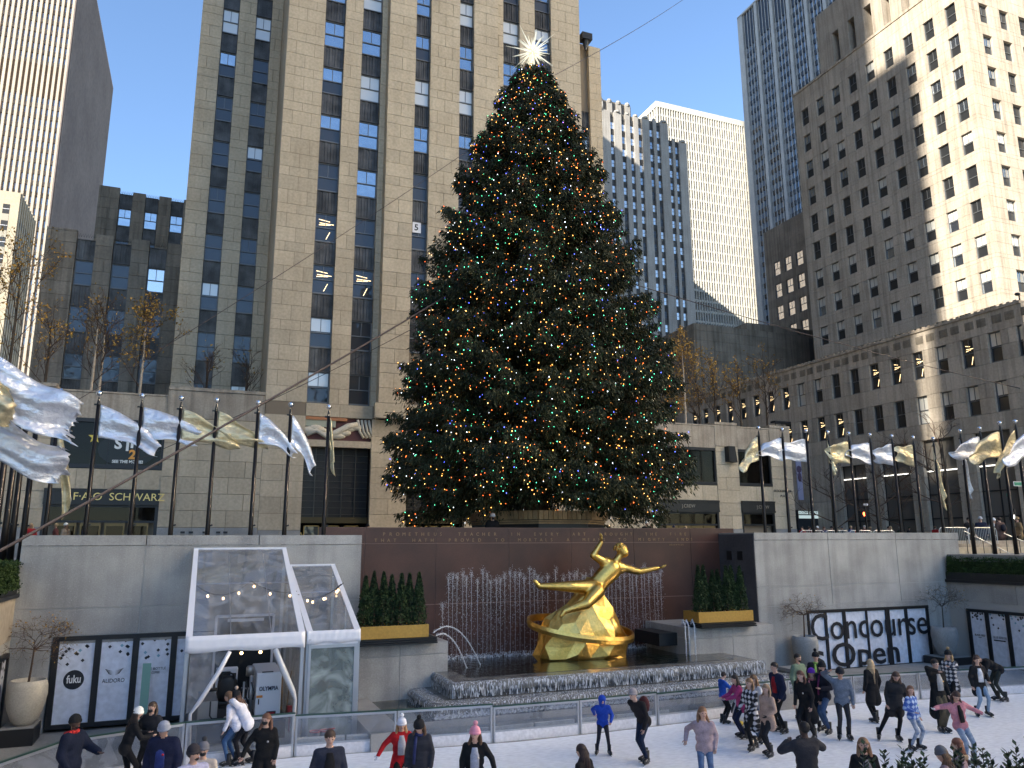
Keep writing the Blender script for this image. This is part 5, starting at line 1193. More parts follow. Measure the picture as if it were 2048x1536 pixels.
    if scarf: m = M(); m.tube([tuple(neck+R @ T((.075*math.cos(a), .062*math.sin(a)+.005, -.01+.01*math.sin(2*a)))) for a in np.linspace(0, 2*PI, 12)], .030*s, 8, cap=False); m.tube([tuple(neck+T((.05,.09,-.03))), tuple(W((.06,.145,.2))), tuple(W((.07,.135,-.02)))], [.03*s,.035*s,.03*s], 6, flat=.5); sub('scarf', m, cloth(scarf))
    if inner: m = M(); m.tube([tuple(W((0,.085,.44))), tuple(W((0,.118,.30))), tuple(W((0,.125,.05)))], [.05*s,.085*s,.085*s], 10, flat=.45); sub('shirt_front', m, cloth(inner))
    if badge: m = M(); c = W((-.07,.135+tk,.27)); m.ball(tuple(c), .022*s, 8, sc=(1,.4,1)); sub('badge', m, cloth(badge))
    if pack: m = M(); m.ball(tuple(W((0,-.20,.24))), .15*s, 12, sc=(1,.62,1.35)); sub('backpack', m, cloth(pack))
    return root
# ---------------------------------------------------------------- gilded figure on its rock (a plain generic stand-in)
gs = thing('gilded_sculpture', (13.1, 26.2, .9), 'gilded figure leaning over a gold rock inside a plain hoop, rising from the pool', 'sculpture')
def rock():
    bm = bmesh.new(); bmesh.ops.create_icosphere(bm, subdivisions=3, radius=1); r = random.Random(4)
    import mathutils.noise as mn
    for v in bm.verts:
        n = v.co.normalized(); h = (n.z+1)/2; w = (1.0-.62*max(0, h)**.8)
        px = max(abs(n.x), abs(n.y)); k = .86+.14/max(px, .5)
        c = mn.noise(n*1.3)*.16+abs(mn.noise(n*2.3+Vector((3,1,2))))*.34
        v.co = Vector(((n.x*2.35*w*k*(1+c)+.30*h), n.y*1.0*w*(1+c), 1.05+n.z*1.65+.25*math.sin(n.x*4+1)*(h > .5)*h+c*.5))
    for v in bm.verts:
        if v.co.z < 0: v.co.z = 0
    me = D.meshes.new('rock'); bm.to_mesh(me); bm.free(); me.materials.append(GOLD)
    return me
o = link('rock', rock(), gs, (13.08, 26.25, .88)); o.scale = (1.0, 1.0, 1.0)
g2 = M(); 
g2.tube([(14.3,26.0,1.6),(14.1,26.1,2.3),(13.95,26.15,2.75)], [.5,.32,.08], 9); part('rock_spur', g2, GOLD, gs, smooth=True)
hoop = M(); n = 72
for i in range(n):
    t0 = 2*PI*i/n; pass
def ringpt(t): return Vector((13.05+2.02*math.cos(t), 26.15+1.12*math.sin(t), 2.05+.30*math.cos(t+2.6)+.42*math.sin(t)))
vs = []
for i in range(n):
    t = 2*PI*i/n; p = ringpt(t); rad = Vector((math.cos(t), math.sin(t)*.8, 0)).normalized()
    for (a, b) in ((-.03,-.11),(.03,-.13),(.06,0),(.03,.13),(-.03,.11)): vs.append(p+rad*a+Vector((0,0,b)))
hoop.add(vs, [(i*5+j, ((i+1) % n)*5+j, ((i+1) % n)*5+(j+1) % 5, i*5+(j+1) % 5) for i in range(n) for j in range(5)]); part('hoop', hoop, GOLD, gs)
Y0 = 25.9
# a plain figure sitting back on the rock, one arm up and one arm out
FPm = [((13.7,Y0,3.68),(14.2,Y0,4.10),.35,.40,0,.8), ((13.95,Y0,4.36),(14.6,Y0,4.16),.23,.23,0,.85), ((13.35,Y0,3.50),(13.7,Y0,3.62),.33,.34,0,.85),
 ((14.35,Y0-.02,4.36),(14.55,Y0-.08,4.62),.14,.13,0,1), ((14.64,Y0-.1,4.80),(14.69,Y0-.14,4.72),.225,.185,0,1), ((14.70,Y0-.32,4.68),(14.71,Y0-.35,4.66),.04,.04,0,1),
 ((13.88,Y0,4.40),(13.45,Y0-.05,4.62),.165,.13,0,1), ((13.45,Y0-.05,4.62),(13.75,Y0-.12,5.08),.125,.085,0,1),
 ((14.68,Y0,4.18),(15.30,Y0-.1,4.02),.165,.13,0,1), ((15.30,Y0-.1,4.02),(16.10,Y0-.15,4.14),.125,.08,0,1),
 ((13.4,Y0-.1,3.50),(12.35,Y0-.25,3.56),.28,.20,0,1), ((12.35,Y0-.25,3.56),(11.22,Y0-.2,3.60),.19,.10,0,1), ((11.22,Y0-.2,3.60),(11.05,Y0-.2,3.78),.10,.07,0,1),
 ((13.45,Y0-.3,3.38),(12.85,Y0-.6,2.98),.28,.20,0,1), ((12.85,Y0-.6,2.98),(12.0,Y0-.6,2.76),.19,.11,0,1), ((12.0,Y0-.6,2.76),(11.85,Y0-.62,2.60),.10,.07,0,1)]
fb_ = fuse('figure', FPm, [GOLD], voxel=.035, smooth_it=4); link('figure', fb_, gs)
for base, d, s in (((13.75,Y0-.12,5.10), Vector((.1,0,1)), 2.2), ((16.12,Y0-.15,4.14), Vector((1,-.1,.18)), 2.3)):
    o = D.objects.new('hand', hand_mesh(GOLD)); COL.objects.link(o); o.parent = gs; o.location = Vector(base)-gs.location; o.rotation_euler = d.normalized().to_track_quat('Z', 'Y').to_euler(); o.scale = (s,)*3
m = M(); r = random.Random(9)
for k in range(60):
    a = r.random()*2*PI; e = r.uniform(-.1, 1.4); q = Vector((14.6+.225*math.cos(a)*math.cos(e), Y0-.06+.225*math.sin(a)*math.cos(e)+.03, 4.83+.21*math.sin(e))); m.ball(tuple(q), .055, 6)
part('hair', m, GOLD, gs, smooth=True)
# ================================================================ clear tent with the ice machine
CV = clear('tent_vinyl', (.90,.91,.93), .10, .04, .16, (.75,.75,.76)); FOG = clear('fogged_panel', (.62,.68,.66), .08, .1, .75, (.50,.56,.53))
tent = thing('tent', (2.1, 24, 0), 'white framed tent of clear plastic with a lower side bay, string lights inside', 'tent')
def quad(pts, name, mat, par, th=.006):
    a, b, c, d = [Vector(p) for p in pts]; n = (b-a).cross(c-a).normalized()*th; m = M(); m.add([a,b,c,d,a+n,b+n,c+n,d+n], [(0,1,2,3),(7,6,5,4),(0,4,5,1),(1,5,6,2),(2,6,7,3),(3,7,4,0)]); return part(name, m, mat, par)
YF, YK = 21.9, 25.85
def bay(x0f, x1f, x0b, x1b, zf, zb, val):
    quad([(x0f,YF,zf),(x1f,YF,zf),(x1b,YK,zb),(x0b,YK,zb)], 'roof_sheet', CV, tent)
    for xf, xb, s in ((x0f,x0b,1),(x1f,x1b,-1)):
        m = M(); w = .16; m.add([(xf,YF,zf+.02),(xf+s*w,YF,zf+.02),(xb+s*w*.8,YK,zb+.02),(xb,YK,zb+.02),(xf,YF,zf-.05),(xf+s*w,YF,zf-.05),(xb+s*w*.8,YK,zb-.05),(xb,YK,zb-.05)], [(0,1,2,3),(7,6,5,4),(0,4,5,1),(2,6,7,3),(1,5,6,2),(3,7,4,0)]); part('roof_edge_band', m, WHT, tent)
        m = M(); m.bar((xf+s*.05,YF+.05,0),(xf+s*.05,YF+.05,zf-.05),.09); part('post', m, ALU, tent)
        m = M(); m.bar((xb+s*.05,YK-.05,0),(xb+s*.05,YK-.05,zb-.05),.08); part('post', m, ALU, tent)
    m = M(); m.bar((x0b,YK,zb),(x1b,YK,zb),.07); part('ridge_band', m, WHT, tent)
    for u in (.42, .98): 
        yy = YK+(YF-YK)*u; zz = zb+(zf-zb)*u-.06; m = M(); m.tube([(x0b+(x0f-x0b)*u, yy, zz),(x1b+(x1f-x1b)*u, yy, zz)], .022, 6); part('purlin', m, ALU, tent)
    # fabric valance with folds
    m = M(); n = 26; vs = []
    for i in range(n+1):
        x = x0f+(x1f-x0f)*i/n
        for k in range(4): vs.append((x, YF-.05-.012*math.sin(i*1.9+k)-.02*k*.3, zf+.03-val*k/3-(.02*math.sin(i*.5) if k == 3 else 0)))
    m.add(vs, [(i*4+k, i*4+k+1, (i+1)*4+k+1, (i+1)*4+k) for i in range(n) for k in range(3)]); o = part('valance', m, WHT, tent, smooth=True); q = o.modifiers.new('s', 'SOLIDIFY'); q.thickness = .012
bay(-.12, 2.80, -.10, 2.60, 2.80, 4.95, .40); bay(2.84, 4.26, 2.66, 4.14, 2.80, 4.42, .32)
for pts in ([(-.12,YF,0),(-.10,YK,0),(-.10,YK,4.95),(-.12,YF,2.8)], [(4.26,YF,0),(4.14,YK,0),(4.14,YK,4.42),(4.26,YF,2.8)], [(2.72,YF+.4,0),(2.62,YK,0),(2.62,YK,4.9),(2.72,YF+.4,2.9)]): quad(pts, 'side_sheet', CV, tent)
for x in (.9, 1.9):
    m = M(); m.tube([(x, YK-.1, 4.8),(x+.05, YF+.1, 2.8)], .014, 6); part('rafter', m, ALU, tent)
for (x, y, xx) in ((-.04, 0, 0),): 
    m = M(); m.bar((-.10,23.9,0),(-.10,23.9,3.85),.05); part('side_pole', m, ALU, tent); m = M(); m.bar((4.2,23.9,0),(4.2,23.9,3.6),.05); part('side_pole', m, ALU, tent)
    m = M(); m.bar((4.23,YF,1.05),(4.15,YK,1.05),.04); part('side_rail', m, ALU, tent)
# rolled door flaps
for pts in ([(.02,YF-.02,2.42),(.95,YF-.02,2.42),(.18,YF-.04,1.1),(.10,YF-.03,.35)], ):
    quad([pts[0], pts[1], pts[2], (.02,YF-.04,1.0)], 'door_flap', CV, tent); m = M(); m.tube([(.95,YF-.05,2.42),(.72,YF-.07,1.95),(.30,YF-.09,1.25),(.12,YF-.08,1.0),(.14,YF-.08,.1)], [.05,.06,.055,.035,.06], 8); part('rolled_flap', m, WHT, tent, smooth=True)
m = M(); m.tube([(2.05,YF-.05,2.42),(2.28,YF-.08,1.9),(2.55,YF-.08,1.35),(2.62,YF-.08,1.15),(2.58,YF-.08,.1)], [.07,.085,.07,.04,.075], 8); part('rolled_flap', m, plain('rolled_clear_vinyl', (.62,.62,.63), .25), tent, smooth=True)
m = M(); m.box(2.98,4.12,YF-.01,YF+.01,.1,2.4); part('door_panel', m, FOG, tent)
m = M(); m.bar((2.93,YF,0),(2.93,YF,2.4),.07); m.bar((4.15,YF,0),(4.15,YF,2.42),.09); m.bar((2.9,YF,2.42),(4.2,YF,2.42),.08); part('door_frame', m, ALU, tent)
m = M(); m.box(2.9,4.2,YF-.02,YF+.03,2.44,2.62); part('header_panel', m, WHT, tent)
m = M(); m.box(2.9,2.97,YF-.06,YF,.0,2.62); part('edge_post', m, ALU, tent)
# garage opening in the wall behind
gd = thing('garage_opening', (1.5, 25.9, 0), 'dark white-framed service doorway in the granite behind the ice machine', 'doorway')
m = M(); m.box(.72,2.3,25.9,25.97,0,2.62); part('dark_void', m, BLK, gd); m = M(); m.bar((.68,25.88,0),(.68,25.88,2.95),.07); m.bar((2.34,25.88,0),(2.34,25.88,2.95),.07); m.bar((.68,25.88,2.95),(2.34,25.88,2.95),.07); m.box(.72,2.3,25.9,25.96,2.62,2.92,1); m.box(1.0,2.05,25.84,25.9,2.78,2.86,0); part('door_frame', m, [WHT, DKM], gd)  # black sheet stands in for the unlit space inside the doorway
m = M(); m.box(-.1,.66,25.92,25.98,0,2.5); m.box(2.4,4.2,25.92,25.98,0,2.6); pass
for x0_, x1_, zt_ in ((-.1,.66,2.5),(2.4,4.2,2.6)): m = M(); m.box(x0_,x1_,25.92,25.98,0,zt_); part('lining_panel', m, plain('grey_lining', (.3,.3,.29), .7), gd)
# ice resurfacer
iz = thing('ice_resurfacer', (1.55, 23.6, 0), 'white ice resurfacing machine with black driver seat, parked in the clear tent', 'ice machine')
PW = plain('machine_white', (.72,.73,.76), .35); STL = plain('brushed_steel', (.40,.40,.40), .4, .8)
m = M(); m.box(.35,2.45,22.9,25.4,.32,.62); m.box(.3,2.5,22.75,23.0,.05,.5); part('chassis', m, DKM, iz)
m = M(); m.box(.3,.78,23.0,24.6,.5,1.05); part('side_tank', m, STL, iz)
def bevbox(x0,x1,y0,y1,z0,z1,name,mat,par,bev=.04):
    o = part(name, M().box(x0,x1,y0,y1,z0,z1), mat, par); b = o.modifiers.new('b','BEVEL'); b.width = bev; b.segments = 3; return o
bevbox(1.72,2.38,23.0,24.9,.52,1.68,'hood',PW,iz); bevbox(.72,1.30,24.2,24.4,.9,1.70,'console_back',PW,iz)
m = M(); m.box(1.15,1.25,24.15,24.22,1.25,1.55); m.box(.8,1.1,24.16,24.2,1.3,1.6); part('control_panel', m, DKM, iz)
fit_text('OLYMPIA', 1.80, 2.30, 1.22, 1.33, 22.99, iz, plain('navy_print', (.01,.012,.04), .5), bold=.02)
m = M(); m.box(1.74,1.90,22.985,23.0,1.05,1.11); part('warning_label', m, plain('orange_label', (.7,.25,.04), .5), iz); m = M(); m.box(1.79,1.82,22.985,23.0,.88,1.02); part('latch', m, BLK, iz); m = M(); m.box(2.02,2.26,22.985,23.0,.60,.69); part('tail_lamp_bezel', m, BLK, iz); m = M(); m.box(2.05,2.23,22.98,22.985,.62,.67); part('tail_lamp', m, plain('red_lens', (.35,.01,.02), .3), iz)
m = M(); m.box(1.86,2.15,23.0,23.1,1.685,1.70); part('vent', m, DKM, iz)
m = M(); m.tube([(1.0,23.35,.98),(1.0,23.30,1.2),(1.0,23.28,1.5),(1.0,23.27,1.62)], [.22,.27,.24,.14], 12, flat=.35); part('seat_back', m, BLK, iz, smooth=True); bevbox(.76,1.24,23.3,23.8,.86,.98,'seat',BLK,iz)
m = M(); m.tube([(.82,23.25,1.45),(.86,23.22,1.66),(1.0,23.2,1.72),(1.14,23.22,1.66),(1.18,23.25,1.45)], .025, 8); part('seat_rail', m, DKM, iz)
m = M(); m.box(.78,1.25,22.95,23.2,.35,.85); part('seat_base', m, BLK, iz); m = M(); m.lathe([(.001,0),(.08,0.0),(.08,.01)], (0,0,0), 12); 
m = M(); m.prism([(1.02+.08*math.cos(a), .62+.05*math.sin(a)) for a in np.linspace(0,2*PI,12,endpoint=False)], 22.94, 22.95, axis='y'); part('round_plate', m, STL, iz)
m = M(); m.box(.76,1.28,22.93,23.0,.28,.34); part('white_step', m, PW, iz)
m = M(); m.tube([(.6,23.0,1.05),(.6,22.95,.7),(.66,22.95,.62),(.8,22.95,.62)], .018, 6); m.tube([(.55,23.2,1.3),(.62,23.2,1.3),(.75,23.25,1.3)], .045, 6); m.tube([(1.3,23.2,1.2),(1.36,23.15,1.25)], .04, 6); part('arm_rest', m, BLK, iz)
m = M()
for x0, z0, x1, z1, r in ((1.42,.5,1.42,1.45,.03),(1.52,.5,1.52,1.3,.025),(1.62,.6,1.60,1.6,.05),(1.35,1.0,1.65,1.0,.02),(1.35,1.3,1.65,1.25,.02)): m.tube([(x0,23.2,z0),(x1,23.2,z1)], r, 8)
m.lathe([(.001,0),(.11,0),(.11,.22),(.08,.26),(.001,.27)], (1.58,23.5,1.55), 14); part('pipework', m, STL, iz, smooth=True)
m = M(); m.tube([(1.45,23.1,1.5),(1.5,23.05,1.3),(1.48,23.05,1.1),(1.55,23.1,.9)], .02, 6); m.tube([(1.6,23.1,1.45),(1.68,23.05,1.2),(1.66,23.05,1.0)], .02, 6); part('hose', m, BLK, iz)
for x in (.45, 2.3):
    for y in (23.4, 24.9): m = M(); m.tube([(x-.1,y,.3),(x+.1,y,.3)], .3, 18); part('wheel', m, BLK, iz)
# tent clutter
m = M(); m.tube([(2.55,24.6,0),(2.52,24.5,1.4),(2.40,24.6,1.9)], [.06,.05,.04], 8); m.tube([(2.62,24.0,.2),(2.7,23.6,1.6)], .02, 5); solo('hose_rack', m, plain('worn_hose', (.25,.17,.10), .8), 'worn brown hose hanging beside the ice machine', 'hose')
m = M(); m.tube([(2.62,23.6,.55),(2.75,23.6,.55)], .14, 14); m.bar((2.7,23.6,0),(2.7,23.6,.5),.04); solo('hose_reel', m, plain('red_plastic', (.30,.02,.02), .5), 'red hose reel on the floor by the rolled flap', 'reel')
def shovel(x, z, col, lab):
    t = thing('shovel', (x, 22.1, 0), lab, 'shovel'); m = M(); m.tube([(x,22.1,.1),(x+.03,22.15,z-.12)], .014, 6); part('shaft', m, ALU, t); m = M(); m.tube([(x+.03,22.14,z-.12),(x-.02,22.14,z-.02),(x,22.14,z+.04),(x+.07,22.14,z+.04),(x+.10,22.14,z-.02),(x+.03,22.14,z-.12)], .018, 6); part('grip', m, col, t)
    m = M(); m.box(x-.12,x+.15,22.05,22.1,.02,.3); part('blade', m, ALU, t)
YG = plain('yellow_grip', (.65,.32,.03), .5); RG = plain('red_bucket', (.40,.02,.02), .5)
shovel(3.36, 1.22, YG, 'shovel with orange D grip, lower of the pair by the fogged panel'); shovel(3.52, 1.32, YG, 'shovel with orange D grip, taller of the pair by the fogged panel')
for k, (x, w) in enumerate(((3.15,.12),(3.4,.12),(3.58,.14))):
    t = thing('bucket', (x, 22.0, 0), ['leftmost','middle','tipped'][k]+' of three red-rimmed buckets inside the tent side bay', 'bucket'); m = M(); m.lathe([(.09,0),(.13,.32),(.12,.32),(.08,.03)], (x,21.75 if k < 2 else 22.0,.02), 14); part('pail', m, plain('grey_pail', (.2,.2,.21), .5), t); m = M(); m.tube([(x+.135*math.cos(a),(21.75 if k < 2 else 22.0)+.135*math.sin(a),.35) for a in np.linspace(0,2*PI,14)], .018, 6, cap=False); part('rim', m, RG, t)
# string lights in the tent
sg = thing('string_lights', (1.4, 23.4, 3.9), 'drooping string of warm bulbs under the clear tent roof', 'string lights')
def sag(a, b, dip, n=14): a, b = Vector(a), Vector(b); return [a.lerp(b, i/n)-Vector((0,0,dip*4*(i/n)*(1-i/n))) for i in range(n+1)]
runs = [sag((.05,24.2,3.95),(1.5,24.2,4.05),.32), sag((1.5,24.2,4.05),(2.75,23.8,3.75),.14), sag((2.8,23.9,3.65),(4.1,23.9,3.95),.22), sag((2.8,24.1,3.6),(4.1,24.3,3.9),.22)]
m = M()
for r_ in runs: m.tube(r_, .012, 5)
part('cable', m, BLK, sg)
BULB = plain('warm_bulb', (1,.7,.4), .3, emit=(1,.62,.28), es=6)
for r_, ks in zip(runs, ((3,7,11),(1,6,12),(3,8,12),(5,9,13))):
    for k in ks: p = r_[k]; m = M(); m.ball((p.x,p.y,p.z-.10), .032, 8, sc=(1,1,1.3)); part('bulb', m, BULB, sg); m = M(); m.tube([(p.x,p.y,p.z),(p.x,p.y,p.z-.06)], .015, 5); part('bulb_socket', m, BLK, sg)
for x in (1.25,1.72): m = M(); m.ball((x,22.2,2.32), .04, 8); part('bulb', m, BULB, sg)
# ================================================================ flags
FOILS = rich('silver_foil_cloth', (.66,.67,.72), (.84,.85,.90), r=.33, metal=.5, scale=1.6, rand=.06, bump=.5, fine=3, bdist=.12, stretch=(1,1,1.6)); FOILG = rich('gold_foil_cloth', (.60,.49,.28), (.80,.69,.45), r=.34, metal=.5, scale=1.6, rand=.06, bump=.5, fine=3, bdist=.12, stretch=(1,1,1.6))
def pole(x, y, top, lab, base=ZP, r=.065):
    t = thing('flagpole', (x, y, base), lab, 'flagpole', 'dark flagpoles round the rink'); m = M(); m.tube([(x,y,base),(x,y,base+1.2),(x,y,top-.35)], [r*1.35,r*1.1,r*.8], 12); part('shaft', m, POLE, t, smooth=True)
    m = M(); m.tube([(x,y,top-.36),(x,y,top-.12)], [r*.9,r*.35], 8); m.bar((x-.12,y,top-.36),(x+.06,y,top-.36),.05); part('truck', m, BLK, t); m = M(); m.bar((x,y,base+1.15),(x+.14,y-.02,base+1.2),.05); part('cleat', m, BLK, t)
    m = M(); m.ball((x,y,top), .092, 14); part('finial_ball', m, FIN, t, smooth=True)
    return t
FIN = plain('polished_ball', (.8,.8,.82), .12, 1)
def flag(x, y, top, mat, lab, L, drop, hoist=1.05, narrow=.45, seed=0, dy=0.0, sgn=1, curl=.25, twist=0.0):
    """L: reach along x (signed), drop: how far the fly end hangs below the hoist head"""
    r = random.Random(seed); n, k = 34, 12; vs = []; ph = r.random()*6
    for i in range(n+1):
        u = i/n; w = hoist*(1-u*(1-narrow)); cx = L*(u-.12*u*u*r.uniform(.8,1)); cz = -drop*(u**1.25)
        for j in range(k+1):
            v = j/k; f = math.sin(v*PI*2.6+ph+u*2.2)*.10*u**.5*(1.2-.4*u)+math.sin(u*9+ph+v*1.5)*.06*u
            px = x+cx+sgn*f*.35*curl*4*.3+(.10*math.sin(v*5+ph)*u); pz = top-.36+cz-v*w-(.06*math.sin(u*7+ph)*u)+.05*math.sin(v*9+u*11)*u
            vs.append((px, y+dy*u+f+twist*(v-.5)*u, pz))
    m = M(); m.add(vs, [(i*(k+1)+j, (i+1)*(k+1)+j, (i+1)*(k+1)+j+1, i*(k+1)+j+1) for i in range(n) for j in range(k)])
    o = solo('flag', m, mat, lab, 'flag', 'silver and gold foil flags', smooth=True); q = o.modifiers.new('s', 'SOLIDIFY'); q.thickness = .008; return o
S_, G_ = FOILS, FOILG
# back row, tent side: pixel x of the pole head, flag colour, reach, drop
rowL = [(199,S_,2.0,1.15,.42),(285,S_,1.9,.62,.55),(363,G_,2.0,1.0,.30),(434,G_,1.75,1.0,.25),(517,S_,1.35,1.25,.22),(582,S_,.85,1.6,.45),(658,G_,.18,1.55,.55)]
nl = ['first','second','third','fourth','fifth','sixth','seventh','eighth','ninth','tenth']
for i, (px, mt, L, dr, nw) in enumerate(rowL):
    p = onY(px, 788+.058*(px-199), 27.2); tp = 9.78
    pole(p[0], 27.2, tp, 'flagpole behind the granite wall, %s from the toy store window end' % nl[i]); flag(p[0]+.07, 27.2, tp, mt, ('silver' if mt is S_ else 'gold')+' foil flag blowing from the %s pole above the tent-side wall' % nl[i], L, dr, narrow=nw, seed=i+3)
p = onY(122, 783, 27.9); pole(p[0], 27.9, 9.9, 'flagpole standing just before the toy store pier, half hidden by flags')
flag(p[0]+.05, 27.9, 9.2, G_, 'gold foil flag hanging below the big ragged silver flags', .55, 2.2, narrow=.9, seed=31, hoist=.9)
rowR = [(1516.8,G_,-1.1,1.0,.6),(1564,S_,-1.5,.55,.25),(1611.5,S_,-1.9,.45,.5),(1654.9,G_,.25,1.35,.25),(1696.5,G_,-1.45,.3,.7),(1738.4,S_,-1.6,.3,.35),(1782,S_,-1.3,.4,.5),(1824,G_,-1.3,.25,.5),(1864,G_,.35,2.2,.85)]
for i, (px, mt, L, dr, nw) in enumerate(rowR):
    p = onY(px, 860, 27.2); pole(p[0], 27.2, 9.95, 'flagpole behind the lettered-panel wall, %s from the statue' % nl[i])
    flag(p[0]-.07, 27.2, 9.95, mt, ('silver' if mt is S_ else 'gold')+' foil flag on the %s pole past the statue' % nl[i], L, dr, narrow=nw, seed=i+13, sgn=-1)
rowC = [(1919.7,862,25.6,S_,.3,2.2,.5),(1959,857,25.0,S_,-2.2,.75,.3),(1999,846,24.0,G_,-2.3,.95,.55),(2029.8,843,23.3,G_,-1.6,1.9,.3),(2075,835,22.4,S_,-2.6,1.3,.5)]
for i, (px, py, Y, mt, L, dr, nw) in enumerate(rowC):
    p = onY(px, py, Y); pole(p[0], Y, p[2], 'flagpole rising behind the dark hedge, %s along the side row' % nl[i], r=.07)
    flag(p[0]-.07, Y, p[2], mt, ('silver' if mt is S_ else 'gold')+' foil flag of the %s side-row pole over the dark hedge' % nl[i], L, dr, narrow=nw, seed=i+43, sgn=-1, hoist=1.2)
for i, (px, Y) in enumerate(((6,26.9),(21,27.7),(43,28.9),(-14,25.6))):
    X = onY(px, 1100, Y)[0]; pole(X, Y, 9.9, 'thick dark flagpole behind the clipped hedge, %s from the picture edge' % nl[i], r=.085)
# big ragged flags blowing in from poles outside the picture
def bigflag(p0, fly, hoist, mat, lab, seed, narrow=.8):
    r = random.Random(seed); n, k = 48, 22; vs = []; ph = r.random()*6; p0 = Vector(p0); fly = Vector(fly)
    for i in range(n+1):
        u = i/n; w = hoist*(1-u*(1-narrow))
        for j in range(k+1):
            v = j/k; f = math.sin(v*7+ph+u*3)*.12*(u+.15)+math.sin(u*12+v*4+ph)*.07*u+math.sin(v*23+u*5)*.025
            q = p0+fly*u+Vector((.10*math.sin(v*6+ph)*u, f, -v*w+.12*math.sin(u*8+ph)*u))
            if i == n: q += fly.normalized()*r.uniform(-.28,.12)
            vs.append(tuple(q))
    m = M(); m.add(vs, [(i*(k+1)+j, (i+1)*(k+1)+j, (i+1)*(k+1)+j+1, i*(k+1)+j+1) for i in range(n) for j in range(k)])
    o = solo('flag', m, mat, lab, 'flag', 'silver and gold foil flags', smooth=True); q = o.modifiers.new('s', 'SOLIDIFY'); q.thickness = .008
for (a, b, Y, h, mt, lab, sd) in (((-40,690),(150,872),20.5,1.35,S_,'largest ragged silver flag blowing in over the hedge corner',1),((-60,800),(130,955),21.5,1.1,S_,'lower ragged silver flag below the largest one',2),((-30,760),(140,850),21.2,.8,G_,'gold cloth showing between the two ragged silver flags',3),((-60,680),(22,830),20.0,1.1,G_,'gold cloth beside the picture edge above the hedge',6)):
    A = onY(a[0], a[1], Y); B = onY(b[0], b[1], Y+.4); bigflag(A, Vector(B)-Vector(A)+Vector((0,0,h*.55)), h, mt, lab, sd)
# ================================================================ cables
def cable(pts, r, lab, mat=None):
    m = M(); m.tube(pts, r, 6); solo('cable', m, mat or plain('steel_cable', (.07,.05,.045), .6), lab, 'cable')
A = onY(-30, 1118, 20); B = Vector((14.0, 33.5, 17.5)); C1 = onY(945, 560, 33.0); cable(sag(A, C1, .12), .035, 'thick guy cable running from the hedge corner up to the fir tree')
for i, (a, Ya, b, Yb, r, lab) in enumerate((((-20,905),30,(1010,250),33.5,.014,'thin wire crossing the tower front to the upper tree'), ((250,930),40,(930,600),33,.014,'thin wire crossing low over the tower windows'), ((1110,150),34,(1400,-25),60,.02,'thin wire rising from the treetop into the sky'), ((1240,560),34,(2100,790),36,.022,'thin wire falling from the tree across the long office block'))):
    cable(sag(onY(*a, Ya), onY(*b, Yb), .3), r, lab)
# ================================================================ bare roof trees
def bare_tree(x, y, z, h, lab, seed, leaves, group, trunkmat=None, spread=.42, n=9, cat='tree', nm='bare_tree', lsz=.115, thick=1.5):
    t = thing(nm, (x, y, z), lab, cat, group); rr = random.Random(seed); m = M(); tr = M(); tips = []
    tr.tube([(x,y,z),(x+.05,y,z+h*.5),(x,y,z+h*.92)], [.07*thick,.045*thick,.012], 7); part('trunk', tr, trunkmat or TRUNK, t)
    def grow(p, d, ln, rad, dep):
        q = Vector(p); pts = [tuple(q)]
        for _ in range(3): d = (d+Vector((rr.gauss(0,.14), rr.gauss(0,.14), rr.gauss(.06,.1)))).normalized(); q = q+d*ln/3; pts.append(tuple(q))
        m.tube(pts, [rad, rad*.8, rad*.6, rad*.4], 4, cap=False); tips.extend([q, Vector(pts[2])])
        if dep:
            for _ in range(3): grow(Vector(pts[rr.choice((1,2,3))]), (d+Vector((rr.gauss(0,.6), rr.gauss(0,.6), rr.gauss(.1,.3)))).normalized(), ln*.62, rad*.6, dep-1)
    for i in range(n):
        u = .22+.68*i/n; a = rr.random()*2*PI; grow((x, y, z+h*u), Vector((math.cos(a)*spread*2, math.sin(a)*spread*2, 1.0)).normalized(), h*.36*(1.15-u*.7), .022*thick, 3)
    part('branches', m, TWIG, t)
    if leaves:
        leaves = int(leaves*1.7)
        T = np.array([tuple(q) for q in tips]); quads('leaves', leafcloud(leaves, lambda g, k: T[g.integers(0, len(T), k)]+g.normal(size=(k,3))*.14, lsz, seed), OCH, t)
BIR = rich('pale_birch_bark', (.42,.33,.24), (.55,.46,.36), scale=6, rand=.1, bump=.2)
for i, (px, ph, Y, lv, lab, tm) in enumerate(((10,500,54,420,'ochre-leaved roof tree at the picture edge above the ragged flags',None),(86,625,54,170,'rounded bare roof tree with a few ochre leaves beside the sooty block',None),(180,605,54,90,'slim pale-trunked roof tree, nearer the sooty block corner',BIR),(196,620,54.5,60,'pale roof birch paired close beside its twin',BIR),(278,615,54,520,'yellowest roof tree above the film poster window',BIR),(410,700,53,20,'nearly bare small roof tree by the tower base strip',None),(490,705,53,24,'tiny bare roof tree beside the tower return wall',None))):
    p0 = onY(px, 790, Y); hh = onY(px, ph, Y)[2]-13.4; bare_tree(p0[0], Y, 13.4, hh, lab, i+60, lv, 'bare trees on the store roofs', tm, spread=.33)
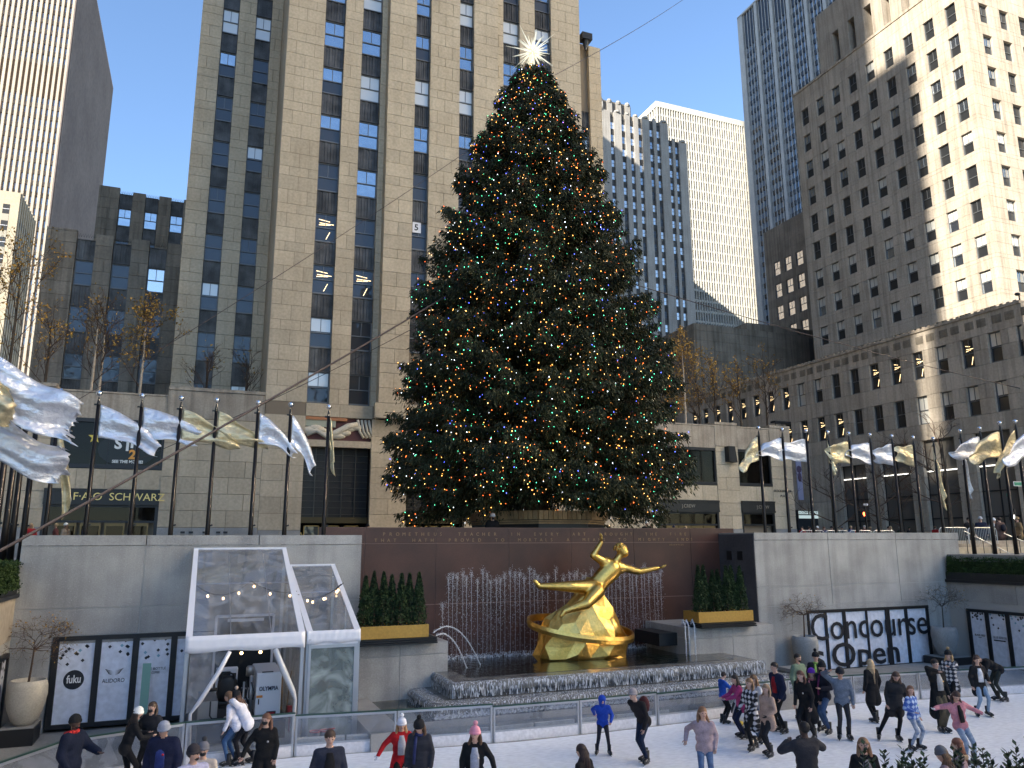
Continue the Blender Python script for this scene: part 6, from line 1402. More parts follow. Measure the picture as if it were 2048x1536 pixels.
for i, (px, ph, Y, lv, lab, tm) in enumerate(((1372,690,53,620,'tallest ochre-leaved roof tree right behind the fir branches',BIR),(1350,780,52,300,'dense yellow young tree partly hidden by the fir',None),(1432,722,53,240,'roof tree with thin ochre leaves before the vent block',None),(1483,745,53,170,'roof tree above the loudspeaker pier',None),(1535,725,53.5,120,'roof tree at the end of the fashion store roof',None),(1400,760,56,160,'small roof tree between the two taller ochre ones',None))):
    p0 = onY(px, 860, Y); hh = onY(px, ph, Y)[2]-13.6; bare_tree(p0[0], Y, 13.6, hh, lab, i+80, lv, 'bare trees on the store roofs', tm, spread=.33)
m = M(); q = onY(1560, 845, 53); m.box(q[0]-.7, q[0]+1.0, 52.8, 53.4, q[2]-.05, q[2]+.1); m.bar((q[0]-.5,53,14),(q[0]-.5,53,q[2]),.05); m.bar((q[0]+.2,53,14),(q[0]+.2,53,q[2]),.05); solo('roof_lamp', m, DKM, 'flat dark floodlight on thin legs at the store roof end', 'floodlight')
m = M(); q = onY(1172, 78, 56); m.box(q[0]-.55, q[0]+.45, 55.6, 56.4, q[2]-.25, q[2]+.4); m.tube([(q[0]-.1,56,q[2]-1.2),(q[0],56,q[2]-.2)], [.1,.35], 8); solo('roof_floodlight', m, BLK, 'black floodlight box on the shoulder of the tall tower', 'floodlight')
# street trees in front of the long block
for i, (px, pt, Y, lab) in enumerate(((1762,900,44,'bare street tree behind the middle flagpoles'),(1905,830,40,'largest bare street tree leaning behind the side-row flags'),(1805,890,46,'bare street tree before the green lit shop window'),(1670,930,47,'small bare street tree near the white shop signs'),(1985,870,42,'bare street tree near the green street signs'))):
    p0 = onY(px, 1075, Y); hh = onY(px, pt, Y)[2]-ZP; bare_tree(p0[0], Y, ZP, hh, lab, i+90, 0, 'bare street trees by the long office block', None, spread=.9, n=7, thick=2.2)
# ================================================================ street furniture by the long block
def sgn(x, y, z, w, h, txt, bg, fg, lab, arrow=False, cat='sign', nm='street_sign'):
    t = thing(nm, (x, y, z), lab, cat); m = M(); m.box(x, x+w, y, y+.03, z, z+h); part('plate', m, bg, t); m = M(); m.bar((x+w*.5, y+.06, ZP), (x+w*.5, y+.06, z+h), .06); part('post', m, DKM, t)
    if arrow: m = M(); m.prism([(x+.06,z+h*.25),(x+w*.74,z+h*.25),(x+w*.74,z+h*.08),(x+w*.96,z+h*.5),(x+w*.74,z+h*.92),(x+w*.74,z+h*.75),(x+.06,z+h*.75)], y-.012, y-.004, axis='y'); part('arrow', m, WHT, t); fit_text(txt, x+.12, x+w*.7, z+h*.36, z+h*.64, y-.016, t, BLET)
    elif txt: fit_text(txt, x+w*.1, x+w*.9, z+h*.28, z+h*.72, y-.01, t, fg)
    return t
p = onY(1726, 1012, 41); sgn(p[0], 41, p[2], .50, .2, 'ONE WAY', BLK, BLET, 'black one-way arrow sign near the red pedestrian signal', True)
p = onY(2022, 1010, 38); sgn(p[0], 38, p[2], .55, .22, 'ONE WAY', BLK, BLET, 'black one-way arrow sign beside the side-row poles', True)
GS = plain('sign_green', (.01,.20,.12), .5)
p = onY(2028, 972, 33); sgn(p[0], 33, p[2], .8, .28, '', WHT, WLET, 'large green street name sign at the picture edge'); m = M(); m.box(p[0]+.05, p[0]+.75, 32.985, 33.0, p[2]+.03, p[2]+.25); part('green_field', m, GS, D.objects['street_sign.002'] if 'street_sign.002' in D.objects else None)
p = onY(2014, 992, 37); sgn(p[0], 37, p[2], .34, .18, 'W 50', GS, WLET, 'small green street name sign above the one-way arrow')
def signal(px, py, Y, col, lab):
    p = onY(px, py, Y); x, z = p[0], p[2]; t = thing('pedestrian_signal', (x, Y, ZP), lab, 'traffic signal'); m = M(); m.box(x-.18,x+.18,Y,Y+.2,z-.2,z+.2); m.bar((x+.24,Y+.1,ZP),(x+.24,Y+.1,z+.5),.09); m.bar((x,Y+.1,z+.27),(x+.3,Y+.1,z+.3),.04); part('housing', m, DKM, t)
    m = M(); m.box(x-.05,x+.05,Y-.01,Y,z-.08,z+.12); m.box(x-.09,x-.05,Y-.01,Y,z-.02,z+.08); m.box(x-.03,x+.06,Y-.01,Y,z-.13,z-.08); part('lit_symbol', m, col, t)
signal(1728, 1028, 41.2, plain('signal_red', (1,.2,.05), .5, emit=(1,.12,.03), es=6), 'pedestrian signal showing a red hand'); signal(2028, 1034, 34, plain('signal_white', (1,1,1), .5, emit=(1,1,.95), es=4), 'pedestrian signal showing a white walking figure')
# shop sign of the clothing store down the street
cs = thing('shop_canopy', (46, 60, ZP), 'lit white letter-board canopy of the clothing shop down the street', 'canopy')
a0 = onY(1594, 1030, 56); a1 = onY(1680, 1030, 56)
m = M(); m.box(a0[0], a1[0], 55.9, 56.3, a0[2]-.4, a0[2]+.45); part('frame', m, DKM, cs); m = M(); m.box(a0[0]+.1, a1[0]-.1, 55.86, 55.9, a0[2]-.30, a0[2]-.02); m.box(a0[0]+1.3, a1[0]-.1, 55.86, 55.9, a0[2]+.08, a0[2]+.36); m.box(a0[0]+.1, a0[0]+1.15, 55.86, 55.9, a0[2]+.08, a0[2]+.36); part('light_box', m, plain('light_box', (.45,.5,.48), .5, emit=(.7,.85,.8), es=.25), cs)
fit_text('ANTHROPOLOGIE', a0[0]+1.4, a1[0]-.2, a0[2]+.13, a0[2]+.31, 55.85, cs, BLET); fit_text('LOGIE', a0[0]+.15, a0[0]+1.0, a0[2]+.13, a0[2]+.31, 55.85, cs, BLET)
m = M(); m.box(a0[0], a1[0], 55.9, 56.2, ZP, a0[2]-.4); part('dark_shopfront', m, GL_D, cs)
q0 = onY(1590, 900, 54.5); q1 = onY(1608, 1000, 54.5); m = M(); m.box(q0[0], q1[0], 54.5, 54.6, q1[2], q0[2]); bn = solo('shop_banner', m, plain('banner_lilac', (.36,.34,.46), .6), 'tall pale lilac shop banner between the store corner and the long block', 'banner')
m = M(); m.ball(((q0[0]+q1[0])/2, 54.5, q0[2]-1.7), .28, 8, sc=(1,.1,1.2)); m.ball(((q0[0]+q1[0])/2, 54.49, q0[2]-2.4), .22, 8, sc=(1,.1,2)); part('printed_figure', m, plain('banner_print', (.10,.06,.10), .7), bn)
# crowd barriers and stair rail at the far corner
GALV = plain('galvanised_steel', (.50,.51,.52), .4, .8)
def barrier(x0, x1, y, z, lab):
    t = thing('crowd_barrier', ((x0+x1)/2, y, z), lab, 'barrier', 'steel crowd barriers'); m = M(); r = .12
    m.tube([(x0,y,z),(x0,y,z+.95),(x0+.05,y,z+1.05),(x0+.15,y,z+1.1),(x1-.15,y,z+1.1),(x1-.05,y,z+1.05),(x1,y,z+.95),(x1,y,z)], .021, 8); m.tube([(x0,y,z+.22),(x1,y,z+.22)], .018, 6); part('frame', m, GALV, t)
    n = int((x1-x0)/.11)
    for i in range(1, n): m = M(); m.tube([(x0+(x1-x0)*i/n, y, z+.22),(x0+(x1-x0)*i/n, y, z+1.08)], .009, 5, cap=False); part('bar', m, GALV, t)
    for x in (x0+.15, x1-.15):
        m = M(); m.tube([(x, y, z+.25),(x+.05, y-.25, z)], .014, 5); m.tube([(x, y, z+.25),(x+.05, y+.25, z)], .014, 5); part('foot', m, GALV, t)
barrier(33.0, 34.9, 27.6, 4.62, 'crowd barrier at the corner nearest the granite wall end'); barrier(34.95, 36.9, 27.6, 4.62, 'crowd barrier next along beside the picture edge')
for i in range(4): barrier(27.9+1.5*i-1.5, 29.35+1.5*i-1.5, 29.6, 4.5, 'low line of crowd barriers behind the wall, %s from the statue' % nl[i])
hr = thing('handrail', (33, 25.8, 4.4), 'pale metal stair handrail sloping down behind the hedge', 'handrail')
for (a, b) in (((1928,1062),(2030,1112)),((2008,1067),(2090,1100))):
    A_ = onY(*a, 26.6); B_ = onY(*b, 26.2); m = M(); m.tube([tuple(A_), tuple(B_)], .025, 8); part('rail', m, GALV, hr)
    for k in range(6): q = Vector(A_).lerp(Vector(B_), (k+.2)/6); m = M(); m.tube([tuple(q), (q.x, q.y, 4.0)], .014, 6); part('baluster', m, BLK, hr)
m = M(); m.tube([(32.35,26.3,4.6),(32.35,26.3,5.3)], .03, 6); part('end_post', m, BLK, hr)
# penguin skating aid
q = onZ(1481, 1448, 0); pg = thing('skating_aid', (q[0], q[1], 0), 'penguin-shaped plastic skating aid with yellow feet', 'skating aid'); x, y = q[0], q[1]
m = M(); m.lathe([(.02,.05),(.17,.08),(.21,.3),(.17,.55),(.10,.66),(.001,.68)], (x,y,0), 16); part('white_body', m, plain('glossy_white', (.75,.75,.76), .3), pg, smooth=True)
m = M(); m.ball((x+.02,y+.07,.36), .21, 14, sc=(.98,.9,1.5)); m.ball((x,y,.80), .12, 12, sc=(1,1,1.15)); m.tube([(x-.18,y,.58),(x-.3,y-.05,.42),(x-.34,y-.08,.34)], [.04,.035,.02], 6); m.tube([(x+.18,y,.58),(x+.28,y-.05,.42)], [.04,.02], 6); part('black_back', m, plain('glossy_black', (.01,.01,.012), .3), pg, smooth=True)
YEL = plain('beak_yellow', (.75,.5,.05), .4); m = M(); m.tube([(x,y-.09,.80),(x,y-.22,.78)], [.045,.015], 8); part('beak', m, YEL, pg, smooth=True); m = M(); m.ball((x-.1,y-.08,.06), .14, 10, sc=(1,1.4,.45)); m.ball((x+.12,y-.08,.06), .14, 10, sc=(1,1.4,.45)); part('feet', m, YEL, pg, smooth=True)
q = onZ(1812, 1358, 0.5); m = M(); m.ball((q[0], q[1]+.3, 1.1), .001, 4)
# shrubs at the bottom edge
LEAFS = rich('glossy_leaves', (.014,.032,.010), (.045,.075,.022), r=.35, scale=9, rand=.2, bump=0)
def near_shrub(px, py, Y, n, h, lab, seed, wdt):
    rr = random.Random(seed); p = onY(px, py, Y); t = thing('leafy_shrub', (p[0], Y, p[2]-h), lab, 'shrub', None); st_ = M(); V = []
    for i in range(n):
        x = p[0]+rr.uniform(-wdt, wdt); y = Y+rr.uniform(-.2,.2); tz = p[2]-rr.random()**1.2*.35; b = Vector((x+rr.uniform(-.1,.1), y, p[2]-h)); tip = Vector((x, y, tz)); st_.tube([b, tip], [.006,.003], 4)
        nlv = 22
        for k in range(nlv):
            u = .25+.75*k/nlv; c = b.lerp(tip, u); a = k*2.4+i; o_ = Vector((math.cos(a), math.sin(a), .9)).normalized(); L_ = .062*rr.uniform(.8,1.25); sd = o_.cross(Vector((0,0,1))).normalized()*.019; V += [c-sd*.2, c+o_*L_*.5+sd, c+o_*L_, c+o_*L_*.5-sd]
    part('stems', st_, TRUNK, t); v = np.array([tuple(q) for q in V]); quads('leaves', v, LEAFS, t)
for i, (px, py, n, h, w_, lab) in enumerate(((1785,1476,8,.55,.16,'glossy-leaved shrub tips nearest the girl in blue'),(1830,1505,7,.45,.12,'short glossy shrub tips beside the taller ones'),(1940,1492,8,.5,.14,'glossy shrub tips in front of the beanie couple'),(1998,1493,10,.5,.16,'glossy shrub tips under the pink jacket girl'),(2045,1462,5,.6,.05,'single tall shrub sprig at the picture corner'),(2030,1505,12,.5,.2,'thick glossy shrub clump in the picture corner'))): near_shrub(px, py, 5.2, n, h, lab, i+5, w_)
# ================================================================ the big fir
fir = thing('fir_tree', (14.35, 33.2, 5.9), 'enormous dark fir tree hung with tiny coloured bulbs behind the red granite wall', 'tree')
TX, TY, Z0, ZT = 14.35, 33.2, 6.3, 29.0
m = M(); m.tube([(TX,TY,5.8),(TX,TY,14),(TX-.1,TY,22),(TX-.12,TY,29.2)], [.55,.4,.22,.05], 12); part('trunk', m, TRUNK, fir)
def crownR(z):
    return crownR0(z)*1.03
def crownR0(z):
    zz = [6.3,7.5,9.5,12,14.5,17,19.5,22,24.3,26.3,27.6,28.6,29.1]; rr = [4.3,5.9,7.0,6.6,6.15,5.5,4.6,3.8,2.95,2.0,1.4,.85,.3]
    return np.interp(z, zz, rr)
r = np.random.default_rng(12); V = []; LP = []; BR = M(); NB = 1250
for i in range(NB):
    z = Z0+1.5+(ZT-Z0-1.5)*(i/NB)**1.22; R_ = float(crownR(z))*(.76+.27*r.random())
    if r.random() < .07: R_ *= 1.10
    a = i*2.39996+r.normal()*.2; L_ = R_; tilt = .42*(z-Z0)/(ZT-Z0)+.10*r.normal()-.02
    n = 9; t = np.linspace(0, 1, n)
    rad = L_*t*math.cos(tilt); up = L_*t*math.sin(tilt)-.11*L_*t**2*(1.2-(z-Z0)/(ZT-Z0))*2.2+.07*L_*t**4*2
    px = TX+rad*math.cos(a); py = TY+rad*math.sin(a); pz = z+up-.0
    pts = np.stack([px,py,pz], 1); BR.tube([tuple(q) for q in pts[::2]], [.045,.035,.026,.018,.008], 4, cap=False)
    ns = int(30+L_*27); u = .18+.82*np.sqrt(r.random(ns)); k = u*(n-1.001); ki = k.astype(int); c = pts[ki]+(pts[ki+1]-pts[ki])*(k-ki)[:,None]
    side = (r.random(ns)-.5)*2; wd = (.30+.60*L_/7)*(1.12-u)*1.15+.12; tang = np.array([-math.sin(a), math.cos(a), 0])
    c = c+tang*(side*wd)[:,None]; c[:,2] -= .10*np.abs(side)*wd
    hang = r.random(ns)**1.3*(.42+.35*(1-(z-Z0)/(ZT-Z0)))
    # each spray: a few needles-bearing twiglets hanging from the branch
    outd = np.array([math.cos(a), math.sin(a), 0])
    for rep in range(4):
        q = c.copy(); q[:,2] -= hang*r.random(ns); q += r.normal(size=(ns,3))*.05
        d = outd*(.35+.3*r.random(ns))[:,None]+tang*(side*.5)[:,None]+np.array([0,0,-1])*(.35+.9*r.random(ns))[:,None]+r.normal(size=(ns,3))*.25; d /= np.linalg.norm(d, axis=1)[:,None]
        e = np.cross(d, r.normal(size=(ns,3))); e /= np.linalg.norm(e, axis=1)[:,None]; ln = (.13+.13*r.random(ns))[:,None]; w_ = (.020+.016*r.random(ns))[:,None]
        V.append(np.stack([q-e*w_*.4, q+d*ln*.45-e*w_, q+d*ln, q+d*ln*.45+e*w_], 1).reshape(-1,3))
    nlg = int(3+L_*1.75); j = r.integers(0, ns, nlg); lp = c[j]+outd*.10+r.normal(size=(nlg,3))*.05; lp[:,2] -= hang[j]*r.random(nlg); LP.append(lp[u[j] > .35])
V = np.concatenate(V); LP = np.concatenate(LP)
FIRM = rich('fir_needles', (.018,.025,.010), (.060,.064,.026), r=.6, scale=1.6, rand=0, bump=0, fine=6, spec=.3)
quads('needles', V, FIRM, fir); part('branch_wood', BR, TRUNK, fir)
print('fir quads', len(V)//4, 'lights', len(LP))
cols = [((1,.16,.03),3.4),((1,.42,.08),3.6),((.10,.85,.42),2.6),((.10,.14,1),3.6),((.80,.90,1),3.2),((1,.55,.18),3.2)]
LM = [plain('bulb_%s' % nme, c, .4, emit=c, es=e*.95) for nme, (c, e) in zip(('red','orange','green','blue','white','amber'), cols)]
oc = np.array([(1,0,0),(0,1,0),(-1,0,0),(0,-1,0),(0,0,1.3),(0,0,-1.3)])*.0185
sel = LP; nL = len(sel); sz = (.75+.5*r.random(nL)); vv = (sel[:,None,:]+oc[None]*sz[:,None,None]).reshape(-1,3); F8 = np.array([(0,1,4),(1,2,4),(2,3,4),(3,0,4),(1,0,5),(2,1,5),(3,2,5),(0,3,5)])
ff = (np.arange(nL)[:,None,None]*6+F8[None]).reshape(-1,3); me = D.meshes.new('tree_bulbs'); me.vertices.add(len(vv)); me.vertices.foreach_set('co', vv.astype(np.float32).ravel()); me.loops.add(len(ff)*3); me.loops.foreach_set('vertex_index', ff.astype(np.int32).ravel()); me.polygons.add(len(ff)); me.polygons.foreach_set('loop_start', np.arange(0, len(ff)*3, 3, dtype=np.int32)); me.polygons.foreach_set('loop_total', np.full(len(ff), 3, np.int32))
for x in LM: me.materials.append(x)
me.polygons.foreach_set('material_index', np.repeat(r.choice(6, nL, p=[.18,.27,.22,.09,.10,.14]), 8).astype(np.int32)); me.update(calc_edges=True)
tag(link('tree_bulbs', me), 'thousands of tiny coloured bulbs strung through the fir tree', 'tree lights', None, 'stuff')
# crystal star
sp_ = onY(1065, 103, TY); stt = thing('tree_star', (sp_[0], TY, sp_[2]), 'spiky white crystal star on the very top of the fir tree', 'star')
CRY = plain('crystal_spike', (.93,.92,.80), .25, emit=(1,.95,.75), es=.22); m = M(); m.ball(tuple(sp_), .30, 12); m.tube([tuple(sp_), (TX-.12,TY,28.9)], [.08,.1], 8); part('core', m, plain('star_core', (.75,.7,.5), .3, .3, emit=(1,.85,.5), es=.35), stt)
rs = random.Random(3)
for i in range(72):
    z = 1-2*(i+.5)/72; a = i*2.39996; d = Vector((math.sqrt(1-z*z)*math.cos(a), math.sqrt(1-z*z)*math.sin(a), z)); L_ = rs.uniform(.62,1.12) if i % 6 else 1.42
    m = M(); m.tube([Vector(sp_)+d*.2, Vector(sp_)+d*(L_*.35), Vector(sp_)+d*L_], [.05,.038,.005], 4); part('spike', m, CRY, stt)
# ================================================================ people on and by the ice
K = (.012,.012,.014); NV = (.012,.018,.05); JE = (.06,.11,.22); BR_ = (.10,.055,.03); BLD = (.38,.25,.12); DK = (.02,.013,.01)
P_ = person
P_(1405,1415,1.66,'head',210,'woman in pale pink sweater and blue jeans posing with a hand on her hip', top=(.42,.32,.34), bot=JE, botk='ripped', bot2=(.12,.20,.36), hair=(.20,.10,.05), hl=1.3, woman=True, rh=(.22,-.02,-.33), lh=(-.05,.05,-.46), turn=-15)
P_(1449,1447,1.38,'feet',100,'boy in bright blue jacket holding the penguin skating aid', top=(.02,.09,.42), bot=K, hair=DK, lh=(0,.42,-.22), rh=(0,.42,-.22), nod=25, hood=None)
P_(1486,1477,1.58,'feet',285,'woman in magenta puffer jacket reaching for the skating aid', top=(.30,.03,.13), topk='puffer', top2=(.42,.05,.19), bot=NV, hair=DK, hl=.6, woman=True, lh=(0,.40,-.28), rh=(0,.38,-.30), lean=12, coat=.15)
P_(1507,1500,1.66,'feet',262,'woman in black and white checked coat skating sideways', top=(.012,.012,.018), topk='plaid', top2=(.62,.62,.66), bot=K, hair=(.16,.09,.045), hl=1, woman=True, coat=.55, glove=K, lh=(-.05,.30,-.38), rh=(.05,.22,-.42), lf=(0,.16), rf=(0,-.14))
P_(1523,1487,1.66,'feet',275,'woman with long brown hair half hidden behind the checked coat', top=(.5,.5,.52), bot=JE, hair=(.13,.07,.035), hl=1.1, woman=True, lean=10)
P_(1541,1513,1.62,'feet',262,'woman in beige woollen coat and black gloves', top=(.42,.30,.24), bot=(.02,.02,.024), hair=(.20,.13,.08), hl=1.2, woman=True, coat=.28, glove=K, lh=(-.05,.25,-.36), rh=(.05,.02,-.50), lf=(0,.10), rf=(0,-.05))
P_(1564,1466,1.80,'feet',272,'tall man in navy and red sweatshirt with black trousers', top=NV, bot=K, hair=DK, lean=8, lh=(0,.05,-.5), rh=(0,.0,-.52), pack=None, inner=(.28,.015,.02), loose=.01)
P_(1604,1440,1.80,'feet',170,'bearded man in sage green jacket by the urn', top=(.16,.22,.15), bot=K, hair=DK, beard=True, skin=1, coat=.15, loose=.01)
P_(1640,1428,1.72,'feet',210,'rink attendant in a black pompom hat and neon striped vest', top=(.02,.02,.022), bot=K, hat=K, pom=K, scarf=(.25,.42,.10), skin=0)
P_(1655,1466,1.78,'feet',265,'smiling man in black beanie and dark jacket with blue jeans', top=(.02,.022,.035), bot=JE, hat=K, hair=DK, beard=True, scarf=(.16,.03,.10), lh=(0,.3,-.25), lf=(-.05,.1), rf=(.1,-.15))
P_(1632,1462,1.58,'feet',250,'woman in bright purple hat tucked between two skaters', top=K, bot=K, hat=(.10,.02,.32), hair=BR_, hl=.8, woman=True, scarf=(.45,.16,.18), coat=.2)
P_(1618,1482,1.74,'feet',255,'woman in long black coat with a round white badge', top=K, bot=K, hair=(.08,.035,.025), hl=1.1, woman=True, coat=.62, badge=(.7,.65,.6), lean=14, rh=(.02,.10,-.5), lf=(0,-.1), rf=(.02,.12))
P_(1690,1480,1.78,'feet',215,'man in grey-blue jacket with one hand on his head', top=(.15,.18,.23), bot=(.03,.03,.035), hair=DK, skin=1, rh=(.10,.16,.26), lh=(-.06,.08,-.5), lean=6, nod=12, hat=(.02,.02,.025))
P_(1751,1444,1.68,'feet',5,'woman in black coat with long straight ash blonde hair seen from behind', top=K, bot=K, hair=(.34,.24,.14), hl=1.3, woman=True, coat=.55, lf=(-.03,-.12), rf=(.05,.12))
P_(1780,1481,1.70,'feet',215,'woman in black parka with fur collar, legs apart', top=(.014,.014,.016), topk='puffer', top2=(.03,.03,.033), bot=K, hair=(.07,.04,.028), hl=1.2, woman=True, coat=.35, fur=(.05,.04,.03), side=-7, lf=(-.12,.02), rf=(.16,0), nod=20)
P_(1832,1500,1.48,'feet',170,'girl in patterned blue sweater and ripped jeans', top=(.05,.12,.42), topk='plaid', top2=(.42,.55,.75), bot=(.14,.22,.38), botk='ripped', bot2=(.5,.55,.62), hair=(.12,.06,.035), hl=.9, woman=True, turn=35, rh=(.02,.18,-.32), badge=(.3,.6,.3), lf=(-.05,.05), rf=(.05,-.02))
P_(1884,1464,1.84,'feet',190,'man in long black overcoat and grey turtleneck, hand at his mouth', top=(.011,.011,.012), bot=(.09,.075,.05), hair=DK, coat=.75, inner=(.42,.41,.40), rh=(-.06,.20,.10), badge=(.75,.45,.15), lf=(.06,.08), rf=(-.06,.02))
P_(1909,1421,1.70,'feet',255,'blonde woman in black pompom hat and checked shirt jacket, pointing', top=(.02,.03,.05), topk='plaid', top2=(.6,.6,.62), bot=K, hat=K, pom=(.35,.25,.13), hair=BLD, hl=1.3, woman=True, coat=.5, lh=(-.05,.45,-.05))
P_(1966,1433,1.66,'feet',200,'woman in open black jacket, white top and light blue jeans', top=(.02,.018,.02), bot=(.20,.30,.44), botk='ripped', bot2=(.27,.37,.5), hair=(.045,.025,.02), hl=1.3, woman=True, inner=(.72,.72,.75), coat=.35, lf=(-.06,.04), rf=(.07,0), lh=(-.05,.16,-.36))
P_(2003,1403,1.80,'feet',295,'man in black hoodie bending over the rink fence', top=K, bot=(.03,.035,.03), hair=DK, skin=1, beard=True, lean=62, lh=(0,.28,-.42), rh=(0,.30,-.40), lf=(0,-.06), rf=(0,.06), nod=10)
P_(1943,1530,1.62,'feet',195,'girl in open pink fleece jacket with both arms flung wide', top=(.52,.22,.26), bot=(.14,.22,.36), botk='ripped', bot2=(.35,.42,.52), hair=(.05,.028,.022), hl=1.1, woman=True, inner=K, glove=(.7,.7,.7), lh=(-.45,.05,-.22), rh=(.45,.05,-.05), nod=28, side=6, turn=10)
P_(1725,1477,1.66,'head',205,'woman in black jacket and grey top with long highlighted hair, near the shrubs', top=K, bot=K, hair=(.20,.11,.06), hl=1.35, woman=True, inner=(.22,.2,.22), badge=(.3,.6,.65), turn=20)
P_(1888,1496,1.62,'head',330,'person in ribbed grey beanie and mauve hooded coat', top=(.26,.20,.22), bot=K, hat=(.13,.13,.14), hair=BR_, hl=.5, nod=15, loose=.02)
P_(1914,1478,1.64,'head',320,'person with chestnut hair and fur-trimmed mauve hood', top=(.33,.24,.27), bot=K, hair=(.15,.06,.035), hl=.4, fur=(.45,.33,.20), woman=True, loose=.02)
P_(1608,1446,1.80,'head',8,'man in charcoal overcoat seen from behind, photographing the skaters', top=(.035,.035,.042), bot=K, hair=(.008,.007,.007), skin=3, coat=.5, loose=.02, lh=(-.02,.24,-.02), rh=(.02,.24,-.02))
P_(1207,1510,1.36,'feet',205,'child in hooded royal blue jacket gliding with one arm out', top=(.015,.06,.40), bot=(.02,.02,.03), hood='up', skin=0, lh=(-.05,.12,-.40), rh=(.05,-.40,-.28), lf=(-.09,.04), rf=(.10,-.02), lean=10, turn=-15)
P_(1290,1527,1.74,'feet',250,'skater in dark jacket and grey beanie leaning forward with one arm behind', top=(.018,.016,.018), bot=(.015,.025,.055), hat=(.30,.27,.27), hair=(.12,.07,.04), pack=(.10,.03,.03), lean=32, lh=(-.05,.05,-.5), rh=(.0,-.30,-.30), lf=(0,.06), rf=(0,-.12), nod=-10)
P_(1167,1489,1.62,'head',330,'dark-haired skater in black with a pale lilac sleeve, cut by the picture foot', top=K, bot=K, hair=(.025,.014,.012), hl=.8, woman=True, hood=None, scarf=(.5,.48,.6), nod=20)
P_(950,1453,1.66,'head',200,'woman in pink pompom hat and sunglasses with black jacket', top=K, bot=K, hat=(.75,.30,.38), pom=(.78,.35,.42), hair=BR_, hl=.7, woman=True, inner=(.4,.42,.5), lh=(-.22,.14,-.42), turn=20, badge=(.7,.65,.6), lean=8)
P_(840,1438,1.70,'head',210,'woman in black pompom hat and long charcoal quilted coat', top=(.025,.025,.032), topk='puffer', top2=(.045,.045,.055), bot=K, hat=K, pom=K, hair=BR_, hl=.6, woman=True, coat=.6, turn=20, nod=25, scarf=(.04,.05,.14))
P_(803,1437,1.56,'head',185,'girl in red coat and white pompom hat holding out her hand', top=(.42,.012,.018), bot=K, hat=(.66,.66,.72), pom=(.8,.8,.84), hair=(.34,.19,.09), hl=1, woman=True, coat=.42, inner=(.4,.4,.46), rh=(.34,.10,-.36), lh=(-.24,.02,-.40), glove=(.8,.78,.8), nod=12)
P_(660,1461,1.82,'head',180,'man in open navy overcoat over a black shirt', top=(.03,.035,.055), bot=K, hair=(.05,.03,.02), coat=.5, inner=K, nod=10, skin=0)
P_(533,1428,1.68,'head',190,'woman in black coat and face mask with wavy brown hair', top=(.012,.012,.013), bot=K, hair=(.13,.06,.035), hl=.35, woman=True, coat=.5, mask=True, lh=(-.05,.08,-.5), rh=(.24,.12,-.42), turn=20, badge=(.6,.55,.55))
P_(490,1530,1.68,'feet',285,'woman in white puffer jacket and black pompom beanie bending forward', top=(.72,.73,.82), topk='puffer', top2=(.8,.81,.9), bot=(.012,.012,.016), hat=K, pom=(.35,.28,.24), hair=(.06,.03,.02), hl=1, woman=True, lean=26, lh=(.02,.20,.12), rh=(-.02,.22,.10), loose=.01, lf=(0,.12), rf=(0,-.14))
P_(468,1532,1.66,'feet',290,'skater in white jacket and blue jeans behind the white puffer', top=(.66,.67,.76), bot=(.05,.11,.23), hair=BR_, hl=.5, woman=True, lean=20, lf=(0,.14), rf=(0,.02))
P_(331,1444,1.80,'head',200,'man in navy parka and grey-white striped beanie', top=(.012,.016,.045), bot=K, hat=(.30,.32,.38), hair=DK, coat=.3, loose=.035, turn=30, nod=18, badge=(.5,.04,.05), skin=1, inner=(.03,.05,.2))
P_(388,1494,1.76,'head',160,'bearded man in grey hooded top with sunglasses pushed up on his cap', top=(.42,.42,.58), bot=K, hair=DK, beard=True, hat=(.035,.03,.035), turn=-45, skin=1, loose=.01)
P_(408,1488,1.60,'head',190,'person in grey pompom beanie behind the man in the cap', top=(.55,.48,.42), bot=K, hat=(.15,.15,.17), pom=(.05,.05,.055), hair=DK, mask=True)
P_(150,1434,1.80,'head',120,'man in navy jacket with red shoulders and tall black beanie, hand out', top=(.010,.015,.035), bot=(.04,.04,.03), hat=(.010,.010,.011), hair=DK, skin=3, fur=(.45,.03,.03), lh=(-.06,.36,-.30), rh=(.05,.12,-.48), loose=.035, beard=True)
P_(258,1417,1.66,'head',75,'woman in white knitted hat and cropped black jacket leaning on the rail', top=K, bot=(.008,.008,.01), hat=(.78,.78,.74), hair=DK, hl=.5, woman=True, lean=16, lh=(0,.34,-.22), rh=(0,.34,-.24), mask=True, lf=(0,-.15), rf=(.05,.1))
P_(306,1405,1.68,'head',215,'woman with very long hair, face mask and black puffer jacket', top=(.011,.011,.013), topk='puffer', top2=(.025,.025,.03), bot=K, hair=(.05,.03,.02), hl=1.4, woman=True, mask=True, rh=(.20,.15,-.36), loose=.025)
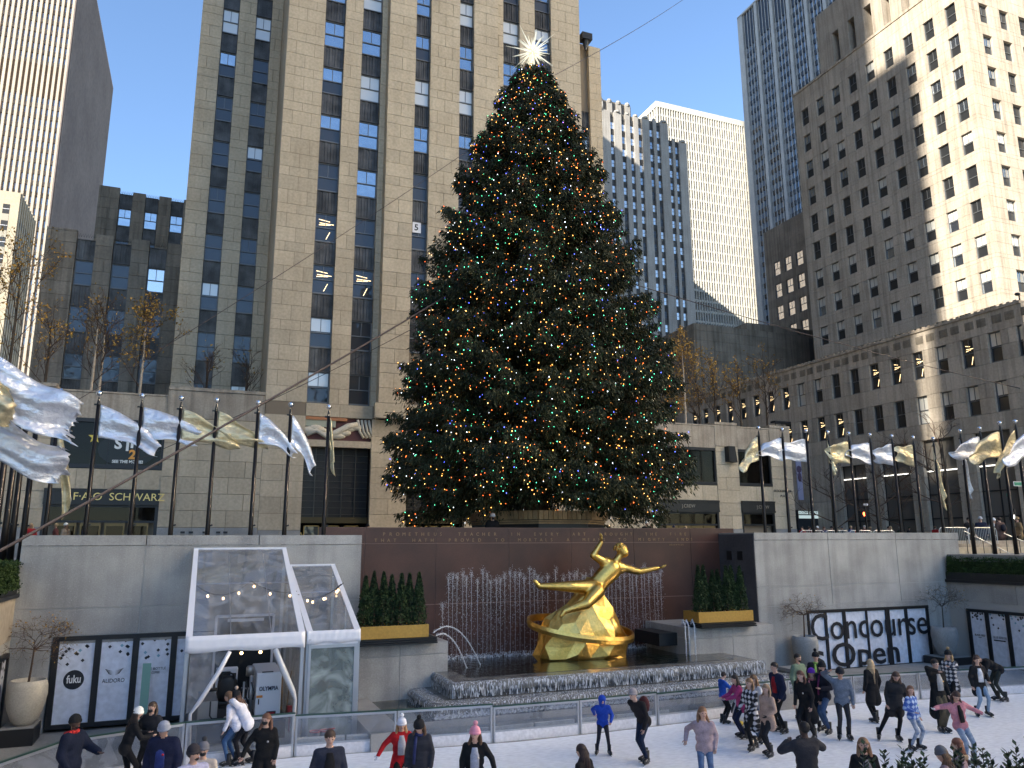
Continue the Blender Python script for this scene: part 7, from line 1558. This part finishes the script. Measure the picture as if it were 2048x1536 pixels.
# ---------------------------------------------------------------- passers-by on the plaza behind the walls
cr = random.Random(21)
tops = [(.35,.02,.02),(.03,.04,.09),(.02,.02,.022),(.16,.05,.04),(.10,.10,.11),(.02,.05,.14),(.22,.18,.14),(.03,.06,.04)]
heads = [(61,1057,'dark hair',0,None),(112,1056,'bald head and white mask',0,None),(131,1060,'pale cap',1,(.7,.68,.62)),(170,1057,'red hood',1,(.4,.02,.02)),(735,1044,'dark cap by the tower doors',2,K),
 (1303,1046,'dark hood by the shop pier',2,K),(1348,1052,'navy hood before the shop door',2,NV),(1371,1050,'brown hair before the shop window',0,None),
 (1604,1050,'maroon jacket near the store corner',3,None),(1618,1055,'blue jacket',1,None),(1635,1052,'white cap',1,(.7,.7,.68)),(1648,1053,'fair hair and red scarf',0,None),(1663,1050,'dark beanie under the letter-board canopy',2,K),(1673,1054,'grey hair',0,None),(1684,1052,'hood up',2,(.1,.1,.1)),
 (1701,1047,'brown hair and dark coat',0,None),(1712,1051,'black coat',2,None),(1728,1046,'grey hair and navy coat',0,None),(1740,1050,'black hair',2,None),(1760,1052,'white hat',1,(.72,.7,.66)),(1777,1053,'dark beanie before the green-lit window',2,K),(1800,1049,'grey hood',2,(.35,.36,.38)),(1818,1050,'green hood',3,(.03,.05,.03)),(1845,1053,'pale coat',0,None),(1869,1046,'sunglasses and black coat',0,None),(1884,1050,'black cap',2,K),(1780,1047,'long dark hair',1,None),(1855,1051,'grey cap',2,(.2,.2,.2))]
protos = {}
for i, (px, py, ds, k, ht) in enumerate(heads):
    dpx = max(12, 1086-py); Y = min(46.5, 1.13/dpx*F_PX*.98); Y = max(30.5, Y)
    if px < 800: Y = 46.8
    p = onY(px, py, Y); z_ = p[2]-1.68
    key = k
    lab = 'passer-by with %s beyond the wall' % ds
    place = ' by the toy store' if px < 200 else (' near the long block' if px > 1580 else '')
    r_ = P_(0, 0, 1.70, face=cr.choice([90,180,250,270,300]), lab=lab+place, top=tops[(i*3) % 8], bot=K, hair=cr.choice([DK, BR_, (.25,.23,.2), (.3,.2,.1)]), hl=cr.choice([0,0,.8]), hat=ht, skin=cr.choice([0,1,1,2]), skates=False, z0=ZP, xy=(p[0], Y), low=True, loose=.02, coat=.3)
P_(0, 0, 1.76, face=180, lab='worker in white helmet and black jacket beside the tree pedestal', top=K, bot=K, hat=(.8,.8,.8), mask=True, skates=False, z0=ZP, xy=(onY(985,1030,30.0)[0], 30.0), low=True, loose=.03)
P_(0, 0, 1.70, face=200, lab='person in white hat looking over the red wall from the shop side', top=K, bot=K, hat=(.8,.8,.78), skates=False, z0=ZP, xy=(onY(1293,1045,36.5)[0], 36.5), low=True, loose=.03)
for i, (px, Y, f, tp, ht, ds) in enumerate(((1938,30.3,190,K,None,'in black at the barrier end'),(1962,29.8,230,(.02,.025,.05),(.42,.43,.45),'in grey hood and navy coat at the barriers'),(2000,29.6,10,(.10,.06,.05),None,'with backpack seen from behind at the barriers'),(2036,29.4,300,(.25,.17,.09),(.3,.2,.1),'in tan fur hood at the picture edge'),(1988,31.5,200,(.3,.3,.32),(.7,.7,.72),'in pale cap behind the barriers'))):
    P_(0, 0, 1.74, face=f, lab='onlooker %s' % ds, top=tp, bot=K, hat=ht, hair=DK, skates=False, z0=ZP+.1, xy=(onY(px,1050,Y)[0], Y), low=True, loose=.03, coat=.3, pack=(.02,.02,.03) if i == 2 else None)
# shop dummies in the fashion store window
for i, (px, tp, ds) in enumerate(((1490,(.45,.02,.02),'red coat'),(1519,(.65,.6,.5),'white and yellow coat'))):
    q = onY(px, 1050, 50.7); P_(0, 0, 1.75, face=180, lab='shop mannequin in %s behind the store glass' % ds, top=tp, bot=(.5,.5,.5), skates=False, z0=ZP, xy=(q[0], 50.75), low=True, coat=.4)
